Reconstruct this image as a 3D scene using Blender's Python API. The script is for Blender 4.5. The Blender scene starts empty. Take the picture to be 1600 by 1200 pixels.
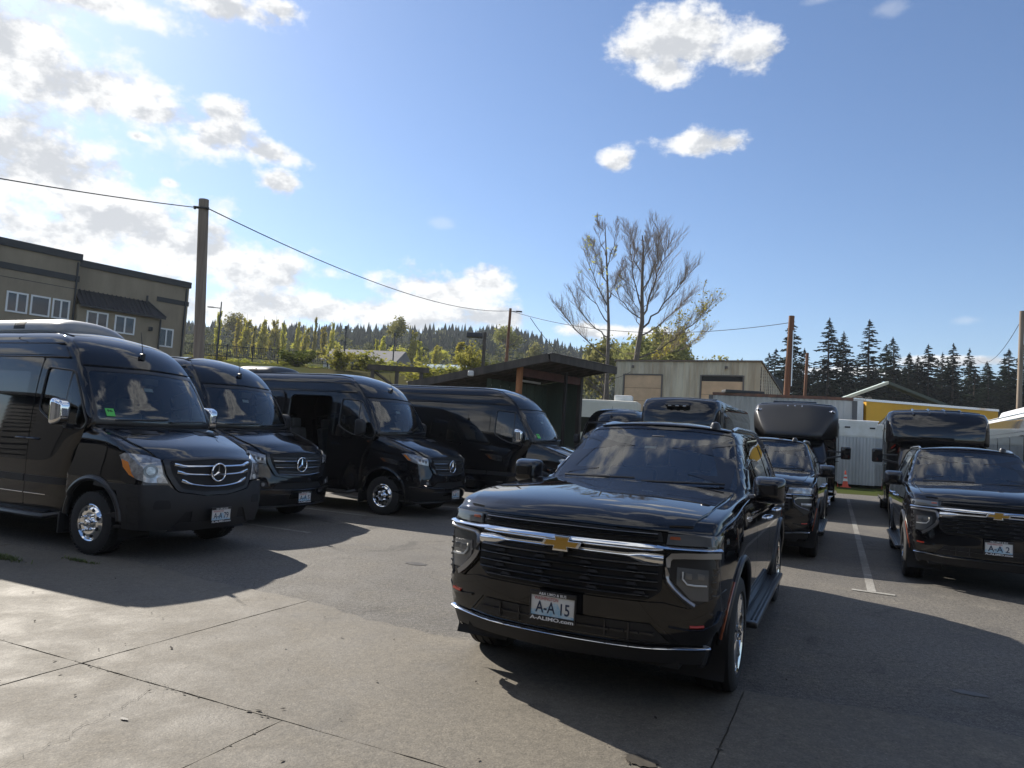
import bpy, bmesh, math, random
from math import sin, cos, pi, radians, atan2, sqrt, hypot
from mathutils import Vector, Matrix
from mathutils.bvhtree import BVHTree
from mathutils.geometry import delaunay_2d_cdt, interpolate_bezier
from mathutils.interpolate import poly_3d_calc

SC = bpy.context.scene
COL = SC.collection

# ------------------------------------------------------------------ camera
CAM_H = 1.737
cam_d = bpy.data.cameras.new('camera')
cam = bpy.data.objects.new('camera', cam_d)
COL.objects.link(cam)
pt, rl = radians(-3.843), radians(3.425)
fw = Vector((0, cos(pt), -sin(pt))); up0 = Vector((0, sin(pt), cos(pt))); rt0 = Vector((1, 0, 0))
rt = rt0 * cos(rl) + up0 * sin(rl); up = -rt0 * sin(rl) + up0 * cos(rl)
M = Matrix((rt, up, -fw)).transposed().to_4x4()
M.translation = (0, 0, CAM_H)
cam.matrix_world = M
cam_d.sensor_fit = 'HORIZONTAL'; cam_d.sensor_width = 36.0
cam_d.lens = 1128.3 / 1600 * 36
cam_d.clip_start = 0.05; cam_d.clip_end = 6000
SC.camera = cam

# ------------------------------------------------------------------ exposure, sun, sky
SC.view_settings.view_transform = 'Standard'
SC.view_settings.look = 'None'
SC.view_settings.gamma = 1.0
SC.view_settings.use_curve_mapping = False
SC.view_settings.exposure = 0.78
SUN_EL, SUN_AZ = radians(33.5), radians(-42.0)      # azimuth from +Y towards +X
sun_d = bpy.data.lights.new('sun', 'SUN')
sun_d.energy = 5.0; sun_d.angle = radians(0.53); sun_d.color = (1.0, 0.93, 0.82)
sun = bpy.data.objects.new('sun', sun_d); COL.objects.link(sun)
sdir = Vector((sin(SUN_AZ) * cos(SUN_EL), cos(SUN_AZ) * cos(SUN_EL), sin(SUN_EL)))
sun.rotation_euler = sdir.to_track_quat('Z', 'Y').to_euler()
sun.location = (0, 0, 60)

# node helpers ------------------------------------------------------
class NT:
    def __init__(s, tree): s.t = tree
    def new(s, typ, **kw):
        n = s.t.nodes.new(typ)
        for k, v in kw.items(): setattr(n, k, v)
        return n
    def link(s, a, b): s.t.links.new(a, b)
    def put(s, sock, v):
        if v is None: return
        if isinstance(v, bpy.types.NodeSocket): s.link(v, sock)
        else:
            if isinstance(v, (tuple, list)) and len(v) == 3 and sock.type == 'RGBA': v = (*v, 1)
            sock.default_value = v
    def math(s, op, a, b=None, c=None, clamp=False):
        n = s.new('ShaderNodeMath', operation=op); n.use_clamp = clamp
        s.put(n.inputs[0], a); s.put(n.inputs[1], b); s.put(n.inputs[2], c)
        return n.outputs[0]
    def vmath(s, op, a, b=None):
        n = s.new('ShaderNodeVectorMath', operation=op)
        s.put(n.inputs[0], a); s.put(n.inputs[1], b)
        return n.outputs['Value'] if op in ('LENGTH', 'DOT_PRODUCT', 'DISTANCE') else n.outputs['Vector']
    def mapr(s, v, a, b, c=0.0, d=1.0, smooth=False):
        n = s.new('ShaderNodeMapRange'); n.interpolation_type = 'SMOOTHSTEP' if smooth else 'LINEAR'
        s.put(n.inputs[0], v); s.put(n.inputs[1], a); s.put(n.inputs[2], b); s.put(n.inputs[3], c); s.put(n.inputs[4], d)
        return n.outputs[0]
    def noise(s, vec, scale, detail=4, rough=.55, dist=0.0):
        n = s.new('ShaderNodeTexNoise'); s.put(n.inputs['Vector'], vec)
        n.inputs['Scale'].default_value = scale; n.inputs['Detail'].default_value = detail
        n.inputs['Roughness'].default_value = rough; n.inputs['Distortion'].default_value = dist
        return n.outputs['Fac']
    def mix(s, f, a, b, mode='MIX'):
        n = s.new('ShaderNodeMix', data_type='RGBA'); n.blend_type = mode
        s.put(n.inputs[0], f); s.put(n.inputs[6], a); s.put(n.inputs[7], b)
        return n.outputs[2]

world = bpy.data.worlds.new('World'); SC.world = world; world.use_nodes = True
wt = world.node_tree; wt.nodes.clear(); W = NT(wt)
sky = W.new('ShaderNodeTexSky', sky_type='NISHITA')
sky.sun_disc = False; sky.sun_elevation = SUN_EL; sky.sun_rotation = SUN_AZ
sky.air_density = 1.0; sky.dust_density = 0.42; sky.ozone_density = 1.6; sky.altitude = 60
tc = W.new('ShaderNodeTexCoord')
dvec = W.vmath('NORMALIZE', tc.outputs['Generated'])
sp = W.new('ShaderNodeSeparateXYZ'); W.link(dvec, sp.inputs[0])
az = W.math('ARCTAN2', sp.outputs[0], sp.outputs[1]); el = W.math('ARCSINE', sp.outputs[2])
cb = W.new('ShaderNodeCombineXYZ'); W.link(az, cb.inputs[0]); W.link(el, cb.inputs[1])
CLOUDS = [(-0.64, 0.385, 0.125, 0.052), (-0.565, 0.366, 0.10, 0.038), (-0.495, 0.357, 0.06, 0.018), (-0.574, 0.458, 0.103, 0.018),
 (-0.434, 0.492, 0.1, 0.018), (-0.356, 0.503, 0.04, 0.011), (-0.413, 0.348, 0.06, 0.028), (-0.353, 0.338, 0.05, 0.014), (-0.412, 0.374, 0.032, 0.018),
 (-0.337, 0.304, 0.026, 0.018), (-0.504, 0.327, 0.014, 0.006), (-0.607, 0.262, 0.115, 0.068), (-0.526, 0.231, 0.115, 0.052),
 (-0.438, 0.204, 0.105, 0.045), (-0.344, 0.189, 0.085, 0.032), (-0.64, 0.295, 0.055, 0.03), (-0.596, 0.200, 0.09, 0.03), (-0.463, 0.281, 0.013, 0.006),
 (-0.284, 0.150, 0.16, 0.024), (-0.097, 0.185, 0.085, 0.034), (-0.045, 0.206, 0.045, 0.026), (-0.183, 0.150, 0.17, 0.022),
 (-0.379, 0.135, 0.104, 0.023), (-0.024, 0.158, 0.06, 0.018), (0.128, 0.146, 0.095, 0.010), (0.543, 0.115, 0.069, 0.006), (0.44, 0.102, 0.084, 0.006),
 (0.214, 0.514, 0.085, 0.037), (0.194, 0.478, 0.037, 0.018), (0.30, 0.497, 0.042, 0.028), (0.146, 0.503, 0.038, 0.018),
 (0.234, 0.391, 0.05, 0.016), (0.28, 0.392, 0.026, 0.013), (0.127, 0.372, 0.024, 0.015)]
WISPS = [(-0.112, 0.278, 0.02, 0.008), (0.469, 0.519, 0.022, 0.010), (0.388, 0.541, 0.026, 0.007), (0.562, 0.163, 0.018, 0.006), (-0.47, 0.33, 0.03, 0.015)]
def blob_field(lst):
    cur = None
    for a, e, ra, re in lst:
        v = W.vmath('MULTIPLY', W.vmath('SUBTRACT', cb.outputs[0], (a, e, 0)), (1 / ra, 1 / re, 0))
        f = W.math('SUBTRACT', 1.0, W.vmath('LENGTH', v))
        cur = f if cur is None else W.math('SMOOTH_MAX', cur, f, 0.35)
    return cur
field = blob_field(CLOUDS)
wisp = blob_field(WISPS)
n_big = W.noise(W.vmath('MULTIPLY', dvec, (1, 1, 1.5)), 17, 8, .63)
REST_OFF = (3.1, 1.7, .4)
# the rest of the sky (beside and behind the camera, and high overhead): the same broken cumulus
soff = W.vmath('ADD', W.vmath('MULTIPLY', dvec, (1, 1, 2.2)), REST_OFF)
n_rest = W.noise(soff, 2.6, 1, .5)
outside = W.math('MAXIMUM', W.mapr(W.math('ABSOLUTE', az), .80, 1.15, 0, 1, True), W.mapr(el, .66, .9, 0, 1, True))
rest = W.math('ADD', W.math('MULTIPLY', W.math('SUBTRACT', n_rest, .535), 8.0), W.math('MULTIPLY', W.math('SUBTRACT', outside, 1.0), 9.0))
allf = W.math('MAXIMUM', W.math('MAXIMUM', field, -1.4), rest)
edge = W.math('ADD', allf, W.math('MULTIPLY', W.math('SUBTRACT', n_big, .5), 3.0))
dens = W.mapr(edge, -.22, .52, 0, 1, True)
# thick middles of the clouds are grey (the sun is behind them), thin rims are white
SUNOFF = (-.010, .004, .020)      # towards the sun: billows darken where there is more cloud sunward of them
n_core = W.noise(W.vmath('MULTIPLY', W.vmath('ADD', dvec, SUNOFF), (1, 1, 1.5)), 17, 5, .60)
thick = W.math('ADD', W.math('MULTIPLY', allf, .62), W.math('ADD', W.math('MULTIPLY', W.math('SUBTRACT', n_core, n_big), 4.2), W.math('MULTIPLY', W.math('SUBTRACT', n_core, .5), 1.6)))
core = W.mapr(thick, -.15, 1.0, 0, 1, True)
cloud_col = W.mix(core, (.85, .855, .855), (.53, .55, .585))
wdens = W.math('MULTIPLY', W.mapr(W.math('ADD', wisp, W.math('MULTIPLY', W.math('SUBTRACT', n_big, .5), 2.8)), -.2, .9, 0, 1, True), .22)
skyc = W.vmath('MULTIPLY', sky.outputs[0], (.098 * .90, .098 * 1.03, .098 * 1.22))
hz = W.mapr(el, 0.0, .20, .24, 0, True)
skyc = W.mix(hz, skyc, (.50, .65, .80))
skyc = W.mix(W.math('MAXIMUM', dens, wdens), skyc, cloud_col)
bg = W.new('ShaderNodeBackground'); W.link(skyc, bg.inputs[0]); bg.inputs[1].default_value = .705
wo = W.new('ShaderNodeOutputWorld'); W.link(bg.outputs[0], wo.inputs[0])

# ------------------------------------------------------------------ materials
MATS = {}
def mat(name, color, rough=.6, metal=0.0, coat=0.0, coat_rough=.03, spec=.5, var=0.0, vscale=3.0, bump=0.0, bscale=30.0,
        color2=None, rvar=0.0, stretch=None, emit=None):
    m = bpy.data.materials.new(name); m.use_nodes = True
    t = NT(m.node_tree); b = m.node_tree.nodes['Principled BSDF']
    b.inputs['Roughness'].default_value = rough; b.inputs['Metallic'].default_value = metal
    b.inputs['Coat Weight'].default_value = coat; b.inputs['Coat Roughness'].default_value = coat_rough
    b.inputs['Specular IOR Level'].default_value = spec
    b.inputs['Base Color'].default_value = (*color, 1)
    if var or bump or rvar:
        tcn = t.new('ShaderNodeTexCoord'); vec = tcn.outputs['Object']
        if stretch: vec = t.vmath('MULTIPLY', vec, stretch)
    if var:
        n = t.noise(vec, vscale, 6, .62)
        f = t.mapr(n, .5 - .22, .5 + .22, 0, 1, True)
        c2 = color2 or tuple(c * (1 - var) for c in color)
        t.link(t.mix(f, (*c2, 1), (*color, 1)), b.inputs['Base Color'])
    if rvar:
        n = t.noise(vec, vscale * 1.7, 5, .6)
        t.link(t.mapr(n, .3, .7, max(rough - rvar, .02), min(rough + rvar, 1)), b.inputs['Roughness'])
    if bump:
        n = t.noise(vec, bscale, 5, .6)
        bn = t.new('ShaderNodeBump'); bn.inputs['Strength'].default_value = bump; bn.inputs['Distance'].default_value = .02
        t.link(n, bn.inputs['Height']); t.link(bn.outputs[0], b.inputs['Normal'])
    MATS[name] = m
    return m
def paint(name, color, dust=.10):
    # gloss clear coat with a thin film of road dust
    m = mat(name, color, .6, coat=1.0, coat_rough=.012, spec=0.0)
    t = NT(m.node_tree); b = m.node_tree.nodes['Principled BSDF']; b.inputs['Coat IOR'].default_value = 1.62
    tcn = t.new('ShaderNodeTexCoord')
    n = t.noise(tcn.outputs['Object'], 2.3, 7, .65); n2 = t.noise(tcn.outputs['Object'], 85, 3, .6)
    f = t.math('MULTIPLY', t.mapr(n, .38, .72, 0, 1, True), t.mapr(n2, .35, .7, .3, 1))
    t.link(t.mix(t.math('MULTIPLY', f, dust), (*color, 1), (.16, .145, .12, 1)), b.inputs['Base Color'])
    t.link(t.mapr(f, 0, 1, .01, .05), b.inputs['Coat Roughness'])
    return m
def glass(name, tint, body=(0, 0, 0)):
    m = bpy.data.materials.new(name); m.use_nodes = True
    t = NT(m.node_tree); m.node_tree.nodes.clear()
    fr = t.new('ShaderNodeFresnel'); fr.inputs[0].default_value = 1.85   # two faces of the pane reflect
    tr = t.new('ShaderNodeBsdfTransparent'); tr.inputs[0].default_value = (*tint, 1)
    gl = t.new('ShaderNodeBsdfGlossy'); gl.inputs[0].default_value = (1, 1, 1, 1); gl.inputs[1].default_value = .008
    mx = t.new('ShaderNodeMixShader'); t.link(fr.outputs[0], mx.inputs[0]); t.link(tr.outputs[0], mx.inputs[1]); t.link(gl.outputs[0], mx.inputs[2])
    o = t.new('ShaderNodeOutputMaterial'); t.link(mx.outputs[0], o.inputs[0])
    MATS[name] = m
    return m
BLACK = paint('black_paint', (.004, .004, .0055), .045)
SATIN = mat('satin_black', (.012, .012, .014), .38, coat=.3, coat_rough=.2)
GLOSSBAR = mat('gloss_black', (.012, .012, .013), .22, coat=.8, coat_rough=.06)
PLASTIC = mat('dark_plastic', (.014, .014, .016), .55, bump=.1, bscale=300, var=.3, vscale=4)
DEEP = mat('recess_black', (.006, .006, .007), .7)
CHROME = mat('chrome', (.86, .87, .88), .06, metal=1.0, rvar=.03, vscale=5)
SILVER = mat('silver_trim', (.55, .56, .58), .22, metal=1.0)
GOLD = mat('gold_emblem', (.50, .29, .05), .32, metal=.55, coat=.6)
TYRE = mat('tyre_rubber', (.016, .016, .017), .75, var=.4, vscale=9, bump=.25, bscale=60)
PRIVACY = mat('privacy_glass', (.004, .0045, .005), .04, spec=.62, coat=.5, coat_rough=.0)
WSGLASS = glass('windscreen_glass', (.72, .80, .78))
SIDEGLASS = glass('tinted_glass', (.16, .18, .18))
LENS = mat('lamp_lens', (.09, .095, .10), .06, coat=1.0, coat_rough=.0)
LENSCLEAR = mat('clear_lamp_lens', (.52, .53, .54), .10, coat=1.0, coat_rough=.0, var=.65, vscale=16, metal=.45)
AMBER = mat('amber_lens', (.72, .22, .02), .14, coat=1.0)
DULLAMBER = mat('smoked_amber_lens', (.30, .075, .03), .14, coat=1.0)
BRACKET = mat('grey_lamp_bracket', (.30, .30, .31), .28, metal=.9)
RED = mat('red_reflector', (.50, .05, .03), .2, coat=.8)
CABIN = mat('cabin_trim', (.065, .066, .068), .8, var=.3)
SEAT = mat('seat_leather', (.085, .085, .088), .5, var=.3, vscale=5)
WHITEP = mat('white_panel', (.74, .75, .74), .45, var=.18, vscale=1.2, color2=(.58, .57, .52), coat=.2, coat_rough=.2)
PLATE = None

# ------------------------------------------------------------------ object helpers
def tag(o, label=None, cat=None, group=None, kind=None):
    if label: o['label'] = label
    if cat: o['category'] = cat
    if group: o['group'] = group
    if kind: o['kind'] = kind
    return o
def empty(name, loc=(0, 0, 0), rz=0.0, label=None, cat=None, group=None):
    o = bpy.data.objects.new(name, None); COL.objects.link(o)
    o.location = loc; o.rotation_euler = (0, 0, rz); o.empty_display_size = .2
    return tag(o, label, cat, group)
def link_mesh(name, me, m, parent=None):
    o = bpy.data.objects.new(name, me); COL.objects.link(o)
    if m is not None:
        for x in (m if isinstance(m, (list, tuple)) else [m]): me.materials.append(x)
    if parent: o.parent = parent
    return o
class MB:
    def __init__(s): s.v = []; s.f = []; s.mi = []; s.cur = 0
    def add(s, vs, fs):
        n = len(s.v); s.v += [tuple(p) for p in vs]; s.f += [tuple(i + n for i in f) for f in fs]; s.mi += [s.cur] * len(fs)
        return s
    def quad(s, a, b, c, d): return s.add([a, b, c, d], [(0, 1, 2, 3)])
    def box(s, c, d, rot=None, taper=1.0):
        x, y, z = d[0] / 2, d[1] / 2, d[2] / 2
        vs = [Vector((sx * x * (taper if sz > 0 else 1), sy * y * (taper if sz > 0 else 1), sz * z)) for sz in (-1, 1) for sy in (-1, 1) for sx in (-1, 1)]
        if rot is not None: vs = [rot @ p for p in vs]
        c = Vector(c)
        return s.add([p + c for p in vs], [(0, 2, 3, 1), (4, 5, 7, 6), (0, 1, 5, 4), (2, 6, 7, 3), (0, 4, 6, 2), (1, 3, 7, 5)])
    def tube(s, pts, r, n=8, caps=True, closed=False):
        pts = [Vector(p) for p in pts]; rr = r if isinstance(r, (list, tuple)) else [r] * len(pts)
        rings = []; prev = None; L = len(pts)
        for i, p in enumerate(pts):
            if closed: d = pts[(i + 1) % L] - pts[i - 1]
            else: d = (pts[min(i + 1, L - 1)] - pts[max(i - 1, 0)])
            d.normalize()
            if prev is None:
                a = Vector((0, 0, 1)) if abs(d.z) < .9 else Vector((1, 0, 0)); u = d.cross(a).normalized()
            else:
                u = prev - d * prev.dot(d); u.normalize()
            prev = u; w = d.cross(u)
            rings.append([p + (u * cos(2 * pi * k / n) + w * sin(2 * pi * k / n)) * rr[i] for k in range(n)])
        vs = [p for ring in rings for p in ring]; fs = []
        for i in range(L if closed else L - 1):
            j = (i + 1) % L
            for k in range(n): fs.append((i * n + k, i * n + (k + 1) % n, j * n + (k + 1) % n, j * n + k))
        if caps and not closed: fs += [tuple(reversed(range(n))), tuple(range((L - 1) * n, L * n))]
        return s.add(vs, fs)
    def cyl(s, a, b, r0, r1=None, n=16): return s.tube([a, b], [r0, r0 if r1 is None else r1], n)
    def lathe(s, prof, o=(0, 0, 0), ax='x', n=32, sgn=1):
        # prof: (axial, radius)
        vs = []; fs = []; o = Vector(o)
        for a, r in prof:
            for k in range(n):
                t = 2 * pi * k / n; c_, s_ = r * cos(t), r * sin(t)
                vs.append(o + (Vector((a * sgn, c_, s_)) if ax == 'x' else Vector((c_, s_, a)) if ax == 'z' else Vector((c_, a * sgn, s_))))
        for i in range(len(prof) - 1):
            for k in range(n): fs.append((i * n + k, i * n + (k + 1) % n, (i + 1) * n + (k + 1) % n, (i + 1) * n + k))
        return s.add(vs, fs)
    def prism(s, poly, f0, f1):
        # poly 2D; f0,f1 map (u,v)->3D for the two faces
        n = len(poly)
        return s.add([f0(*p) for p in poly] + [f1(*p) for p in poly],
                     [tuple(range(n)), tuple(reversed(range(n, 2 * n)))] + [(i, i + n, (i + 1) % n + n, (i + 1) % n) for i in range(n)])
    def build(s, name, m, parent=None, smooth=True, ang=.6, bevel=0.0, seg=2, fix=True):
        me = bpy.data.meshes.new(name); me.from_pydata(s.v, [], s.f)
        if max(s.mi, default=0): me.polygons.foreach_set('material_index', s.mi)
        if bevel or fix:
            bm = bmesh.new(); bm.from_mesh(me)
            if fix: bmesh.ops.recalc_face_normals(bm, faces=bm.faces)
            if bevel:
                es = [e for e in bm.edges if len(e.link_faces) == 2 and e.calc_face_angle(0) > .5]
                bmesh.ops.bevel(bm, geom=es, offset=bevel, segments=seg, profile=.6, affect='EDGES', clamp_overlap=True)
            bm.to_mesh(me); bm.free()
        if smooth:
            me.polygons.foreach_set('use_smooth', [True] * len(me.polygons)); me.set_sharp_from_angle(angle=ang)
        me.update()
        return link_mesh(name, me, m, parent)
def copy_tree(o, parent=None):
    c = o.copy(); COL.objects.link(c); c.parent = parent
    for ch in list(o.children): copy_tree(ch, c)
    return c

# ------------------------------------------------------------------ smooth bodies and panels cut from them
class Body:
    def __init__(s, nx, ny, nz, fn, levels=2):
        idx = {}; vs = []; fs = []
        def vid(i, j, k):
            if (i, j, k) not in idx: idx[(i, j, k)] = len(vs); vs.append(fn(i, j, k))
            return idx[(i, j, k)]
        for j in range(ny):
            for k in range(nz):
                fs.append((vid(0, j, k), vid(0, j, k + 1), vid(0, j + 1, k + 1), vid(0, j + 1, k)))
                fs.append((vid(nx, j, k), vid(nx, j + 1, k), vid(nx, j + 1, k + 1), vid(nx, j, k + 1)))
        for i in range(nx):
            for k in range(nz):
                fs.append((vid(i, 0, k), vid(i + 1, 0, k), vid(i + 1, 0, k + 1), vid(i, 0, k + 1)))
                fs.append((vid(i, ny, k), vid(i, ny, k + 1), vid(i + 1, ny, k + 1), vid(i + 1, ny, k)))
            for j in range(ny):
                fs.append((vid(i, j, 0), vid(i, j + 1, 0), vid(i + 1, j + 1, 0), vid(i + 1, j, 0)))
                fs.append((vid(i, j, nz), vid(i + 1, j, nz), vid(i + 1, j + 1, nz), vid(i, j + 1, nz)))
        me = bpy.data.meshes.new('tmp'); me.from_pydata(vs, [], fs)
        bm = bmesh.new(); bm.from_mesh(me); bmesh.ops.recalc_face_normals(bm, faces=bm.faces); bm.to_mesh(me); bm.free()
        ob = bpy.data.objects.new('tmp', me); COL.objects.link(ob)
        md = ob.modifiers.new('s', 'SUBSURF'); md.levels = levels; md.render_levels = levels
        dg = bpy.context.evaluated_depsgraph_get(); dg.update()
        ev = ob.evaluated_get(dg); m2 = bpy.data.meshes.new_from_object(ev)
        s.v = [v.co.copy() for v in m2.vertices]; s.p = [tuple(p.vertices) for p in m2.polygons]
        s.n = [n.vector.copy() for n in m2.vertex_normals]
        bpy.data.objects.remove(ob); bpy.data.meshes.remove(me); bpy.data.meshes.remove(m2)
        s.tree = BVHTree.FromPolygons(s.v, s.p)
    def hit(s, o, d):
        loc, nor, i, dist = s.tree.ray_cast(o, d)
        if loc is None: return None
        return s._n(loc, i)
    def _n(s, loc, i):
        pv = s.p[i]; w = poly_3d_calc([s.v[k] for k in pv], loc)
        n = Vector((0, 0, 0))
        for k, x in zip(pv, w): n += s.n[k] * x
        return loc, n.normalized()
    def near(s, p):
        loc, nor, i, dist = s.tree.find_nearest(p); return s._n(loc, i)
def dens(poly, step):
    out = []
    for i, a in enumerate(poly):
        b = poly[(i + 1) % len(poly)]; L = hypot(b[0] - a[0], b[1] - a[1]); n = max(1, int(math.ceil(L / step)))
        out += [(a[0] + (b[0] - a[0]) * t / n, a[1] + (b[1] - a[1]) * t / n) for t in range(n)]
    return out
def rnd(poly, r, n=5):
    out = []; L = len(poly); rr = r if isinstance(r, (list, tuple)) else [r] * L
    for i in range(L):
        p = Vector(poly[i]); a = Vector(poly[i - 1]); b = Vector(poly[(i + 1) % L])
        la, lb = (a - p).length, (b - p).length; q = min(rr[i], la * .48, lb * .48)
        if q < 1e-4: out.append(tuple(p)); continue
        s0 = p + (a - p).normalized() * q; s1 = p + (b - p).normalized() * q
        for k in range(n + 1):
            t = k / n; out.append(tuple(s0 * (1 - t) ** 2 + p * 2 * t * (1 - t) + s1 * t * t))
    return out
def inside(p, poly):
    x, y = p; c = False; j = len(poly) - 1
    for i in range(len(poly)):
        xi, yi = poly[i]; xj, yj = poly[j]
        if (yi > y) != (yj > y) and x < (xj - xi) * (y - yi) / (yj - yi) + xi: c = not c
        j = i
    return c
AX = {'x': (Vector((0, 1, 0)), Vector((0, 0, 1)), Vector((-1, 0, 0))), 'y': (Vector((1, 0, 0)), Vector((0, 0, 1)), Vector((0, 1, 0))),
      'z': (Vector((1, 0, 0)), Vector((0, 1, 0)), Vector((0, 0, -1))), 'r': (Vector((1, 0, 0)), Vector((0, 0, 1)), Vector((0, -1, 0)))}
def panel(name, body, axis, outline, m, parent, holes=(), step=.07, off=0.0, thick=.014, side=1, near=None, sink=0.0):
    """a skin panel: its outline is drawn on a plane and dropped onto the body; edges turn in to make the shut lines"""
    if axis in AX:
        U, V, D = [x.copy() for x in AX[axis]]
        if axis == 'x' and side < 0: D = -D
        base = Vector((0, 0, 0))
    else:
        D = Vector(axis).normalized(); U = D.cross(Vector((0, 0, 1))).normalized(); V = U.cross(D).normalized(); base = Vector((0, 0, 0))
        outline = [(Vector(p).dot(U), Vector(p).dot(V)) for p in outline]
        holes = [[(Vector(p).dot(U), Vector(p).dot(V)) for p in h] for h in holes]
    loops = [dens(outline, step)] + [dens(h, step) for h in holes]
    vs = []; es = []
    for lp in loops:
        n0 = len(vs); vs += lp; es += [(n0 + i, n0 + (i + 1) % len(lp)) for i in range(len(lp))]
    nb = len(vs); bnd = list(vs)
    x0 = min(p[0] for p in vs); x1 = max(p[0] for p in vs); y0 = min(p[1] for p in vs); y1 = max(p[1] for p in vs)
    nx = int((x1 - x0) / step) + 1; ny = int((y1 - y0) / step) + 1
    for i in range(nx + 1):
        for j in range(ny + 1):
            p = (x0 + (i + .5 * (j % 2)) * step, y0 + j * step)
            if not inside(p, loops[0]) or any(inside(p, h) for h in loops[1:]): continue
            if min((p[0] - q[0]) ** 2 + (p[1] - q[1]) ** 2 for q in bnd) < (.45 * step) ** 2: continue
            vs.append(p)
    r = delaunay_2d_cdt([Vector(p) for p in vs], es, [], 0, 1e-5)
    V2, F = r[0], r[2]
    tri = []
    for f in F:
        c = (sum(V2[k][0] for k in f) / len(f), sum(V2[k][1] for k in f) / len(f))
        if inside(c, loops[0]) and not any(inside(c, h) for h in loops[1:]): tri.append(tuple(f))
    P = []; N = []
    for p in V2:
        o = base + U * p[0] + V * p[1] - D * 12
        h = body.hit(o, D)
        if h is None or (near and (h[0] - (base + U * p[0] + V * p[1])).length > 1e9):
            q = U * p[0] + V * p[1]
            if axis == 'x': q += Vector((side * .8, 0, 0))
            elif axis == 'z': q += Vector((0, 0, 1.5))
            elif axis == 'y': q += Vector((0, -.6, 0))
            elif axis == 'r': q += Vector((0, 4, 0))
            h = body.near(q)
        P.append(h[0] + h[1] * off); N.append(h[1])
    # orient and find the border
    ft = []
    for f in tri:
        n = (P[f[1]] - P[f[0]]).cross(P[f[2]] - P[f[0]])
        ft.append(f if n.dot(N[f[0]]) > 0 else tuple(reversed(f)))
    cnt = {}
    for f in ft:
        for i in range(len(f)):
            a, b = f[i], f[(i + 1) % len(f)]
            cnt[(a, b)] = cnt.get((a, b), 0) + 1
    border = [e for e in cnt if (e[1], e[0]) not in cnt]
    vs3 = list(P); ns = list(N); fs = list(ft)
    for a, b in border:
        na = (P[b] - P[a]).cross(N[a]); 
        if na.length < 1e-9: continue
        na.normalize(); k = len(vs3)
        r_ = min(.004, thick * .4)
        vs3 += [P[a], P[b], P[b] - N[b] * thick, P[a] - N[a] * thick]
        na2 = (na + N[a]).normalized() if thick > .008 else na
        ns += [na2, na2, na, na]
        fs.append((k + 3, k + 2, k + 1, k) if False else (k, k + 3, k + 2, k + 1))
    me = bpy.data.meshes.new(name); me.from_pydata([tuple(p) for p in vs3], [], fs)
    me.polygons.foreach_set('use_smooth', [True] * len(me.polygons))
    me.normals_split_custom_set_from_vertices([tuple(n) for n in ns])
    me.update()
    return link_mesh(name, me, m, parent)
def shell(name, bodies, m, parent, keep, inset=.012):
    mb = MB()
    for bi, b in enumerate(bodies):
        vs = [v - n * inset for v, n in zip(b.v, b.n)]
        fs = [f for f in b.p if keep(sum((b.v[k] for k in f), Vector()) / len(f), bi)]
        used = sorted({k for f in fs for k in f}); mp = {k: i for i, k in enumerate(used)}
        mb.add([vs[k] for k in used], [tuple(mp[k] for k in f) for f in fs])
    return mb.build(name, m, parent, ang=1.2, fix=False)
def interp(x, tab):
    if x <= tab[0][0]: return tab[0][1]
    for (a, b), (c, d) in zip(tab, tab[1:]):
        if x <= c: return b + (d - b) * (x - a) / (c - a)
    return tab[-1][1]
def sstep(x, a, b):
    t = min(1, max(0, (x - a) / (b - a))); return t * t * (3 - 2 * t)
def text_mesh(txt, width, height, bold=0.0):
    cu = bpy.data.curves.new('txt', 'FONT'); cu.body = txt; cu.align_x = 'CENTER'; cu.align_y = 'CENTER'; cu.size = 1; cu.offset = bold; cu.resolution_u = 3
    ob = bpy.data.objects.new('txt', cu); COL.objects.link(ob)
    dg = bpy.context.evaluated_depsgraph_get(); dg.update()
    me = bpy.data.meshes.new_from_object(ob.evaluated_get(dg))
    vs = [v.co.copy() for v in me.vertices]; fs = [tuple(p.vertices) for p in me.polygons]
    bpy.data.objects.remove(ob); bpy.data.curves.remove(cu); bpy.data.meshes.remove(me)
    x0 = min(v.x for v in vs); x1 = max(v.x for v in vs); y0 = min(v.y for v in vs); y1 = max(v.y for v in vs)
    return [((v.x - (x0 + x1) / 2) * width / (x1 - x0), (v.y - (y0 + y1) / 2) * height / (y1 - y0)) for v in vs], fs
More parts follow.
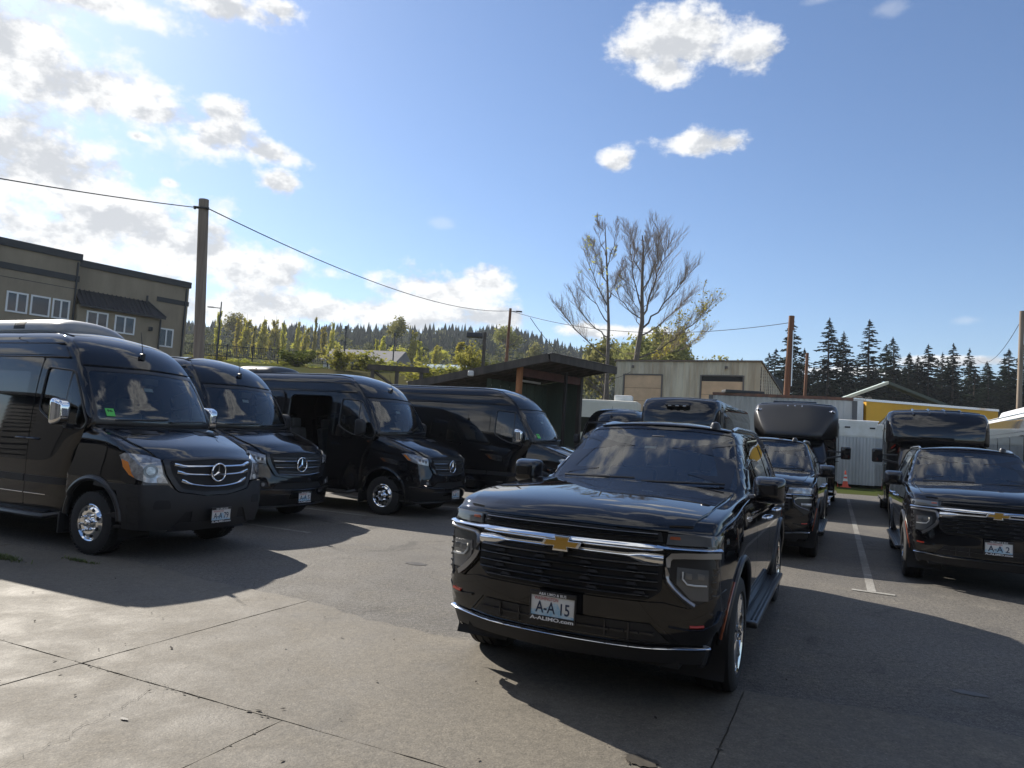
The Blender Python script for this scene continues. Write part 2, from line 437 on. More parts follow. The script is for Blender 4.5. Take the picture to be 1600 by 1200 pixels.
# ------------------------------------------------------------------ ground
LU = Vector((.907, -.421, 0)); LV = Vector((.421, .907, 0))     # axes of the parking lot
def uv(u, v, z=0.0): return LU * u + LV * v + Vector((0, 0, z))
def terrain(x, y):
    az_ = x / max(abs(y), 1)
    mL = 1 - sstep(az_, -.02, .13)
    z = 6.2 * sstep(y - .15 * x, 31, 62) * mL * (1 if y > 0 else 0)
    z += 10.0 * sstep(y, 66, 190) * (mL * .9 + .1) * (1 if y > 0 else 0)
    far = 1 - .72 * sstep(az_, .08, .34)
    z += 40 * sstep(y, 210, 520) * far + 6 * sstep(y, 210, 520) * sin(x * .011 + 1.0) * far
    z += .5 * sstep(y, 38, 44) * (1 - mL) + 1.5 * sstep(y, 60, 120) * (1 - mL)
    return z
def gmat(name, base, dark, light, ag, stain, rough=.85, cracks=0.0, bump=.35):
    m = bpy.data.materials.new(name); m.use_nodes = True; t = NT(m.node_tree); b = m.node_tree.nodes['Principled BSDF']
    geo = t.new('ShaderNodeNewGeometry'); p = geo.outputs['Position']
    big = t.noise(p, .35, 5, .6, .4); mid = t.noise(p, 2.2, 6, .65, .3); fine = t.noise(p, 24, 4, .7); grit = t.noise(p, 80, 3, .75)
    c = t.mix(t.mapr(big, .36, .66, 0, 1, True), (*dark, 1), (*base, 1))
    c = t.mix(t.math('MULTIPLY', t.mapr(mid, .50, .70, 0, 1, True), .55), c, (*light, 1))
    c = t.mix(t.math('MULTIPLY', t.mapr(mid, .46, .30, 0, 1, True), .40), c, (*dark, 1))
    st = t.math('MULTIPLY', t.mapr(t.noise(p, .9, 4, .55, 1.2), .60, .70, 0, 1, True), stain)
    c = t.mix(st, c, tuple(x * .35 for x in dark) + (1,))
    spk = t.mapr(grit, .30, .70, 1 - ag, 1 + ag); spf = t.mapr(fine, .3, .7, 1 - ag * .6, 1 + ag * .6)
    c = t.mix(1.0, c, t.math('MULTIPLY', spk, spf), 'MULTIPLY')
    # pale stones scattered in the mix
    vo = t.new('ShaderNodeTexVoronoi'); vo.inputs['Scale'].default_value = 38; t.link(p, vo.inputs['Vector'])
    sn = t.math('MULTIPLY', t.math('LESS_THAN', vo.outputs['Distance'], .22), t.math('GREATER_THAN', t.noise(p, 31, 2), .58))
    c = t.mix(t.math('MULTIPLY', sn, .45), c, tuple(min(1, x * 1.7) for x in light) + (1,))
    if cracks:
        vc = t.new('ShaderNodeTexVoronoi', feature='DISTANCE_TO_EDGE'); vc.inputs['Scale'].default_value = .42
        wp = t.new('ShaderNodeTexNoise'); wp.inputs['Scale'].default_value = 2.5; wp.inputs['Detail'].default_value = 5; t.link(p, wp.inputs['Vector'])
        t.link(t.vmath('ADD', p, t.vmath('MULTIPLY', t.vmath('SUBTRACT', wp.outputs['Color'], (.5, .5, .5)), (.9, .9, 0))), vc.inputs['Vector'])
        ck = t.math('MULTIPLY', t.mapr(vc.outputs['Distance'], 0.0, .006, 1, 0), t.mapr(t.noise(p, .5, 2), .48, .62, 0, cracks))
        c = t.mix(ck, c, (.012, .012, .012, 1))
    t.link(c, b.inputs['Base Color'])
    t.link(t.mapr(mid, .3, .7, rough - .14, rough + .08), b.inputs['Roughness'])
    bn = t.new('ShaderNodeBump'); bn.inputs['Strength'].default_value = bump; bn.inputs['Distance'].default_value = .012
    t.link(t.math('ADD', t.math('MULTIPLY', grit, .6), fine), bn.inputs['Height']); t.link(bn.outputs[0], b.inputs['Normal'])
    MATS[name] = m; return m
ASPHALT = gmat('asphalt', (.119, .108, .092), (.083, .076, .067), (.157, .142, .118), .80, .55, cracks=.35, bump=.8)
CONCRETE = gmat('concrete', (.131, .115, .090), (.099, .086, .067), (.162, .143, .114), .40, .30, rough=.78, bump=.35)
JOINT = mat('joint_dirt', (.062, .055, .045), .95, var=.6, vscale=14, color2=(.10, .09, .07))
LINEW = gmat('worn_line_paint', (.27, .26, .235), (.14, .13, .115), (.40, .39, .36), .3, .3, bump=.3)
GRASSM = mat('meadow', (.045, .060, .018), .95, spec=0.0, var=.6, vscale=.09, color2=(.075, .068, .035))
m = MB()
xs_ = [-1500, -900, -600, -450, -340, -260, -200, -150, -110, -85, -65, -50, -40, -32, -25, -18, -12, -7, -3, 0, 3, 7, 12, 18, 24, 30, 37, 45, 55, 70, 90, 115, 150, 190, 240, 300, 380, 480, 620, 900, 1500]
ys_ = [-700, -300, -150, -80, -45, -30, -15, 0, 8, 15, 22, 27, 31, 34, 37, 40, 43, 46, 49, 54, 60, 70, 85, 100, 120, 140, 165, 190, 215, 240, 270, 300, 340, 380, 420, 460, 500, 540, 600, 700, 900, 1300, 2600, 5000]
vs = [(x, y, terrain(x, y) - .06) for y in ys_ for x in xs_]; nx = len(xs_)
m.add(vs, [(j * nx + i, j * nx + i + 1, (j + 1) * nx + i + 1, (j + 1) * nx + i) for j in range(len(ys_) - 1) for i in range(nx - 1)])
tag(m.build('ground', GRASSM, ang=3), kind='structure')
m = MB(); A_ = [uv(-30, -25), uv(30, -25), uv(30, 5), uv(26, 39), uv(-14, 31), uv(-22, 22)]
n_ = 0
m.add(A_, [(0, 1, 2, 3, 4, 5)])
lot = tag(m.build('parking_lot', ASPHALT, smooth=False), kind='structure')
# concrete apron: separately poured slabs
ap = tag(empty('concrete_apron'), kind='structure')
G = .0065
def wav(u): return 5.52 + .10 * sin(u * .9 + .6) + .06 * sin(u * 2.3) + .22 * sstep(-u, 4.5, 7.5)
slabs = []
for u0, u1 in ((-13.0, -9.2), (-9.2, -4.63), (-4.63, -.60), (-.60, 3.9), (3.9, 9.0)):
    us = [u0 + G + (u1 - u0 - 2 * G) * q / 24 for q in range(25)]
    slabs.append([(u0 + G, 3.36 + G), (u1 - G, 3.36 + G)] + [(u, wav(u) + .025 * sin(u * 17) + .018 * sin(u * 31 + 2)) for u in reversed(us)])
for u0, u1 in ((-13.0, -9.2), (-9.2, -4.63), (-4.63, -2.88), (-2.88, -.60), (-.60, 3.9), (3.9, 9.0)):
    slabs.append([(u0 + G, .9 + G), (u1 - G, .9 + G), (u1 - G, 3.36 - G), (u0 + G, 3.36 - G)])
    slabs.append([(u0 + G, -1.9 + G), (u1 - G, -1.9 + G), (u1 - G, .9 - G), (u0 + G, .9 - G)])
rg = random.Random(5)
def ragged(poly):
    out = []
    for p in dens(poly, .12):
        c = rg.random()
        out.append((p[0] + rg.uniform(-.004, .004), p[1] + rg.uniform(-.004, .004)))
    return out
for sl in slabs:
    m = MB(); r_ = ragged(sl); dz = rg.uniform(0, .006)
    m.prism(r_, lambda u, v: uv(u, v, -.04), lambda u, v: uv(u, v, .014 + dz))
    m.build('slab', CONCRETE, ap, smooth=False)
m = MB()
m.add([uv(-13, 3.33, .004), uv(9, 3.33, .004), uv(9, 3.39, .004), uv(-13, 3.39, .004)], [(0, 1, 2, 3)])
for u in (-9.2, -4.63, -.60, 3.9): m.add([uv(u - .03, 3.39, .004), uv(u + .03, 3.39, .004), uv(u + .03, wav(u), .004), uv(u - .03, wav(u), .004)], [(0, 1, 2, 3)])
for u in (-9.2, -4.63, -2.88, -.60, 3.9): m.add([uv(u - .03, -1.9, .004), uv(u + .03, -1.9, .004), uv(u + .03, 3.33, .004), uv(u - .03, 3.33, .004)], [(0, 1, 2, 3)])
m.build('joint_filler', JOINT, ap, smooth=False)
m = MB(); rg2 = random.Random(12)
def chips(u0, v0, u1, v1, n, s0):
    for _ in range(n):
        t = rg2.random() ; u = u0 + (u1 - u0) * t + rg2.gauss(0, .006); v = v0 + (v1 - v0) * t + rg2.gauss(0, .012); s_ = s0 * rg2.uniform(.3, 1.0) * (2.2 if rg2.random() < .08 else 1)
        a0 = rg2.uniform(0, 6.3); k = rg2.randint(5, 7)
        m.add([uv(u + s_ * rg2.uniform(.5, 1.3) * cos(a0 + 6.283 * q / k) * 1.6, v + s_ * rg2.uniform(.4, 1) * sin(a0 + 6.283 * q / k), .0215) for q in range(k)], [tuple(range(k))])
chips(-4.6, 3.36, -2.9, 3.36, 50, .008); chips(-2.9, 3.36, .5, 3.36, 30, .006); chips(-9, 3.36, -4.6, 3.36, 30, .007); chips(-2.88, 1.5, -2.88, 3.3, 26, .008); chips(-.6, 3.4, -.6, 5.4, 24, .008)
p_ = Vector((-3.86, 3.33))
for q in range(60):
    n_ = p_ + Vector((rg2.gauss(.006, .014), -.02)); w_ = rg2.uniform(.0006, .0022)
    m.add([uv(p_.x - w_, p_.y, .0215), uv(p_.x + w_, p_.y, .0215), uv(n_.x + w_, n_.y, .0215), uv(n_.x - w_, n_.y, .0215)], [(0, 1, 2, 3)]); p_ = n_
m.build('spalled_edges', mat('spall_dirt', (.062, .055, .045), .95, var=.4, vscale=30), ap, smooth=False, fix=False)['kind'] = 'stuff'
# painted lines
def line(u0, v0, u1, v1, w, z=.004):
    a, b = Vector((u0, v0)), Vector((u1, v1)); d = (b - a).normalized(); n = Vector((-d.y, d.x)) * w / 2
    m = MB(); m.add([uv(*(a - n), z), uv(*(b - n), z), uv(*(b + n), z), uv(*(a + n), z)], [(0, 1, 2, 3)])
    tag(m.build('parking_line', LINEW, smooth=False), kind='structure')
line(.17, 30.2, .36, 10.42, .105); line(.13, 10.36, .62, 10.34, .10, .008)
line(-7.5, 9.03, -13, 9.03, .10); line(-8.2, 11.45, -14, 11.45, .10); line(-6.2, 14.2, -12, 14.2, .10)
line(-3.6, 10.4, -3.7, 20, .10); line(4.45, 10.4, 4.3, 30, .10)
# weeds in the seam beside the first van
GRASSB = mat('weed_blades', (.05, .085, .02), .8, var=.5, vscale=6, color2=(.16, .18, .06))
def tuft(cx, cy, rx, ry, n, h, name='weeds'):
    m = MB(); r = random.Random(int(cx * 100))
    for _ in range(n):
        u = r.gauss(0, .45) * rx; v = r.gauss(0, .4) * ry; p = Vector((cx, cy, 0)) + LU * u + LV * v
        a = r.uniform(0, 2 * pi); hh = h * r.uniform(.4, 1.1); l = Vector((cos(a), sin(a), 0)); w = Vector((-sin(a), cos(a), 0)) * .006
        q = p + l * hh * .4 + Vector((0, 0, hh * .8)); e = p + l * hh * .9 + Vector((0, 0, hh * .85))
        m.add([p - w, p + w, q + w * .7, q - w * .7, e], [(0, 1, 2, 3), (3, 2, 4)])
    return tag(m.build(name, GRASSB, smooth=False, fix=False), kind='stuff')
tuft(-5.62, 8.17, .45, .06, 420, .075); tuft(-4.72, 8.22, .30, .05, 160, .05)
# small litter: dark leaves and grit on the slabs
m = MB(); r = random.Random(3)
for _ in range(70):
    p = uv(r.uniform(-7, 0), r.uniform(2.4, 6.2), .024); a = r.uniform(0, 6.3); s_ = r.uniform(.006, .02) * (2.2 if r.random() < .12 else 1)
    d = Vector((cos(a), sin(a), r.uniform(0, .3))) * s_; w = Vector((-sin(a), cos(a), r.uniform(-.2, .3))) * s_ * .5
    m.add([p - d, p - w, p + d, p + w], [(0, 1, 2, 3)])
tag(m.build('leaf_litter', mat('dead_leaf', (.03, .022, .015), .9), smooth=False, fix=False), kind='stuff')

def stain(u, v, ru, rv, z, seed):
    r = random.Random(seed); m = MB(); k = 26
    m.add([uv(u + ru * cos(6.283 * q / k) * r.uniform(.75, 1.15), v + rv * sin(6.283 * q / k) * r.uniform(.75, 1.15), z) for q in range(k)], [tuple(range(k))])
    tag(m.build('oil_stain', OIL, smooth=False), kind='structure')
OIL = mat('oil_stain', (.052, .046, .038), .5, var=.5, vscale=9, color2=(.085, .075, .06))
stain(-.95, 3.98, .10, .07, .0225, 1); stain(-6.9, 3.0, .03, .02, .0225, 5); stain(-3.6, 2.9, .03, .012, .0225, 6)
stain(.9, 6.5, .12, .06, .0045, 3); stain(-4.9, 8.0, .16, .09, .0045, 4)

# ------------------------------------------------------------------ shared vehicle pieces
PWHITE = mat('plate_white', (.66, .66, .63), .45)
PBLUE = mat('plate_blue', (.24, .46, .62), .45, var=.5, vscale=40, color2=(.55, .64, .68))
PINK = mat('plate_ink', (.015, .03, .07), .5)
PRED = mat('plate_red', (.42, .07, .06), .5)
LETTER = mat('white_letters', (.72, .72, .72), .5)
def plate(parent, x, y, z, txt, tilt=0.0):
    def F(u, v, d): return (x + u, y - d + v * tilt, z + v)
    b = MB(); b.box((x, y, z), (.305, .012, .152)); o = b.build('license_plate', PWHITE, parent, bevel=.003)
    fr = MB()
    for (u0, u1, v0, v1) in ((-.16, .16, -.098, -.066), (-.16, .16, .060, .090), (-.16, -.1495, -.066, .060), (.1495, .16, -.066, .060)):
        fr.box((x + (u0 + u1) / 2, y - .004, z + (v0 + v1) / 2), (u1 - u0, .018, v1 - v0))
    fr.build('plate_frame', SATIN, o, bevel=.002)
    L = MB()
    def tx(t, cu, cv, w, h, mi, bold=.0):
        vs, fs = text_mesh(t, w, h, bold); L.cur = mi
        L.add([F(cu + a, cv + c, .0165 if mi in (2,) else .0085) for a, c in vs], fs)
    L.cur = 3
    L.add([F(a, c, .0072) for a, c in ((-.149, -.066), (.149, -.066), (.149, -.052), (.10, -.046), (.06, -.028), (.035, .018), (.012, .022), (-.01, .006), (-.055, -.022), (-.09, -.034), (-.149, -.03))], [tuple(range(11))])
    tx('WASHINGTON', -.045, .042, .165, .022, 1, .01)
    tx(txt, 0, -.012, .235 if len(txt) > 4 else .2, .074, 0, .012)
    tx('A&A LIMO & BUS', 0, .074, .19, .018, 2, .02); tx('A-ALIMO.com', 0, -.082, .30, .024, 2, .03)
    L.build('plate_print', [PINK, PRED, LETTER, PBLUE], o, smooth=False, fix=False)
    return o
def tyre_mb(r, rr, w, blocks=True):
    m = MB(); h = w / 2
    m.lathe([(-h * .8, rr), (-h * .98, rr + .012), (-h, rr + (r - rr) * .45), (-h * .93, r - .022), (-h * .80, r - .004), (-h * .52, r), (-h * .50, r - .009), (-h * .42, r - .009), (-h * .40, r),
             (-.06 * h, r), (-.05 * h, r - .009), (.05 * h, r - .009), (.06 * h, r), (h * .40, r), (h * .42, r - .009), (h * .50, r - .009), (h * .52, r), (h * .80, r - .004), (h * .93, r - .022), (h, rr + (r - rr) * .45), (h * .98, rr + .012), (h * .8, rr)], n=48)
    for k in range(44 if blocks else 0):   # tread blocks on the shoulders
        a = 2 * pi * k / 44
        for s_ in (-1, 1):
            R_ = Matrix.Rotation(a, 3, 'X')
            m.box(R_ @ Vector((s_ * h * .80, 0, r - .006)), (w * .17, .026, .012), rot=R_)
    return m
def wheel_at(o, loc, side):
    o.location = loc; o.rotation_euler = (0, 0, 0 if side > 0 else pi)
def suv_wheel(parent):
    r, rr, w = .402, .285, .275
    o = tyre_mb(r, rr, w, False).build('wheel', TYRE, parent)
    m = MB(); m.lathe([(-.10, rr - .015), (.09, rr - .02), (.118, rr + .004), (.125, rr - .004), (.115, rr - .022), (.06, rr - .03)], n=48)
    for k in range(6):     # six split spokes
        a0 = 2 * pi * k / 6
        for s_ in (-1, 1):
            a1 = a0 + s_ * .30; ai = a0 + s_ * .10
            def pp(a, rad, dx): return Vector((dx, rad * sin(a), rad * cos(a)))
            w0, w1 = .026, .034
            t0 = Vector((0, cos(ai), -sin(ai))); t1 = Vector((0, cos(a1), -sin(a1)))
            A = [pp(ai, .055, .108) - t0 * w0, pp(ai, .055, .108) + t0 * w0, pp(a1, rr - .012, .112) + t1 * w1, pp(a1, rr - .012, .112) - t1 * w1]
            C_ = [p + Vector((-.035, 0, 0)) for p in A]
            mid = (A[0] + A[1] + A[2] + A[3]) / 4 + Vector((.014, 0, 0))
            m.add(A + C_ + [(A[0] + A[1]) / 2 + Vector((.012, 0, 0)), (A[2] + A[3]) / 2 + Vector((.008, 0, 0))],
                  [(0, 8, 9, 3), (8, 1, 2, 9), (0, 1, 8), (2, 3, 9), (1, 0, 4, 5), (2, 1, 5, 6), (3, 2, 6, 7), (0, 3, 7, 4), (7, 6, 5, 4)])
    m.lathe([(.05, .085), (.10, .082), (.116, .06), (.120, .0005)], n=24)
    m.build('rim', CHROME, o, ang=.5)
    d = MB(); d.lathe([(.02, .001), (.02, .20), (-.01, .20)], n=32); d.lathe([(.0, rr - .03), (-.02, .001)], n=24); d.build('brake_disc', mat_disc, o)
    return o
MODDIM = mat('smoked_lamp_module', (.16, .165, .17), .15, coat=1.0, metal=.3)
mat_disc = mat('brake_steel', (.10, .10, .105), .4, metal=.8)

def mirror(parent, side, x0, x1, y, z0, z1, dep, cap, name='mirror', armz=None, base=None):
    cx = side * (x0 + x1) / 2
    def fn(i, j, k):
        a, b, c = i / 3 * 2 - 1, j / 3 * 2 - 1, k / 3 * 2 - 1
        bulge = 1 - .35 * max(0, -b)       # front (towards -y) is rounder
        return (cx + a * (x1 - x0) / 2 * bulge, y + b * dep / 2, (z0 + z1) / 2 + c * (z1 - z0) / 2 * bulge)
    b = Body(3, 3, 3, fn, 2)
    m = MB(); m.add([v for v in b.v], b.p)
    o = m.build(name, cap, parent, ang=1.2)
    g = MB(); g.box((cx, y + dep / 2 + .001, (z0 + z1) / 2), ((x1 - x0) * .8, .006, (z1 - z0) * .76)); g.build('mirror_glass', CHROME, o, bevel=.02)
    a = MB(); bx = side * (base or x0 - .1); az_ = armz or z0 + .06
    a.tube([(bx, y + .02, az_ - .02), (side * (x0 + .03), y + .01, az_)], .032, 8); a.build('mirror_arm', SATIN, o)
    return o
def steering(parent, x, y, z, r=.19):
    m = MB(); m.tube([(x + r * cos(t), y + r * sin(t) * .45, z + r * sin(t) * .9) for t in [2 * pi * k / 24 for k in range(24)]], .016, 8, closed=True)
    m.tube([(x - r, y, z), (x + r, y, z)], .018, 6); m.tube([(x, y, z), (x, y - .25, z - .12)], .03, 8); m.tube([(x, y - .01, z), (x, y - .10, z - r * .9)], .016, 6)
    return m.build('steering_wheel', CABIN, parent)
def seat(parent, x, y, z, w=.5, h=.62, m=None):
    b = MB(); b.box((x, y, z + .08), (w, .5, .16)); b.box((x, y + .30, z + .16 + h / 2), (w, .14, h), rot=Matrix.Rotation(-.18, 3, 'X')); b.box((x, y + .38, z + .26 + h), (w * .55, .10, .2), rot=Matrix.Rotation(-.12, 3, 'X'))
    return b.build('seat', m or SEAT, parent, bevel=.05, seg=3)

def wheel_housing(T, s, x, cy, cz, r, depth, zb):
    m = MB(); pts = [(cy + r, zb)] + arch_pts(cy, cz, r, max(zb + .02, cz - r * .3), n=16) + [(cy - r, zb)]
    n = len(pts)
    m.add([(s * x, a, b) for a, b in pts] + [(s * (x - depth), a, b) for a, b in pts], [(i, i + 1, n + i + 1, n + i) for i in range(n - 1)] + [tuple(range(n, 2 * n))])
    return m.build('wheel_housing', DEEP, T, fix=False)
# ------------------------------------------------------------------ the large SUV
SUVY = [-1.0, -.96, -.84, -.58, -.2, .3, .9, 1.6, 2.6, 3.4, 4.1, 4.52, 4.69, 4.73]
SUVA = [-1, -.965, -.84, -.5, 0, .5, .84, .965, 1]
SUVF = [0, .05, .25, .5, .74, .92, 1]
def suv_lower(i, j, k):
    a, y, f = SUVA[i], SUVY[j], SUVF[k]
    zt = interp(y, [(-1, 1.18), (-.96, 1.205), (-.84, 1.24), (-.58, 1.272), (-.2, 1.302), (.3, 1.328), (.9, 1.345), (1.6, 1.32), (4.73, 1.30)]); z0 = .30
    z = z0 + (zt - z0) * f
    hw = interp(z, [(.3, .945), (.45, .99), (.7, 1.018), (.95, 1.03), (1.1, 1.02), (1.22, 1.0), (1.34, .955)])
    hw *= interp(y, [(-1, .93), (-.84, .955), (-.58, .98), (-.2, 1), (4.1, 1), (4.5, .985), (4.73, .94)])
    x = a * hw
    w = min(1, max(0, (-.1 - y) / .9))
    yy = y + .27 * abs(x) ** 2.6 * w
    if y < -.9: yy += interp(z, [(.3, .10), (.45, .03), (.6, 0), (1.0, .01), (1.12, .03), (1.17, .035), (1.22, .09)])
    if y > 4.5: yy -= .10 * abs(x) ** 3 + interp(z, [(.3, .02), (.6, 0), (.8, .03), (1.27, .08)])
    if k == len(SUVF) - 1:
        z += .035 * (1 - a * a)
        if y < .95: z += .018 * (1 if abs(a) < .6 else 0) * sstep(y, -1, -.5)
    return (x, yy, z)
GT = [0, .03, .12, .3, .5, .7, .88, .97, 1]
GK = [0, .3, .62, .86, .97, 1]
GA = [-1, -.96, -.8, -.42, 0, .42, .8, .96, 1]
def suv_upper(i, j, k):
    a, t, c = GA[i], GT[j], GK[k]
    z = 1.24 + (1.88 - 1.24) * c
    yb = .58 + (4.66 - .58) * t; yt = 1.72 + (4.46 - 1.72) * t
    y = yb + (yt - yb) * c
    hw = interp(z, [(1.24, .955), (1.35, .925), (1.55, .855), (1.75, .775), (1.85, .725), (1.88, .69)])
    hw *= interp(t, [(0, .97), (.12, .995), (.3, 1), (.7, 1), (1, .955)])
    x = a * hw
    y += (.19 - .08 * c) * abs(a) ** 2.4 * max(0, 1 - t * 5) - .10 * abs(a) ** 3 * max(0, (t - .85) / .15)
    if k == len(GK) - 1: z += (.075 * (1 - a * a)) * sstep(t, -.12, .12) * 1.0 - .02 * sstep(t, .7, 1)
    return (x, y, z)
def arch_pts(cy, cz, r, zb, flat=.0, n=18):
    # from rear foot over the top to the front foot
    pts = []
    a0 = math.asin(max(-1, min(1, (zb - cz) / r)))
    for q in range(n + 1):
        t = a0 + (pi - 2 * a0) * q / n
        pts.append((cy + r * cos(t), cz + r * sin(t)))
    return pts
def build_suv(name, label, group, old=False):
    T = empty(name, label=label, cat='SUV', group=group)
    lo = Body(8, 13, 6, suv_lower, 3); hi = Body(8, 8, 5, suv_upper, 3)
    WB = 3.406
    ws = [(-.85, 1.345), (0, 1.385), (.85, 1.345), (.705, 1.825), (.35, 1.850), (0, 1.857), (-.35, 1.850), (-.705, 1.825)]
    fwin = [(.98, 1.315), (1.93, 1.315), (1.99, 1.70), (1.80, 1.715), (1.72, 1.70)]
    fwin = [(.90, 1.36), (1.96, 1.36), (2.02, 1.755), (1.62, 1.75), (1.47, 1.705)]
    rwin = [(2.12, 1.36), (3.03, 1.36), (3.10, 1.74), (2.16, 1.758)]
    qwin = [(3.20, 1.375), (4.30, 1.40), (4.22, 1.715), (3.25, 1.74)]
    def keep(c, bi):
        if bi == 0:
            for cy in (0, WB):
                if abs(c.x) > .60 and hypot(c.y - cy, c.z - .42) < .60 and c.z < 1.1: return False
            if c.z > 1.24 and .95 < c.y < 4.5 and abs(c.x) < .84: return False
            return not (c.z < .34 and abs(c.x) < .85 and c.y < -.5)
        if c.z < 1.30 and abs(c.x) < .8 and c.y > .8: return False
        if inside((c.x, c.z), [(-.81, 1.38), (.81, 1.38), (.67, 1.82), (-.67, 1.82)]) and c.y < 1.9: return False
        if abs(c.x) > .6 and inside((c.y, c.z), [(.98, 1.375), (1.93, 1.375), (1.98, 1.73), (1.52, 1.68)]): return False
        return True
    shell('body', [lo, hi], BLACK, T, keep)
    P = lambda nm, b, ax, ol, m=BLACK, **k: panel(nm, b, ax, ol, m, T, **k)
    # hood, roof
    hood = [(-.60, -.855), (-.3, -.905), (0, -.925), (.3, -.905), (.60, -.855), (.80, -.76), (.845, -.5), (.86, .2), (.845, .74), (.5, .63), (0, .60), (-.5, .63), (-.845, .74), (-.86, .2), (-.845, -.5), (-.80, -.76)]
    P('hood', lo, 'z', hood, step=.06, off=.004, thick=.02)
    P('hood_lip', lo, 'y', [(-.66, 1.168), (0, 1.178), (.66, 1.168), (.66, 1.222), (0, 1.232), (-.66, 1.222)], step=.04, off=.006, thick=.012)
    P('roof', hi, 'z', rnd([(-.66, 1.80), (0, 1.70), (.66, 1.80), (.655, 4.32), (-.655, 4.32)], [.05, .6, .05, .1, .1]), step=.09, off=.003)
    for s in (-1, 1):
        ar = arch_pts(.02, .42, .505, .36)
        fen = [(-.80, .66), (-.80, 1.13), (-.5, 1.205), (.3, 1.278), (.88, 1.31), (.93, 1.18), (.95, .34), (.50, .34)] + [p for p in ar if p[1] > .36] + [(-.56, .50)]
        P('fender', lo, 'x', fen, side=s, step=.05, off=.002)
        P('front_door', lo, 'x', rnd([(.962, .36), (2.05, .36), (2.05, 1.305), (.90, 1.31), (.945, 1.18)], [.02, .04, .0, 0, 0]), side=s, step=.07, off=.002)
        arr = arch_pts(WB + .0, .42, .505, .36)
        P('rear_door', lo, 'x', rnd([(2.063, .36), (2.86, .36), (2.93, .62), (3.12, .85), (3.14, 1.303), (2.063, 1.305)], [.04, .04, .1, .05, 0, 0]), side=s, step=.07, off=.002)
        q = [(3.155, 1.258), (3.135, .86)] + [p for p in reversed(arr) if p[0] > WB - .36 and p[1] > .5 or (p[0] > WB)][::1]
        q = [p for p in arr if p[0] > WB - .30 or p[1] > .80]
        quarter = q[:] + [(3.135, .90), (3.155, 1.30), (4.55, 1.285), (4.60, .62), (3.95, .50)]
        P('quarter_panel', lo, 'x', quarter, side=s, step=.06, off=.002)
        # flared lips round the arches
        for cy in (.02, WB):
            m = MB(); pts = []
            for y_, z_ in arch_pts(cy, .42, .512, .40, n=26):
                h = lo.hit(Vector((s * 5, y_, z_)), Vector((-s, 0, 0))) or lo.near(Vector((s, y_, z_)))
                pts.append(h[0] + Vector((s * .004, 0, 0)))
            m.tube(pts, .022, 8); m.build('arch_lip', SATIN, T)
            wheel_housing(T, s, .99, cy, .42, .54, .42, .20)
        w = suv_wheel(T); wheel_at(w, (s * .885, 0, .402), s)
        w2 = copy_tree(w, T); wheel_at(w2, (s * .885, WB, .402), s)
        # greenhouse side with its three window openings
        frame = [(.74, 1.29), (4.60, 1.28), (4.50, 1.60), (4.40, 1.815), (3.2, 1.85), (1.98, 1.85), (1.76, 1.825), (1.33, 1.665), (.94, 1.45)]
        P('window_frame', hi, 'x', frame, holes=[rnd(fwin, .03), rnd(rwin, .04), rnd(qwin, .05)], side=s, step=.06, off=.001, thick=.008)
        for nm, ol, m in (('front_window', fwin, SIDEGLASS), ('rear_window', rwin, PRIVACY), ('quarter_window', qwin, PRIVACY)):
            P(nm, hi, 'x', rnd(ol, .03), m, side=s, step=.09, off=-.004, thick=.004)
        m = MB(); m.tube([hi.near(Vector((s * .95, y_, 1.312)))[0] + Vector((s * .012, 0, .0)) for y_ in [.80 + 3.70 * t / 20 for t in range(21)]], .010, 6); m.build('belt_moulding', SATIN, T)
        # roof rail
        m = MB(); rp = []
        for q_ in range(21):
            y_ = 1.92 + 2.36 * q_ / 20; h = hi.hit(Vector((s * .655, y_, 4)), Vector((0, 0, -1)))
            rp.append(h[0] + Vector((0, 0, -.004 + .030 * sstep(q_, 0, 3) * sstep(20 - q_, 0, 3))))
        m.tube(rp, .019, 8); m.build('roof_rail', SILVER, T)
        # running board
        m = MB(); m.box((s * 1.015, 1.86, .345), (.14, 2.62, .05)); sb = m.build('running_board', SATIN, T, bevel=.02, seg=3)
        m = MB()
        for q_ in (-.45, .15, .45):
            m.box((s * (1.015 + q_ * .10), 1.86, .372), (.016, 2.45, .006))
        m.build('tread_strip', PLASTIC, sb, bevel=.002)
        for yy in (1.9, 2.93):
            h = lo.hit(Vector((s * 5, yy, 1.08)), Vector((-s, 0, 0)))
            m = MB(); m.tube([h[0] + Vector((s * .0, -.11, -.01)), h[0] + Vector((s * .035, -.09, 0)), h[0] + Vector((s * .042, 0, .003)), h[0] + Vector((s * .035, .09, .003)), h[0] + Vector((0, .11, 0))], .014, 8); m.build('door_handle', CHROME, T)
        mirror(T, s, .97, 1.235, .93, 1.27, 1.495, .20, BLACK, base=.90, armz=1.315)
        # amber marker ahead of the arch
        m = MB(); pts = []
        for y_, z_ in arch_pts(.02, .42, .537, .40, n=26)[19:26]:
            h = lo.hit(Vector((s * 5, y_, z_)), Vector((-s, 0, 0))) or lo.near(Vector((s, y_, z_))); pts.append(h[0] + Vector((s * .006, 0, 0)))
        m.tube(pts, .0065, 6); m.build('side_marker', DULLAMBER, T)
    # windscreen and its black border, pillar paint outside it
    P('windscreen_frame', hi, 'y', [(-.935, 1.29), (0, 1.34), (.935, 1.29), (.752, 1.835), (.36, 1.872), (0, 1.88), (-.36, 1.872), (-.752, 1.835)], holes=[rnd(ws, [.06, 0, .06, .06, 0, 0, 0, .06])], step=.05, off=.002, thick=.006)
    P('windscreen', hi, 'y', rnd(ws, [.06, 0, .06, .06, 0, 0, 0, .06]), WSGLASS, step=.07, off=-.003, thick=.003)
    m = MB()
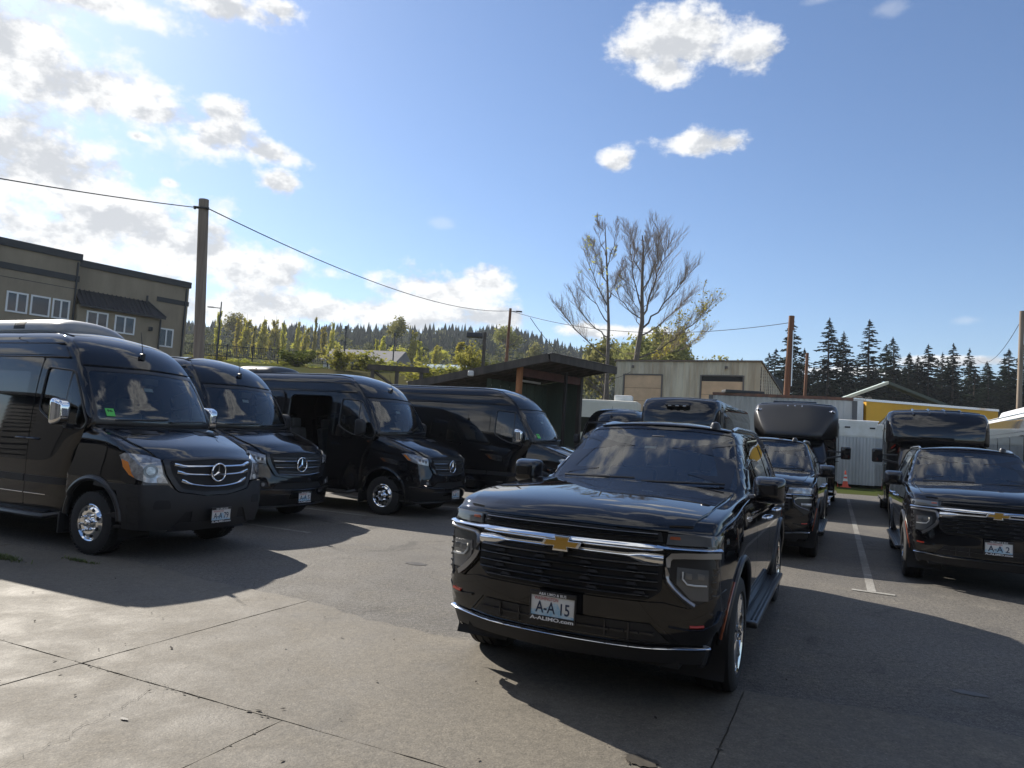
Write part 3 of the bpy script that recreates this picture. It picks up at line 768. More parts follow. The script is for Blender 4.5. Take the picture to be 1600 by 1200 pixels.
    for x0, x1 in ((-.70, -.02), (.05, .74)):
        pts = []
        for q_ in range(7):
            x_ = x0 + (x1 - x0) * q_ / 6; h = hi.hit(Vector((x_, -5, 1.37 + .02 * q_ / 6)), Vector((0, 1, 0))); pts.append(h[0] + Vector((0, -.022, .012)))
        m.tube(pts, .011, 6)
    m.build('wiper', SATIN, T)
    m = MB(); h = hi.hit(Vector((-.0, -5, 1.75)), Vector((0, 1, 0))); m.box(h[0] + Vector((0, .09, 0)), (.14, .06, .09)); m.build('mirror_housing', CABIN, T, bevel=.02)
    m = MB(); m.box(h[0] + Vector((-.06, .02, -.075)), (.11, .004, .035), rot=Matrix.Rotation(-.98, 3, 'X')); m.build('windscreen_sticker', WHITEP, T)
    # cabin
    m = MB(); m.box((0, 1.16, 1.17), (1.62, .55, .22)); m.box((.40, 1.28, 1.305), (.40, .25, .07)); m.build('dashboard', CABIN, T, bevel=.05, seg=3)
    m = MB(); m.box((0, 2.7, .55), (1.7, 3.6, .05)); m.build('floor_pan', CABIN, T)
    for sx in (-.42, .42): seat(T, sx, 1.95, .66); seat(T, sx, 3.05, .66)
    steering(T, .42, 1.50, 1.23)
    # ---- front
    zl = lambda c: c
    P('upper_grille', lo, 'y', [(-.635, 1.10), (0, 1.10), (.635, 1.10), (.62, 1.158), (0, 1.172), (-.62, 1.158)], DEEP, step=.05, off=.004, thick=.02)
    def strip(nm, pts, w, h, m, off=.012, par=None, n=None):
        mb = MB(); c = []
        for (x_, z_) in pts:
            q_ = lo.hit(Vector((x_, -5, z_)), Vector((0, 1, 0))) or lo.near(Vector((x_, -.8, z_))); c.append(q_[0] + q_[1] * off)
        vs = []; fs = []
        for i_, p_ in enumerate(c):
            hh = h[i_] if isinstance(h, (list, tuple)) else h
            d = (c[min(i_ + 1, len(c) - 1)] - c[max(i_ - 1, 0)]).normalized(); nrm = Vector((d.y, -d.x, 0)).normalized(); upv = nrm.cross(d); upv = -upv if (upv.z < 0 or (abs(upv.z) < .05 and upv.x < 0)) else upv
            for (a_, b_) in ((-1, -1), (-.8, .3), (0, .95), (.8, .3), (1, -1)):
                vs.append(p_ + upv * a_ * hh / 2 + nrm * (b_ * w / 2))
        for i_ in range(len(c) - 1):
            for k_ in range(5): fs.append((i_ * 5 + k_, i_ * 5 + (k_ + 1) % 5, (i_ + 1) * 5 + (k_ + 1) % 5, (i_ + 1) * 5 + k_))
        fs += [tuple(range(5)), tuple(reversed(range(len(vs) - 5, len(vs))))]
        mb.add(vs, fs); return mb.build(nm, m, par or T, ang=.9)
    xs = lambda a, b, n: [a + (b - a) * q / n for q in range(n + 1)]
    for z_ in (1.118, 1.143): strip('grille_bar', [(x, z_ + .006 * (1 - abs(x))) for x in xs(-.60, .60, 14)], .024, .012, GLOSSBAR, off=.014)
    P('main_grille', lo, 'y', rnd([(-.645, .80), (-.56, .735), (.56, .735), (.645, .80), (.64, .985), (-.64, .985)], .03), DEEP, step=.06, off=.003, thick=.02)
    for q_, z_ in enumerate((.955, .905, .855, .805, .765)):
        hw_ = .615 - (.05 if q_ == 4 else 0)
        gb = strip('grille_bar', [(x, z_) for x in xs(-hw_, hw_, 16)], .030, .022, GLOSSBAR, off=.016)
        mb = MB()
        for x_ in (-.46, -.16, .16, .46):
            h = lo.hit(Vector((x_ + (.05 if q_ % 2 else 0), -5, z_ - .022)), Vector((0, 1, 0))); mb.box(h[0] + Vector((0, -.014, 0)), (.075, .022, .016), taper=.7)
        if q_ < 4: mb.build('grille_brackets', PLASTIC, gb)['kind'] = 'stuff'
    if not old:
        strip('chrome_bar', [(x, 1.058 + (.006 if abs(x) < .6 else .006)) for x in xs(-.955, .955, 30)], .045, [.026 + .026 * (1 - sstep(abs(x), .55, .70)) for x in xs(-.955, .955, 30)], CHROME, off=.018)
        strip('chrome_under_bar', [(x, .998 + .012 * (1 - abs(x)) - .015 * sstep(abs(x), .4, .62)) for x in xs(-.64, .64, 24)], .03, [.03 + .05 * sstep(abs(x), .40, .56) for x in xs(-.64, .64, 24)], CHROME, off=.012)
    else:
        strip('chrome_bar', [(x, 1.035) for x in xs(-.93, .93, 30)], .04, .030, CHROME, off=.018)
        strip('chrome_under_bar', [(x, .975) for x in xs(-.66, .66, 24)], .03, .035, CHROME, off=.014)
    # emblem
    h = lo.hit(Vector((0, -5, 1.036)), Vector((0, 1, 0))); ey = h[0].y - .05
    bow = [(-.05, .05), (.06, .05), (.052, .020), (.14, .020), (.118, -.022), (.042, -.022), (.05, -.05), (-.06, -.05), (-.052, -.020), (-.14, -.020), (-.118, .022), (-.042, .022)]
    m = MB(); m.prism([(a * 1.0, c) for a, c in bow], lambda u, v: (u, ey + .02, 1.036 + v), lambda u, v: (u * 1.0, ey - .006, 1.036 + v)); em = m.build('emblem', CHROME, T, smooth=False, bevel=.003)
    m = MB(); m.prism([(a * .87, c * .76) for a, c in bow], lambda u, v: (u, ey, 1.036 + v), lambda u, v: (u * .97, ey - .011, 1.036 + v * .97)); m.build('emblem_face', GOLD, em, smooth=False)
    m = MB(); m.cyl((0, ey + .01, .965), (0, ey - .008, .965), .018, n=16); m.build('front_camera', DEEP, T)
    for s in (-1, 1):
        f = lambda pts: [(s * a, c) for a, c in pts]
        fp = lambda nm, ol, m, **k: P(nm, lo, 'y', f(ol), m, **k)
        if not old:
            fp('upper_lamp', [(.655, 1.088), (.955, 1.088), (.965, 1.15), (.90, 1.155), (.66, 1.152)], LENS, step=.04, off=.008, thick=.02)
            fp('turn_signal', [(.67, 1.120), (.735, 1.120), (.73, 1.138), (.675, 1.138)], DULLAMBER, step=.04, off=.012, thick=.004)
            fp('lamp_housing', [(.66, 1.03), (.962, 1.035), (.972, .66), (.80, .70), (.655, .85)], SATIN, step=.04, off=.003, thick=.012)
            fp('headlamp', [(.725, .955), (.905, .945), (.91, .755), (.815, .755), (.725, .85)], LENS, step=.04, off=.010, thick=.012)
            strip('running_light', f([(.955, 1.034), (.85, 1.030), (.75, 1.026), (.69, 1.02), (.668, .998), (.664, .95), (.664, .90), (.672, .865), (.71, .82), (.76, .772), (.80, .742), (.83, .722)]), .026, .036, BRACKET, off=.014)
            strip('lamp_light_guide', f([(.757, .93), (.757, .885), (.785, .853), (.83, .848), (.895, .848)]), .012, .012, WHITEP, off=.02)
            for xc in (.80, .87):
                h = lo.hit(Vector((s * xc, -5, .905)), Vector((0, 1, 0))); m = MB(); m.box(h[0] + Vector((0, -.018, 0)), (.045, .008, .04)); m.build('lamp_module', MODDIM, T, bevel=.006)
        else:
            fp('headlamp', [(.60, 1.055), (.965, 1.06), (.97, 1.135), (.90, 1.15), (.62, 1.135)], LENSCLEAR, step=.04, off=.010, thick=.02)
            fp('lamp_housing', [(.70, 1.0), (.95, 1.0), (.965, .70), (.86, .72), (.70, .86)], SATIN, step=.04, off=.003, thick=.012)
            strip('running_light', f([(.95, .995), (.85, .99), (.74, .985), (.70, .96), (.695, .92), (.72, .88), (.80, .84), (.90, .805)]), .022, .022, SILVER, off=.014)
            strip('fog_lamp', f([(.80, .885), (.87, .885), (.94, .885)]), .015, .05, LENSCLEAR, off=.012)
        # black louvres outboard of the lamp
        if not old:
            for q_ in range(6):
                h = lo.hit(Vector((s * .945, -5, .74 + q_ * .042)), Vector((0, 1, 0))); m = MB(); m.box(h[0] - h[1] * .003, (.034, .012, .012), rot=Matrix.Rotation(s * .7, 3, 'Z')); m.build('louvre', GLOSSBAR, T)
        # bumper corner edge with its reflector
        strip('bumper_edge', f([(.69, .585), (.78, .573), (.88, .578), (.945, .615), (.965, .67)]), .018, .014, BLACK, off=.012)
        strip('front_reflector', f([(.81, .592), (.85, .592), (.89, .598)]), .012, .016, RED, off=.012)
    P('bumper', lo, 'y', [(-.985, .60), (-.985, .80), (-.80, .70), (-.66, .725), (-.56, .722), (.56, .722), (.66, .725), (.80, .70), (.985, .80), (.985, .60), (.90, .48), (.72, .47), (.60, .60), (-.60, .60), (-.72, .47), (-.90, .48)], step=.05, off=.006, thick=.02)
    P('lower_intake', lo, 'y', [(-.58, .585), (.58, .585), (.69, .475), (-.69, .475)], PLASTIC, step=.05, off=-.002, thick=.01)
    mb = MB()
    for x_ in (-.45, -.3, .3, .45):
        h = lo.hit(Vector((x_, -5, .53)), Vector((0, 1, 0))); mb.box(h[0] + Vector((0, -.004, 0)), (.012, .02, .10))
    for z_ in (.525,):
        for x_ in xs(-.56, .56, 12):
            h = lo.hit(Vector((x_, -5, z_)), Vector((0, 1, 0))); mb.box(h[0] + Vector((0, -.002, 0)), (.095, .016, .012))
    mb.build('intake_rib', SATIN, T)
    strip('lower_trim', [(x, .437 + .02 * sstep(abs(x), .5, .92)) for x in xs(-.915, .915, 30)], .03, .024, CHROME, off=.014)
    P('lower_valance', lo, 'y', [(-.90, .43), (0, .415), (.90, .43), (.87, .345), (0, .325), (-.87, .345)], PLASTIC, step=.06, off=.002, thick=.02)
    # rear and roof extras
    P('tailgate', lo, 'r', [(-.84, .62), (.84, .62), (.82, 1.28), (-.82, 1.28)], step=.1, off=.004)
    P('rear_glass', hi, 'r', rnd([(-.78, 1.35), (.78, 1.35), (.66, 1.75), (-.66, 1.75)], .06), PRIVACY, step=.1, off=.003)
    for s in (-1, 1): P('tail_lamp', lo, 'r', [(s * .85, .80), (s * .96, .80), (s * .94, 1.24), (s * .84, 1.24)], RED, step=.08, off=.006)
    P('rear_bumper', lo, 'r', [(-.97, .36), (.97, .36), (.98, .58), (-.98, .58)], PLASTIC, step=.1, off=.01)
    h = hi.hit(Vector((.50, 1.86, 4)), Vector((0, 0, -1)))
    m = MB(); m.lathe([(0, .052), (.03, .05), (.062, .036), (.074, .001)], o=h[0] + Vector((0, 0, -.01)), ax='z', n=20); m.build('roof_light', SATIN, T)
    m = MB(); m.box(( 0, 1.8, .34), (1.5, 5.2, .06)); m.build('underbody', DEEP, T)
    m = MB(); m.box((0, -.45, .72), (1.25, .05, .7)); m.build('radiator', DEEP, T)
    return T
LENSDIM = mat('lamp_reflector', (.20, .205, .21), .18, metal=.5, coat=1.0, var=.6, vscale=14)
# ------------------------------------------------------------------ tall passenger vans
VZ = [.36, .55, .80, 1.05, 1.30, 1.54, 1.85, 2.16, 2.36, 2.50, 2.62, 2.70, 2.735]
VT = [0, .012, .05, .12, .24, .4, .6, .8, .95, .99, 1]
VA = [-1, -.97, -.86, -.5, 0, .5, .86, .97, 1]
def van_cabin(i, j, k):
    a, t, z = VA[i], VT[j], VZ[k]
    yf = interp(z, [(.36, .42), (1.05, .36), (1.30, .22), (1.54, -.02), (1.85, .17), (2.16, .37), (2.36, .53), (2.50, .68), (2.62, .88), (2.70, 1.12), (2.735, 1.35)])
    yr = 5.96 - interp(z, [(.36, 0), (1.3, .02), (2.36, .10), (2.735, .35)])
    y = yf + (yr - yf) * t
    hw = interp(z, [(.36, .965), (.55, .985), (1.05, .995), (1.54, .985), (1.85, .962), (2.16, .925), (2.36, .885), (2.50, .845), (2.62, .78), (2.70, .69), (2.735, .60)])
    hw *= interp(t, [(0, .925), (.012, .945), (.05, .972), (.12, .993), (.24, 1), (.9, 1), (1, .96)])
    x = a * hw
    y += .21 * abs(a) ** 2.3 * max(0, 1 - t * 7)
    if k == len(VZ) - 1: z += .04 * (1 - a * a) * sstep(t, -.1, .1)
    return (x, y, z)
NY = [-1.0, -.97, -.86, -.66, -.40, -.1, .2, .46, .50]
NF = [0, .06, .3, .55, .8, .94, 1]
def van_nose(old):
    def fn(i, j, k):
        a, y, f = VA[i], NY[j], NF[k]
        zt = interp(y, [(-1, 1.12), (-.97, 1.16), (-.86, 1.215), (-.66, 1.285), (-.40, 1.36), (-.1, 1.455), (.2, 1.53), (.5, 1.56)]); z0 = .30
        z = z0 + (zt - z0) * f
        hw = interp(z, [(.3, .93), (.5, .975), (.8, .992), (1.1, .988), (1.25, .965), (1.4, .94), (1.56, .90)])
        hw *= interp(y, [(-1, .93), (-.86, .955), (-.66, .975), (-.40, .99), (-.1, 1)])
        x = a * hw
        w = min(1, max(0, (-.05 - y) / .95))
        yy = y + .27 * abs(x) ** 2.6 * w
        if y < -.8: yy += interp(z, [(.3, .08), (.42, .02), (.55, 0), (.78, .02), (.86, .05), (1.1, .07), (1.2, .10)]) * w
        if k == len(NF) - 1:
            z += .05 * (1 - abs(a) ** 2.2) - .015
        return (x, yy, z)
    return fn
def van_wheel(parent, style):
    r, rr, w = .375, .215, .235
    o = tyre_mb(r, rr, w).build('wheel', TYRE, parent)
    m = MB(); m.lathe([(-.06, rr - .01), (.085, rr - .012), (.112, rr + .006), (.118, rr - .002), (.108, rr - .016), (.095, rr - .022), (.125, rr - .055), (.128, rr - .085), (.118, .088), (.118, .001)], n=44)
    m.build('rim', CHROME, o, ang=.5)
    n = 8 if style == 'slots' else 12
    h = MB()
    for k in range(n):
        a = 2 * pi * (k + .5) / n; rad = rr - .052; R_ = Matrix.Rotation(a, 3, 'X')
        pts = []
        for q in range(12):
            t = 2 * pi * q / 12; u, v = (.026 * cos(t), .019 * sin(t)) if style == 'slots' else (.017 * cos(t), .017 * sin(t))
            pts.append(R_ @ Vector((.1265 - (v * .25), u, rad + v)))
        h.add(pts, [tuple(range(12))])
    h.build('rim_openings', DEEP, o, smooth=False, fix=False)['kind'] = 'stuff'
    c = MB(); c.lathe([(.10, .085), (.135, .082), (.142, .070)], n=28); c.lathe([(.142, .074), (.128, .068), (.128, .045)], n=28)
    c.lathe([(.12, .046), (.165, .044), (.178, .034), (.182, .001)], n=20); c.build('hub_cap', CHROME, o, ang=.5)
    for k in range(6):
        a = 2 * pi * k / 6 + .2; b = MB(); p = Vector((0, .092 * cos(a), .092 * sin(a)))
        b.tube([p + Vector((.11, 0, 0)), p + Vector((.165, 0, 0)), p + Vector((.185, 0, 0))], [.015, .014, .004], 6); b.build('lug_nut', CHROME, o)
    return o
def star(parent, x, y, z, r):
    m = MB(); m.tube([(x + r * cos(t), y, z + r * sin(t)) for t in [2 * pi * k / 32 for k in range(32)]], .0095, 8, closed=True)
    for k in range(3):
        a = pi / 2 + 2 * pi * k / 3; d = Vector((cos(a), 0, sin(a))); p = Vector((-sin(a), 0, cos(a))); c = Vector((x, y, z))
        A = [c + d * r, c + p * .021 - d * .012, c - p * .021 - d * .012, c + Vector((0, -.016, 0)), c + Vector((0, .01, 0))]
        m.add(A, [(0, 1, 3), (0, 3, 2), (0, 4, 1), (0, 2, 4)])
    return m.build('star_emblem', CHROME, parent, ang=.3)
def build_van(name, label, group, old=True, chrome_mirror=True, door_open=False, ac=None, sticker=True, antenna=True):
    T = empty(name, label=label, cat='van', group=group)
    cb_ = Body(8, 10, 12, van_cabin, 3); ns = Body(8, 8, 6, van_nose(old), 3)
    WB = 4.325
    ws = [(-.84, 1.60), (0, 1.575), (.84, 1.60), (.815, 2.0), (.78, 2.20), (0, 2.225), (-.78, 2.20), (-.815, 2.0)]
    fwin = [(1.16, 1.68), (1.155, 2.22), (.68, 2.185), (.50, 1.92), (.29, 1.555), (.36, 1.46), (.80, 1.515), (.98, 1.58)]
    opening = [(1.34, .50), (2.55, .50), (2.55, 2.33), (1.34, 2.33)]
    def keep(c, bi):
        if bi == 1: 
            if abs(c.x) > .55 and hypot(c.y, c.z - .42) < .56 and c.z < 1.0: return False
            return c.y < .30 and c.z > .34
        if c.z < 1.5 and c.y < .52: return False
        if abs(c.x) > .55:
            for cy in (0, WB):
                if hypot(c.y - cy, c.z - .40) < .54 and c.z < .95: return False
        if c.y < .75 and inside((c.x, c.z), [(-.80, 1.62), (.80, 1.62), (.75, 2.18), (-.75, 2.18)]): return False
        if abs(c.x) > .7 and inside((c.y, c.z), [(1.10, 1.72), (1.10, 2.16), (.75, 2.14), (.42, 1.66), (.9, 1.62)]): return False
        if door_open and c.x < -.6 and inside((c.y, c.z), opening): return False
        return True
    shell('body', [cb_, ns], BLACK, T, keep)
    P = lambda nm, b, ax, ol, m=BLACK, **k: panel(nm, b, ax, ol, m, T, **k)
    # hood
    P('hood', ns, 'z', [(-.52, -.885), (0, -.935), (.52, -.885), (.70, -.76), (.80, -.40), (.845, .05), (.83, .12), (0, .02), (-.83, .12), (-.845, .05), (-.80, -.40), (-.70, -.76)], step=.055, off=.006, thick=.022)
    for s in (-1, 1):
        vent = rnd([(s * .28, -.12), (s * .74, -.02), (s * .66, -.16), (s * .30, -.24)], .02)
        o = P('hood_vent', ns, 'z', vent, PLASTIC, step=.05, off=.010, thick=.006)
        m = MB()
        for q in range(5):
            h = ns.hit(Vector((s * .5, -.20 + q * .035, 4)), Vector((0, 0, -1))); m.box(h[0] + Vector((0, 0, .012)), (.34 - .02 * q, .010, .006))
        m.build('vent_slats', DEEP, o)['kind'] = 'stuff'
    P('cowl', ns, 'z', [(-.86, .13), (0, .03), (.86, .13), (.84, .30), (-.84, .30)], PLASTIC, step=.06, off=.002)
    for s in (-1, 1):
        ar = [p for p in arch_pts(.0, .42, .47, .34)]
        fen = [(-.66, .88), (-.70, 1.02), (-.60, 1.24), (-.30, 1.36), (.05, 1.475), (.16, 1.52), (.33, 1.42), (.40, 1.10), (.52, .84), (.54, .40), (.455, .40)] + [p for p in ar if p[1] > .40] + [(-.455, .50)]
        P('fender', ns, 'x', fen, side=s, step=.045, off=.003)
        # A pillar and door
        door = [(.345, 1.44), (.30, 1.535), (.52, 1.90), (.71, 2.235), (.80, 2.30), (1.22, 2.345), (1.28, 2.30), (1.29, .47), (.58, .47), (.545, .84), (.425, 1.11)]
        P('front_door', cb_, 'x', rnd(door, [0, 0, 0, .05, .05, .04, .05, .04, .04, .05, 0]), holes=[rnd(fwin, .05)], side=s, step=.06, off=.003)
        P('front_window', cb_, 'x', rnd(fwin, .05), SIDEGLASS, side=s, step=.08, off=-.004, thick=.004)
        m = MB(); q0 = cb_.hit(Vector((s * 5, .70, 1.52)), Vector((-s, 0, 0)))[0]; q1 = cb_.hit(Vector((s * 5, .72, 2.19)), Vector((-s, 0, 0)))[0]
        m.tube([q0, q1], .016, 6); m.build('window_divider', SATIN, T)
        m = MB(); pts = [cb_.hit(Vector((s * 5, a, b)), Vector((-s, 0, 0))) for a, b in dens(rnd(fwin, .06), .05)]
        m.tube([h[0] + h[1] * .006 for h in pts], .012, 6, closed=True); m.build('window_seal', SATIN, T)
        P('a_pillar', cb_, (-s * .62, .78, 0), [(s * .89, .18, 1.52), (s * .80, .56, 2.17), (s * .77, .66, 2.24), (s * .83, .80, 2.28), (s * .90, .66, 2.18), (s * .935, .44, 1.84), (s * .95, .26, 1.53)], step=.05, off=.004)
        # sliding door or side panel, rear panel with long dark glass
        b1 = [(1.475, 1.50), (2.45, 1.50), (2.45, 2.16), (1.475, 2.16)]; b2 = [(2.72, 1.50), (4.05, 1.50), (4.05, 2.16), (2.72, 2.16)]; b3 = [(4.20, 1.50), (5.72, 1.50), (5.68, 2.15), (4.20, 2.16)]
        if not (door_open and s < 0):
            P('sliding_door' if s < 0 else 'side_panel', cb_, 'x', rnd([(1.303, .47), (2.575, .47), (2.575, 2.345), (1.303, 2.345)], .04), holes=[rnd(b1, .08)], side=s, step=.09, off=.003)
            P('side_window', cb_, 'x', rnd(b1, .08), PRIVACY, side=s, step=.11, off=.001, thick=.004)
        arr = arch_pts(WB, .42, .47, .36)
        P('rear_panel', cb_, 'x', [(2.59, .47), (WB - .47, .47)][:1] + [(2.59, 2.345), (5.84, 2.33), (5.92, .50)] + [p for p in arr if p[1] > .47] + [(2.62, .47)], holes=[rnd(b2, .08), rnd(b3, .08)], side=s, step=.10, off=.003)
        for bb in (b2, b3): P('side_window', cb_, 'x', rnd(bb, .08), PRIVACY, side=s, step=.12, off=.001, thick=.004)
        # drip channel, roof shoulder
        P('roof_side', cb_, 'x', [(.86, 2.37), (1.20, 2.385), (5.82, 2.385), (5.78, 2.53), (1.20, 2.53), (1.02, 2.50)], side=s, step=.08, off=.006)
        m = MB(); m.tube([cb_.hit(Vector((s * 5, y_, 2.362)), Vector((-s, 0, 0)))[0] + Vector((s * .006, 0, 0)) for y_ in [.86 + 4.9 * q / 24 for q in range(25)]], .014, 6); m.build('drip_rail', BLACK, T)
        m = MB(); m.tube([cb_.hit(Vector((s * 5, y_, 2.545)), Vector((-s, 0, 0)))[0] + Vector((s * .004, 0, 0)) for y_ in [1.08 + 4.6 * q / 24 for q in range(25)]], .012, 6); m.build('roof_seam', BLACK, T)
        # rub strip (pieces end at the door lines)
        segs = [(.56, 1.285), (1.31, 2.57), (2.60, WB - .50), (WB + .50, 5.85)]
        for qi, (y0, y1) in enumerate(segs):
            if door_open and s < 0 and qi == 1: continue
            P('rub_strip', cb_, 'x', rnd([(y0, .765), (y1, .765), (y1, .85), (y0, .85)], .01), PLASTIC if old else BLACK, side=s, step=.06, off=.016, thick=.018)
            m = MB(); m.tube([cb_.hit(Vector((s * 5, y_, .625)), Vector((-s, 0, 0)))[0] + Vector((s * .007, 0, 0)) for y_ in (y0, (y0 + y1) / 2, y1)], .006, 5); m.build('body_crease', CHROME if old else BLACK, T)
        for cy in (0.0, WB):
            b_ = ns if cy == 0 else cb_
            pts = []
            for y_, z_ in arch_pts(cy, .42, .485, .44, n=26):
                h = b_.hit(Vector((s * 5, y_, z_)), Vector((-s, 0, 0))) or b_.near(Vector((s, y_, z_)))
                if y_ > .40 and cy == 0: h = cb_.hit(Vector((s * 5, y_, z_)), Vector((-s, 0, 0)))
                pts.append(Vector((s * max(abs(h[0].x) + .012, .96), h[0].y, h[0].z)))
            m = MB(); m.tube(pts, .036, 8); m.build('arch_flare', SATIN if old else BLACK, T)
            wheel_housing(T, s, .955, cy, .40, .50, .42, .22)
        w = van_wheel(T, 'slots' if old else 'holes'); wheel_at(w, (s * .862, 0, .375), s)
        w2 = copy_tree(w, T); wheel_at(w2, (s * .862, WB, .375), s)
        m = MB(); m.box((s * .93, .53, .33), (.16, .03, .26)); m.build('mud_flap', PLASTIC, T, bevel=.01)
        # step
        m = MB(); m.tube([(s * .90, .70, .405), (s * 1.02, .80, .375), (s * 1.03, .95, .37), (s * 1.03, 3.45, .37), (s * .9, 3.6, .40)], .034, 8)
        m.box((s * .96, 2.2, .392), (.12, 2.6, .03)); m.build('running_board', SATIN, T)
        for yy in ((1.20,) if (door_open and s < 0) else (1.20, 1.42)):
            h = cb_.hit(Vector((s * 5, yy, 1.30)), Vector((-s, 0, 0))); m = MB()
            m.tube([h[0] + Vector((0, -.10, 0)), h[0] + Vector((s * .03, -.08, .005)), h[0] + Vector((s * .036, .0, .008)), h[0] + Vector((s * .03, .08, .005)), h[0] + Vector((0, .10, 0))], .014, 8); m.build('door_handle', BLACK, T)
        mirror(T, s, 1.03, 1.235, .50, 1.50, 1.83, .17, CHROME if chrome_mirror else PLASTIC, base=.93, armz=1.50)
    # windscreen and roof cap
    P('windscreen_frame', cb_, 'y', [(-.90, 1.545), (0, 1.525), (.90, 1.545), (.87, 2.0), (.815, 2.245), (0, 2.262), (-.815, 2.245), (-.87, 2.0)], SATIN, holes=[rnd(ws, [.05, 0, .05, 0, .05, 0, .05, 0])], step=.05, off=.003, thick=.006)
    P('windscreen', cb_, 'y', rnd(ws, [.05, 0, .05, 0, .05, 0, .05, 0]), WSGLASS, step=.07, off=-.002, thick=.003)
    P('roof_cap', cb_, 'y', [(-.805, 2.272), (0, 2.288), (.805, 2.272), (.76, 2.45), (.70, 2.60), (.60, 2.665), (0, 2.70), (-.60, 2.665), (-.70, 2.60), (-.76, 2.45)], step=.05, off=.006)
    P('roof', cb_, 'z', rnd([(-.60, 1.22), (0, 1.06), (.60, 1.22), (.60, 5.55), (-.60, 5.55)], [.05, .4, .05, .1, .1]), step=.12, off=.003)
    m = MB()
    for x0, x1 in ((-.66, .02), (.08, .74)):
        pts = []
        for q in range(7):
            x_ = x0 + (x1 - x0) * q / 6; h = cb_.hit(Vector((x_, -5, 1.585 + .03 * q / 6)), Vector((0, 1, 0))); pts.append(h[0] + Vector((0, -.022, .012)))
        m.tube(pts, .012, 6)
    m.build('wiper', SATIN, T)
    if sticker:
        h = cb_.hit(Vector((-.70, -5, 1.69)), Vector((0, 1, 0))); up_ = Vector((0, .52, .85)); sx_ = Vector((.93, -.34, .0)).normalized()
        g_ = mat('green_sticker', (.10, .55, .10), .5) if 'green_sticker' not in MATS else MATS['green_sticker']
        def F(u, v, d): return h[0] + sx_ * u + up_ * v + h[1] * (.004 + d)
        m = MB(); m.add([F(-.05, -.055, 0), F(.05, -.055, 0), F(.05, .055, 0), F(-.05, .055, 0)], [(0, 1, 2, 3)]); st = m.build('permit_sticker', g_, T, smooth=False, fix=False)
        vs, fs = text_mesh('96', .06, .035, .03); m = MB(); m.add([F(a, b + .02, .002) for a, b in vs], fs); m.build('sticker_number', DEEP, st, smooth=False, fix=False)
    h = cb_.hit(Vector((0, -5, 2.10)), Vector((0, 1, 0))); m = MB(); m.box(h[0] + Vector((0, .10, .02)), (.24, .08, .10)); m.build('mirror_housing', CABIN, T, bevel=.02)
    m = MB(); m.box(h[0] + Vector((-.05, .03, -.09)), (.13, .004, .05), rot=Matrix.Rotation(-.55, 3, 'X')); m.build('windscreen_sticker', WHITEP, T)
    if antenna:
        h = cb_.hit(Vector((0, -5, 2.44)), Vector((0, 1, 0)))
        m = MB(); m.tube([h[0] + Vector((0, .02, -.03)), h[0] + Vector((0, -.02, -.005)), h[0] + Vector((0, -.025, .05)), h[0] + Vector((0, .03, .06))], [.02, .034, .030, .012], 10)
        m.tube([h[0] + Vector((0, -.02, .04)), h[0] + Vector((.0, .06, .36))], [.006, .0035], 6); m.build('antenna', PLASTIC, T)
    # cabin
    m = MB(); m.box((0, .55, 1.40), (1.66, .62, .26)); m.box((.42, .72, 1.55), (.42, .3, .10)); m.build('dashboard', CABIN, T, bevel=.06, seg=3)
    m = MB(); m.box((0, 3.2, .62), (1.76, 5.2, .06)); m.box((0, 1.9, .5), (1.7, .5, .2)); m.build('floor_pan', CABIN, T)
    for sx in (-.48, .48): seat(T, sx, 1.15, .86, h=.68)
    for yy in (2.3, 3.2, 4.1):
        for sx in (-.5, .5): seat(T, sx, yy, .72, h=.7)
    steering(T, .45, .86, 1.42, r=.2)
    m = MB(); m.box((0, 1.95, 2.40), (1.3, 1.0, .04)); m.build('headliner', CABIN, T)
    # ---- front end
    def strip(nm, b, pts, hgt, wid, m, off=.012):
        mb = MB(); c = []
        for (x_, z_) in pts:
            q_ = b.hit(Vector((x_, -5, z_)), Vector((0, 1, 0))) or b.near(Vector((x_, -.8, z_))); c.append(q_[0] + q_[1] * off)
        vs = []; fs = []
        for i_, p_ in enumerate(c):
            hh = hgt[i_] if isinstance(hgt, (list, tuple)) else hgt
            d = (c[min(i_ + 1, len(c) - 1)] - c[max(i_ - 1, 0)]).normalized(); nrm = Vector((d.y, -d.x, 0)).normalized(); upv = d.cross(nrm); upv = upv if upv.z > 0 else -upv
            for (a_, b__) in ((-1, -1), (-.75, .5), (0, 1), (.75, .5), (1, -1)): vs.append(p_ + upv * a_ * hh / 2 + nrm * (b__ * wid / 2))
        for i_ in range(len(c) - 1):
            for k_ in range(5): fs.append((i_ * 5 + k_, i_ * 5 + (k_ + 1) % 5, (i_ + 1) * 5 + (k_ + 1) % 5, (i_ + 1) * 5 + k_))
        fs += [tuple(range(5)), tuple(range(len(vs) - 5, len(vs)))]
        mb.add(vs, fs); return mb.build(nm, m, T, ang=.9)
    xs = lambda a, b, n: [a + (b - a) * q / n for q in range(n + 1)]
    P('grille', ns, 'y', rnd([(-.60, 1.0), (-.64, 1.145), (0, 1.175), (.64, 1.145), (.60, 1.0), (.50, .83), (.2, .785), (-.2, .785), (-.50, .83)], .04), DEEP, step=.05, off=.006, thick=.02)
    P('grille_surround', ns, 'y', rnd([(-.665, 1.0), (-.70, 1.165), (0, 1.20), (.70, 1.165), (.665, 1.0), (.545, .80), (.2, .745), (-.2, .745), (-.545, .80)], .05), SATIN if old else BLACK, holes=[rnd([(-.60, 1.0), (-.64, 1.145), (0, 1.175), (.64, 1.145), (.60, 1.0), (.50, .83), (.2, .785), (-.2, .785), (-.50, .83)], .04)], step=.045, off=.016, thick=.02)
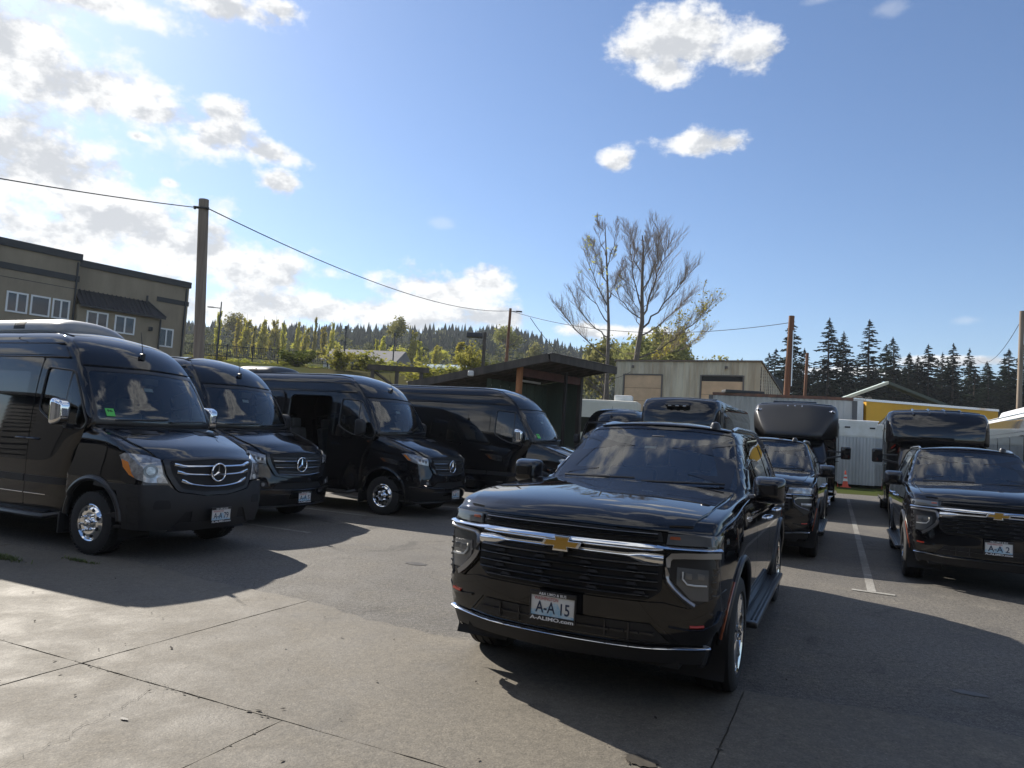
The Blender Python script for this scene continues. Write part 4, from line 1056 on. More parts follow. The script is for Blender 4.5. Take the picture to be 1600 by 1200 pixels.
    if old:
        for zc, hw_, dip in ((1.095, .58, .004), (1.01, .55, .022), (.905, .50, .060)):
            pts = [(x, zc - dip * (1 - (abs(x) / hw_) ** 2) + .02 * sstep(abs(x), hw_ - .12, hw_)) for x in xs(-hw_, hw_, 22)]
            strip('grille_bar', ns, pts, [.028 + .020 * sstep(abs(x), hw_ - .16, hw_ - .04) for x, _ in pts], .03, CHROME, off=.02)
        sz, sr = 1.02, .108
    else:
        for zc, hw_, dip in ((1.07, .58, .004), (.965, .55, .010), (.86, .48, .025)):
            pts = [(x, zc - dip * (1 - (abs(x) / hw_) ** 2)) for x in xs(-hw_, hw_, 20)]
            strip('grille_slat', ns, pts, .075, .03, SATIN, off=.012)
            strip('grille_bar', ns, [(x, z - .03) for x, z in pts], .014, .02, CHROME, off=.032)
        sz, sr = .98, .118
    h = ns.hit(Vector((0, -5, sz)), Vector((0, 1, 0)))
    m = MB(); m.cyl((0, h[0].y + .02, sz), (0, h[0].y - .03, sz), sr * .98, n=32); m.build('emblem_disc', DEEP, T)
    star(T, 0, h[0].y - .045, sz, sr)
    for s in (-1, 1):
        d = (-s * .55, .84, 0)
        if old:
            hl = [(s * .735, -.80, 1.165), (s * .84, -.70, 1.205), (s * .955, -.48, 1.232), (s * .975, -.42, 1.20), (s * .965, -.52, 1.05), (s * .93, -.66, .945), (s * .85, -.74, .905), (s * .655, -.86, .895), (s * .70, -.82, 1.0)]
            P('headlamp', ns, d, hl, LENSCLEAR, step=.04, off=.012, thick=.02)
            P('turn_signal', ns, d, [(s * .968, -.46, 1.16), (s * .945, -.54, 1.13), (s * .935, -.60, 1.0), (s * .925, -.64, .955), (s * .95, -.58, .985), (s * .972, -.50, 1.07)], AMBER, step=.04, off=.018, thick=.004)
            hh = ns.hit(Vector((s * .83, -5, 1.035)), Vector((0, 1, 0))); m = MB(); nn = hh[1]
            m.tube([hh[0] + nn * .006, hh[0] + nn * .016], [.082, .080], 24); m.build('reflector', LENSDIM, T)
            m = MB(); m.tube([hh[0] + nn * .016, hh[0] + nn * .022], [.055, .05], 16); m.build('lamp_bulb', LENSCLEAR, T)
            hh = ns.hit(Vector((s * .74, -5, .935)), Vector((0, 1, 0))); m = MB(); m.tube([hh[0] + hh[1] * .008, hh[0] + hh[1] * .022], [.036, .03], 14); m.build('corner_lamp', WHITEP, T)
        else:
            hl = [(s * .715, -.83, 1.13), (s * .84, -.70, 1.17), (s * .955, -.46, 1.225), (s * .975, -.40, 1.21), (s * .955, -.52, 1.09), (s * .89, -.66, 1.035), (s * .70, -.83, .995)]
            P('headlamp', ns, d, hl, LENSCLEAR, step=.04, off=.012, thick=.02)
            P('turn_signal', ns, d, [(s * .968, -.43, 1.195), (s * .955, -.48, 1.19), (s * .935, -.58, 1.09), (s * .952, -.53, 1.095)], AMBER, step=.04, off=.018, thick=.004)
            for q in range(3):
                hh = ns.hit(Vector((s * (.755 + q * .06), -5, 1.07 + q * .015)), Vector((0, 1, 0))); m = MB(); m.box(hh[0] + hh[1] * .014, (.04, .012, .05), rot=Matrix.Rotation(s * .5, 3, 'Z')); m.build('lamp_module', LENS, T, bevel=.006)
    if old:
        P('bumper', ns, 'y', [(-.985, .36), (-.985, .875), (-.80, .875), (-.655, .872), (-.54, .785), (-.2, .735), (.2, .735), (.54, .785), (.655, .872), (.80, .875), (.985, .875), (.985, .36), (.6, .36), (.45, .56), (-.45, .56), (-.6, .36)], PLASTIC, step=.05, off=.028, thick=.03)
        P('bumper_intake', ns, 'y', rnd([(-.60, .40), (.60, .40), (.44, .60), (-.44, .60)], .02), DEEP, step=.06, off=.008)
        P('bumper_skirt', ns, 'y', [(-.62, .335), (.62, .335), (.50, .43), (-.50, .43)], PLASTIC, step=.06, off=.026)
        P('plate_backing', ns, 'y', rnd([(-.36, .44), (.36, .44), (.36, .60), (-.36, .60)], .02), PLASTIC, step=.06, off=.022)
        for s in (-1, 1):
            P('fog_lamp_recess', ns, 'y', rnd([(s * .62, .60), (s * .82, .60), (s * .80, .70), (s * .64, .70)], .03), DEEP, step=.05, off=.031, thick=.004)
            P('bumper_side', ns, 'x', rnd([(-.62, .38), (-.465, .42), (-.46, .62), (-.42, .80), (-.55, .875), (-.74, .875), (-.74, .38)], .01), PLASTIC, side=s, step=.05, off=.020, thick=.02)
    else:
        P('bumper', ns, 'y', [(-.98, .62), (-.98, .98), (-.80, .985), (-.71, .965), (-.58, .76), (-.2, .725), (.2, .725), (.58, .76), (.71, .965), (.80, .985), (.98, .98), (.98, .62), (.70, .60), (.50, .68), (-.50, .68), (-.70, .60)], step=.05, off=.02, thick=.024)
        P('bumper_intake', ns, 'y', rnd([(-.62, .58), (.62, .58), (.48, .69), (-.48, .69)], .02), DEEP, step=.06, off=.004)
        P('lower_bumper', ns, 'y', [(-.975, .30), (.975, .30), (.985, .60), (.70, .575), (-.70, .575), (-.985, .60)], step=.06, off=.03, thick=.03)
        strip('bumper_lip', ns, [(x, .565 + .03 * abs(x)) for x in xs(-.94, .94, 24)], .03, .05, BLACK, off=.045)
        strip('lower_trim', ns, [(x, .318) for x in xs(-.93, .93, 24)], .03, .03, SATIN, off=.04)
        strip('plate_trim', ns, [(x, .50) for x in xs(-.62, .30, 14)], .014, .02, SILVER, off=.035)
        for s in (-1, 1):
            P('fog_lamp_recess', ns, 'y', rnd([(s * .66, .62), (s * .90, .64), (s * .88, .75), (s * .70, .70)], .02), DEEP, step=.05, off=.024, thick=.004)
            hh = ns.hit(Vector((s * .76, -5, .665)), Vector((0, 1, 0))); m = MB(); m.tube([hh[0] + hh[1] * .02, hh[0] + hh[1] * .035], [.034, .03], 14); m.build('fog_lamp', LENSCLEAR, T)
            P('bumper_side', ns, 'x', rnd([(-.62, .32), (-.465, .36), (-.46, .62), (-.42, .80), (-.55, .985), (-.74, .985), (-.74, .32)], .01), side=s, step=.05, off=.014, thick=.02)
    # rear and underneath
    P('rear_doors', cb_, 'r', [(-.93, .55), (.93, .55), (.86, 2.30), (-.86, 2.30)], step=.14, off=.004)
    for s in (-1, 1):
        P('rear_window', cb_, 'r', rnd([(s * .08, 1.45), (s * .78, 1.45), (s * .72, 2.12), (s * .08, 2.12)], .06), PRIVACY, step=.14, off=.008)
        P('tail_lamp', cb_, 'r', [(s * .86, .95), (s * .95, .95), (s * .94, 1.4), (s * .86, 1.4)], RED, step=.1, off=.012)
    m = MB(); m.box((0, 2.5, .40), (1.6, 6.2, .06)); m.build('underbody', DEEP, T)
    m = MB(); m.box((0, -.55, .75), (1.2, .05, .75)); m.build('radiator', DEEP, T)
    if door_open:
        P('door_frame', cb_, 'x', rnd([(1.303, .44), (2.62, .44), (2.62, 2.36), (1.303, 2.36)], .03), holes=[rnd([(1.40, .56), (2.50, .56), (2.50, 2.27), (1.40, 2.27)], .12)], side=-1, step=.05, off=.003, thick=.05)
        m = MB()
        y0 = 2.62
        slab = Body(3, 6, 6, lambda i, j, k: (-(.985 + .07) * interp(VZ[0] + .1 + (2.34 - .46) * k / 6, [(.4, .985), (1.3, 1), (1.85, .972), (2.36, .905)]) + i / 3 * .05, y0 + 1.26 * j / 6, .46 + 1.88 * k / 6), 1)
        m.add(slab.v, slab.p); dr = m.build('sliding_door', BLACK, T, ang=.8)
        panel('door_window', slab, 'x', rnd([(y0 + .16, 1.50), (y0 + 1.10, 1.50), (y0 + 1.10, 2.14), (y0 + .16, 2.14)], .08), PRIVACY, dr, side=-1, step=.12, off=.004, thick=.004)
        m = MB(); m.tube([(-.80, 1.52, 1.0), (-.80, 1.50, 1.7)], .014, 8); m.build('grab_handle', SILVER, T)
    if ac:
        z0 = 2.755
        def acf(i, j, k):
            a = i / 6 * 2 - 1; t = j / 6; c = k / 2
            return (a * (.62 - .10 * c) * (1 - .25 * max(0, .35 - t)), ac[0] + (ac[1] - ac[0]) * (t + (.12 * (1 - 2 * t)) * c), z0 - .04 + ac[2] * c * (1 - .3 * abs(a) ** 3))
        B_ = Body(6, 6, 2, acf, 2); m = MB(); m.add(B_.v, B_.p); o = m.build('air_conditioner', ac[3], T, ang=1.2)
        for s in (-1, 1):
            ym = ac[0] + (ac[1] - ac[0]) * .35
            panel('vent_band', B_, 'x', [(ym, z0 + .02), (ym + .24, z0 + .02), (ym + .36, z0 + ac[2] * .7), (ym + .14, z0 + ac[2] * .7)], DEEP, o, side=s, step=.05, off=.004, thick=.004)
    return T
# ------------------------------------------------------------------ minibuses and coach
GRIDS = dict()
def build_bus(name, label, group, style):
    T = empty(name, label=label, cat='minibus', group=group)
    Yb = [0, .02, .09, .2, .35, .6, .9, .99, 1]; Zb = [.42, .6, 1.2, 2.0, 2.5, 2.85, 3.02, 3.10]; Ab = [-1, -.96, -.8, -.4, 0, .4, .8, .96, 1]
    H = {'lamp': 0.0, 'flat': .03, 'ridge': -.12}[style]
    def bf(i, j, k):
        a, t, z = Ab[i], Yb[j], Zb[k]
        hw = 1.22 * interp(z, [(.42, .98), (.8, 1), (2.6, 1), (2.95, .96), (3.1, .88)])
        y = 2.05 + (9.2 - 2.05) * t
        if t < .05: hw *= .95
        if z > 2.0 and t < .3:
            f = sstep(z, 1.9, 3.0); y += -.55 * (1 - f) * max(0, 1 - t * 6) * (1 - .35 * abs(a)) + .10 * abs(a) ** 3
        return (a * hw, y, z + H * sstep(z, 2, 3) + (.05 * (1 - a * a) if k == 7 else 0))
    B_ = Body(8, 8, 7, bf, 3)
    def capf(i, j, k):
        a, t, c = Ab[i], j / 4, k / 5
        z = 2.08 + (3.05 + H - 2.08) * c
        yf = (1.10 + .72 * c ** 1.3) if style == 'flat' else (1.30 + .42 * c ** 3); y = yf + (2.6 - yf) * t
        hb = .80 if style == 'flat' else 1.10; hw = (hb + (1.20 - hb) * min(1, c * 1.25) ** .8) * (.93 if t == 0 else 1); hw = min(hw + t * .5, 1.20) * (1 - .06 * (c == 1))
        y += .16 * abs(a) ** 3 * (1 - t)
        return (a * hw, y, z + (.05 * (1 - a * a) if k == 5 else 0))
    C_ = Body(8, 4, 5, capf, 3)
    m = MB(); m.add(B_.v, B_.p); m.build('body', BLACK, T, ang=1.2)
    m = MB(); m.add(C_.v, C_.p); cap = m.build('front_cap', SATIN if style == 'flat' else BLACK, T, ang=1.2)
    # cab: hood, fenders and windscreen of the chassis
    Yc = [-1.0, -.95, -.75, -.3, .3, .85, 1.1]
    def nf(i, j, k):
        a, y, c = Ab[i], Yc[j], k / 5
        zt = interp(y, [(-1, 1.30), (-.75, 1.40), (.85, 1.52), (1.1, 1.54)]); z = .45 + (zt - .45) * c
        return (a * 1.0 * (1 - .05 * (c == 1)) * (.96 if j < 2 else 1), y + .16 * abs(a) ** 2.6 * (1 if j < 3 else .3 if j == 3 else 0), z + (.04 * (1 - a * a) if k == 5 else 0))
    N_ = Body(8, 6, 5, nf, 3)
    def keep(c, bi): return not (abs(c.x) > .6 and hypot(c.y, c.z - .45) < .55)
    shell('hood', [N_], BLACK, T, keep, inset=0)
    def cf(i, j, k):
        a, t, c = Ab[i], j / 4, k / 4
        yb, yt = .72 + 1.4 * t, 1.50 + .7 * t
        return (a * (.95 - .16 * c), yb + (yt - yb) * c + .12 * abs(a) ** 2.4 * (1 - t), 1.42 + .72 * c)
    K_ = Body(8, 4, 4, cf, 2); m = MB(); m.add(K_.v, K_.p); m.build('cab', BLACK, T, ang=1.2)
    panel('windscreen', K_, 'y', rnd([(-.84, 1.52), (.84, 1.52), (.72, 2.06), (-.72, 2.06)], .06), PRIVACY, T, step=.08, off=.012)
    panel('grille', N_, 'y', rnd([(-.58, .80), (.58, .80), (.60, 1.22), (-.60, 1.22)], .05), DEEP, T, step=.08, off=.008)
    for zc in (.90, 1.0, 1.1):
        m = MB(); m.box((0, N_.hit(Vector((0, -5, zc)), Vector((0, 1, 0)))[0].y - .02, zc), (1.08, .03, .035)); m.build('grille_bar', CHROME, T, bevel=.01)
    m = MB(); m.box((0, -1.06, .60), (1.94, .16, .26)); m.build('bumper', CHROME, T, bevel=.05, seg=3)
    for s in (-1, 1):
        panel('headlamp', N_, 'y', rnd([(s * .66, .92), (s * .92, .94), (s * .93, 1.24), (s * .66, 1.22)], .04), LENSCLEAR, T, step=.06, off=.014)
        panel('side_glass', K_, 'x', rnd([(1.15, 1.52), (2.0, 1.52), (2.0, 2.05), (1.55, 2.05)], .05), PRIVACY, T, side=s, step=.1, off=.01)
        w = van_wheel(T, 'slots'); wheel_at(w, (s * .88, 0, .40), s); w.scale = (1.08, 1.08, 1.08)
        w2 = copy_tree(w, T); wheel_at(w2, (s * .98, 6.6, .40), s)
        wheel_housing(T, s, .99, 0, .45, .52, .4, .3)
        m = MB(); m.tube([(s * .95, 1.0, 1.55), (s * 1.30, .92, 1.62), (s * 1.34, .92, 1.75)], .026, 8); m.tube([(s * .95, 1.05, 1.75), (s * 1.30, .92, 1.74)], .022, 8); ma = m.build('mirror_arm', SATIN, T)
        m = MB(); m.box((s * 1.42, .93, 1.72), (.26, .13, .36)); m.build('mirror', BLACK, T, bevel=.05, seg=3)
        m = MB(); m.box((s * 1.02, 1.15, .62), (.18, .9, .05)); m.box((s * 1.02, 1.15, .48), (.18, .9, .04)); m.build('entry_step', CHROME, T, bevel=.01)
        panel('side_window', B_, 'x', rnd([(2.95, 1.65), (8.7, 1.65), (8.7, 2.62), (2.75, 2.62)], .12), PRIVACY, T, side=s, step=.2, off=.01)
        m = MB(); m.tube([(s * 1.225, 2.5 + 6.4 * q / 10, 1.45) for q in range(11)], .014, 6); m.build('side_moulding', CHROME, T)
        m = MB(); m.lathe([(-.1, .06), (.0, .06), (.03, .03)], o=(s * 1.04, 1.78, 2.86 + H), ax='y', n=14, sgn=-1); m.build('clearance_lamp', SILVER, T)
    if style == 'lamp':
        z0 = 2.86
        m = MB(); m.box((0, 1.50, z0), (.72, .30, .10)); o = m.build('light_pod', BLACK, T, bevel=.04, seg=3)
        for x_ in (-.22, 0, .22): m = MB(); m.box((x_, 1.342, z0 - .025), (.10, .02, .035)); m.build('pod_lamp', LENSCLEAR, o, bevel=.006)
        panel('sign_panel', C_, 'y', rnd([(-.72, 2.50), (.72, 2.50), (.80, 2.76), (-.80, 2.76)], .04), PRIVACY, T, step=.1, off=.012)
        m = MB(); m.box((.2, 4.6, 3.17), (1.1, 1.2, .14)); m.build('roof_hatch', SATIN, T, bevel=.04)
    elif style == 'flat':
        panel('cap_face', C_, 'y', rnd([(-.78, 2.16), (.78, 2.16), (1.02, 2.88), (-1.02, 2.88)], .06), SATIN, T, step=.08, off=.010)
        for x_ in (-.95, -.2, 0, .2, .95):
            h = C_.hit(Vector((x_, 1.75, 5)), Vector((0, 0, -1))) or C_.near(Vector((x_, 1.9, 3.1)))
            m = MB(); m.lathe([(0, .045), (.03, .042), (.055, .02), (.058, .001)], o=h[0] + Vector((0, .06, -.005)), ax='z', n=12); m.build('clearance_lamp', SILVER, T)
        m = MB(); m.box((-.1, 3.6, 3.20), (1.3, .9, .16)); o = m.build('air_conditioner', SATIN, T, bevel=.04)
    else:
        panel('cap_window', C_, 'y', rnd([(-.86, 2.20), (.86, 2.20), (1.0, 2.60), (-1.0, 2.60)], .05), PRIVACY, T, step=.08, off=.012)
        for x_ in (-.55, -.18, .18, .55):
            pts = []
            for q in range(12):
                y_ = 1.62 + 1.4 * q / 11; h = max([x for x in (C_.hit(Vector((x_, y_, 5)), Vector((0, 0, -1))), B_.hit(Vector((x_, y_, 5)), Vector((0, 0, -1)))) if x], key=lambda h: h[0].z)
                pts.append(h[0] + Vector((0, 0, .008)))
            m = MB(); m.tube(pts, .03, 6); m.build('roof_rib', BLACK, T)
        m = MB(); m.box((.25, 2.15, 2.98), (.62, .36, .08)); m.build('roof_scoop', BLACK, T, bevel=.03)
    m = MB(); m.box((0, 4.5, .42), (2.1, 9, .1)); m.build('underbody', DEEP, T)
    return T
def build_coach():
    T = empty('coach', label='white roofed dark coach with white air conditioner, cut off by the right edge', cat='coach')
    ya, yb = -7.0, 5.0
    gl = mat('coach_side', (.06, .065, .07), .12, coat=1.0)
    def f(i, j, k):
        a = [-1, -.95, -.7, 0, .7, .95, 1][i]; t = [0, .02, .08, .5, .92, .98, 1][j]; z = [.4, .6, 1.4, 2.4, 2.95, 3.12, 3.16][k]
        return (a * 1.27 * (1 if z < 3.1 else .97), ya + (yb - ya) * t, z + (.06 * (1 - a * a) if k == 6 else 0))
    B_ = Body(6, 6, 6, f, 3); m = MB(); m.add(B_.v, B_.p); m.build('body', gl, T, ang=1.2)
    panel('roof', B_, 'z', [(-1.19, ya + .3), (1.19, ya + .3), (1.19, yb - .2), (-1.19, yb - .2)], WHITEP, T, step=.4, off=.012, thick=.06)
    for s in (-1, 1):
        panel('roof_edge', B_, 'x', [(ya + .2, 3.02), (yb - .1, 3.02), (yb - .1, 3.11), (ya + .2, 3.11)], WHITEP, T, side=s, step=.2, off=.01)
        m = MB(); m.box((s * 1.275, (ya + yb) / 2, 2.62), (.02, yb - ya - .4, .03)); m.build('side_moulding', SILVER, T)
        for q in range(5):
            y0 = -4.6 + q * 1.9
            panel('side_window', B_, 'x', rnd([(y0, 1.35), (y0 + 1.8, 1.35), (y0 + 1.8, 2.5), (y0, 2.5)], .1), PRIVACY, T, side=s, step=.3, off=.012)
        for yy in (-4.4, 2.6):
            w = van_wheel(T, 'slots'); wheel_at(w, (s * 1.08, yy, .48), s); w.scale = (1.2, 1.28, 1.28)
    panel('windscreen', B_, 'y', rnd([(-1.1, 1.2), (1.1, 1.2), (1.1, 2.8), (-1.1, 2.8)], .1), PRIVACY, T, step=.2, off=.012)
    for s in (-1, 1): panel('headlamp', B_, 'y', rnd([(s * .8, .75), (s * 1.1, .75), (s * 1.1, 1.0), (s * .8, 1.0)], .04), LENSCLEAR, T, step=.1, off=.012)
    m = MB(); m.box((0, -.6, 3.33), (1.8, 4.6, .26), taper=.9); m.build('air_conditioner', WHITEP, T, bevel=.08, seg=3)
    return T
# ------------------------------------------------------------------ buildings
STUCCO = mat('taupe_stucco', (.30, .25, .18), .9, var=.26, vscale=.9, stretch=(1, 1, .35), bump=.15, bscale=40)
DTRIM = mat('dark_trim', (.022, .026, .030), .6)
WFRAME = mat('white_window_frame', (.72, .73, .73), .5)
PANE = mat('window_pane', (.012, .018, .032), .03, spec=.7)
BLIND = mat('half_blind', (.06, .07, .06), .5)
ROOFM = mat('standing_seam', (.035, .036, .040), .45, metal=.5)
METALW = mat('beige_cladding', (.60, .56, .43), .6, var=.25, vscale=1.7, stretch=(1, 1, .12), color2=(.36, .30, .21))
TANDOOR = mat('tan_door', (.66, .46, .28), .6, var=.15, vscale=1.0, color2=(.52, .36, .22))
def block(mb, o, ex, ey, a0, a1, b0, b1, z0, z1):
    ps = [o + ex * a + ey * b for a, b in ((a0, b0), (a1, b0), (a1, b1), (a0, b1))]
    mb.add([(p.x, p.y, z) for z in (z0, z1) for p in ps], [(3, 2, 1, 0), (4, 5, 6, 7), (0, 1, 5, 4), (1, 2, 6, 5), (2, 3, 7, 6), (3, 0, 4, 7)])
def office():
    # face runs from its left corner away to the right
    o = Vector((-28.54, 39.5, 0)); e = Vector((-21.99, 48.0, 0)) - o; L = e.length; ex = e / L; ey = Vector((-ex.y, ex.x, 0))
    T = empty('office_building', label='taupe stucco office building with dark roof bands on the left', cat='building')
    def mk(nm, m, lst, par=T, bevel=0):
        b = MB()
        for q in lst: block(b, o, ex, ey, *q)
        return b.build(nm, m, par, smooth=False, bevel=bevel)
    S = 3.75      # the taller, nearer wing ends here
    mk('wall', STUCCO, [(-6, S, -.45, 9, 0, 10.55)]); mk('wall', STUCCO, [(S + .003, L, 0, 9, 0, 10.25)])
    mk('wall', STUCCO, [(S + .006, L * .80, -.75, -.004, 0, 7.75)])
    mk('roof_band', DTRIM, [(-6.1, S + .09, -.56, 9, 10.30, 10.72)]); mk('roof_band', DTRIM, [(S + .10, L + .09, -.10, 9, 10.08, 10.48)])
    mk('wall_band', DTRIM, [(-6.04, S + .04, -.51, -.455, 9.05, 9.40)]); mk('wall_band', DTRIM, [(L * .80 + .05, L + .04, -.055, -.005, 8.85, 9.15)])
    mk('wall_band', DTRIM, [(S, L * .80 + .04, -.80, -.755, 5.0, 5.38)]); mk('wall_band', DTRIM, [(L * .80 + .05, L + .04, -.055, -.005, 5.0, 5.38)])
    # lean-to metal roof with standing seams
    a0, a1 = S + .02, L * .80 + .25
    def rp(a, t, dz=0): 
        bb = -1.05 + 1.04 * t; p = o + ex * (a + (0 if a < a1 - .1 else -.75 * t)) + ey * bb; return Vector((p.x, p.y, 7.72 + .98 * t + dz))
    m = MB(); m.add([rp(a0, 0), rp(a1, 0), rp(a1, 1), rp(a0, 1), rp(a0, 0, -.12), rp(a1, 0, -.12), rp(a1, 1, -.12), rp(a0, 1, -.12)], [(0, 1, 2, 3), (7, 6, 5, 4), (0, 4, 5, 1), (1, 5, 6, 2), (2, 6, 7, 3), (3, 7, 4, 0)])
    rf = m.build('lean_to_roof', ROOFM, T, smooth=False)
    n = 17
    for q in range(n):
        a = a0 + (a1 - .85 - a0) * q / (n - 1); m = MB(); m.tube([rp(a, 0, .03), rp(a, 1, .03)], .035, 5); m.build('seam', ROOFM, rf)
    m = MB(); m.tube([rp(a1, 0, .03), rp(a1, 1, .03)], .05, 6); m.build('hip_cap', DTRIM, rf)
    m = MB(); p = o + ex * (a1 - .9) + ey * -.2; m.cyl((p.x, p.y, 8.6), (p.x, p.y, 9.05), .06); m.build('vent_pipe', DTRIM, T)
    for a, b, z1 in ((S - .12, -.52, 10.2), (L - .2, -.07, 10.0), (L * .80 + .02, -.84, 7.6)):
        m = MB(); p = o + ex * a + ey * b; m.tube([(p.x, p.y, 3), (p.x, p.y, z1)], .055, 8); m.build('downpipe', DTRIM, T)
    for a, b, z in ((S - 1.9, -.45, 6.1), (L * .80 - .55, -.75, 6.9)):
        m = MB(); p = o + ex * a + ey * (b - .07); m.box((p.x, p.y, z), (.2, .2, .26)); m.build('wall_lamp', DTRIM, T, bevel=.03)
    for z in (8.6,): mk('control_joint', DTRIM, [(-6, S - .02, -.458, -.452, z, z + .03)])
    # windows
    def win(a, w, b, z0, h, panes):
        f = MB(); t = .09
        for q in [(a, a + t), (a + w - t, a + w)] + ([(a + w / 2 - t / 2, a + w / 2 + t / 2)] if panes == 2 else []): block(f, o, ex, ey, q[0], q[1], b - .05, b - .002, z0, z0 + h)
        xs2 = [a + t, a + w - t] if panes == 1 else [a + t, a + w / 2 - t / 2, a + w / 2 + t / 2, a + w - t]
        for q in range(0, len(xs2), 2):
            block(f, o, ex, ey, xs2[q], xs2[q + 1], b - .049, b - .003, z0, z0 + t); block(f, o, ex, ey, xs2[q], xs2[q + 1], b - .049, b - .003, z0 + h - t, z0 + h)
        fo = f.build('window', WFRAME, T, smooth=False)
        for q in range(0, len(xs2), 2):
            g = MB(); block(g, o, ex, ey, xs2[q], xs2[q + 1], b - .022, b - .004, z0 + t, z0 + h - t); g.build('pane', PANE, fo, smooth=False)
    for a, w, pn in ((.22, 1.06, 2), (1.40, 1.0, 1), (2.50, .92, 2)): win(a, w, -.45, 6.72, 1.15, pn)
    for a in (4.25, 5.85): win(a, 1.22, -.75, 6.35, 1.10, 2)
    win(L * .80 + .38, .95, 0, 5.95, 1.22, 2)
    return T
def warehouse():
    o = Vector((8.57, 60.0, 0)); e = Vector((18.8, 54.6, 0)) - o; L = e.length; ex = e / L; ey = Vector((-ex.y, ex.x, 0))
    if ey.y < 0: ey = -ey
    T = empty('warehouse', label='weathered beige metal warehouse with two tan overhead doors', cat='warehouse')
    D = 13; zt = 8.2
    def rib(a0, a1, z0, z1, b, n):
        m = MB(); vs = []; k = 0
        for q in range(n + 1):
            for da, db in ((0, 0), (.10, 0), (.13, -.035), (.20, -.035), (.23, 0)):
                a = a0 + (a1 - a0) * q / n + da
                if a <= a1: vs.append((a, b + db))
        pts = [(o + ex * a + ey * bb) for a, bb in vs]
        m.add([(p.x, p.y, z) for z in (z0, z1) for p in pts], [(i, i + 1, len(pts) + i + 1, len(pts) + i) for i in range(len(pts) - 1)])
        return m
    d1 = (.72, 4.02); d2 = (7.05, 10.38); dz = 7.15
    for a0, a1, z0, z1, n in ((0, d1[0], 0, zt, 2), (d1[1], d2[0], 0, zt, 6), (d2[1], L, 0, zt, 2), (d1[0], d1[1], dz, zt, 6), (d2[0], d2[1], dz, zt, 6)):
        rib(a0, a1, z0, z1, 0, n).build('wall', METALW, T, smooth=False, fix=False)
    m = MB(); block(m, o, ex, ey, .0, L, .06, D, 0, zt - .35); m.build('inner_walls', DEEP, T, smooth=False)
    # gable side to the right
    m = MB(); pr = []
    for q in range(14):
        b = D * q / 13
        for db, da in ((0, 0), (.55, 0), (.6, .04), (.9, .04)):
            if b + db <= D: pr.append((b + db, da))
    top = lambda b: zt - 1.65 * b / D
    P3 = [o + ex * (L + a) + ey * b for b, a in pr]
    m.add([(p.x, p.y, 0) for p in P3] + [(p.x, p.y, top(b)) for p, (b, a) in zip(P3, pr)], [(i, i + 1, len(pr) + i + 1, len(pr) + i) for i in range(len(pr) - 1)])
    m.build('wall', METALW, T, smooth=False, fix=False)
    m = MB(); c = [o + ex * -.12 + ey * -.12, o + ex * (L + .12) + ey * -.12, o + ex * (L + .12) + ey * D, o + ex * -.12 + ey * D]
    m.add([(c[0].x, c[0].y, zt), (c[1].x, c[1].y, zt), (c[2].x, c[2].y, zt - 1.65), (c[3].x, c[3].y, zt - 1.65)] + [(c[0].x, c[0].y, zt + .12), (c[1].x, c[1].y, zt + .12), (c[2].x, c[2].y, zt - 1.53), (c[3].x, c[3].y, zt - 1.53)], [(3, 2, 1, 0), (4, 5, 6, 7), (0, 1, 5, 4), (1, 2, 6, 5), (2, 3, 7, 6), (3, 0, 4, 7)])
    m.build('roof', mat('rusty_roof_edge', (.16, .12, .09), .7, var=.4, vscale=2), T, smooth=False)
    dk = mat('door_track', (.12, .11, .10), .7)
    for di, (a0, a1) in enumerate((d1, d2)):
        f = MB()
        block(f, o, ex, ey, a0 - .02, a0 + .10, -.06, .05, 0, dz); block(f, o, ex, ey, a1 - .10, a1 + .02, -.06, .05, 0, dz); block(f, o, ex, ey, a0 + .10, a1 - .10, -.06, .05, dz - .08, dz + .02)
        f.build('door_frame', dk, T, smooth=False)
        ztop = dz - .10 - (.38 if di else 0); nS = 5; hs = 1.05
        dr = empty('roller_door'); dr.parent = T
        for q in range(nS):
            m = MB(); block(m, o, ex, ey, a0 + .11, a1 - .11, .005, .045, ztop - hs * (q + 1) + .02, ztop - hs * q); m.build('door_section', TANDOOR, dr, smooth=False, bevel=.015)
    for a in (L * .13, L * .78):
        m = MB(); p = o + ex * a + ey * -.1; m.box((p.x, p.y, 7.75), (.18, .25, .22)); m.build('wall_lamp', dk, T, bevel=.03)
    m = MB(); block(m, o, ex, ey, d1[1] + .05, d2[0] - .05, -.10, -.045, 5.05, 5.17); m.build('wall_rail', dk, T, smooth=False)
    return T
WOOD = mat('weathered_wood', (.10, .085, .07), .9, var=.5, vscale=3, stretch=(1, 1, .2))
OLDWOOD = mat('orange_wood', (.42, .17, .06), .8, var=.3, vscale=3, stretch=(1, 1, .3))
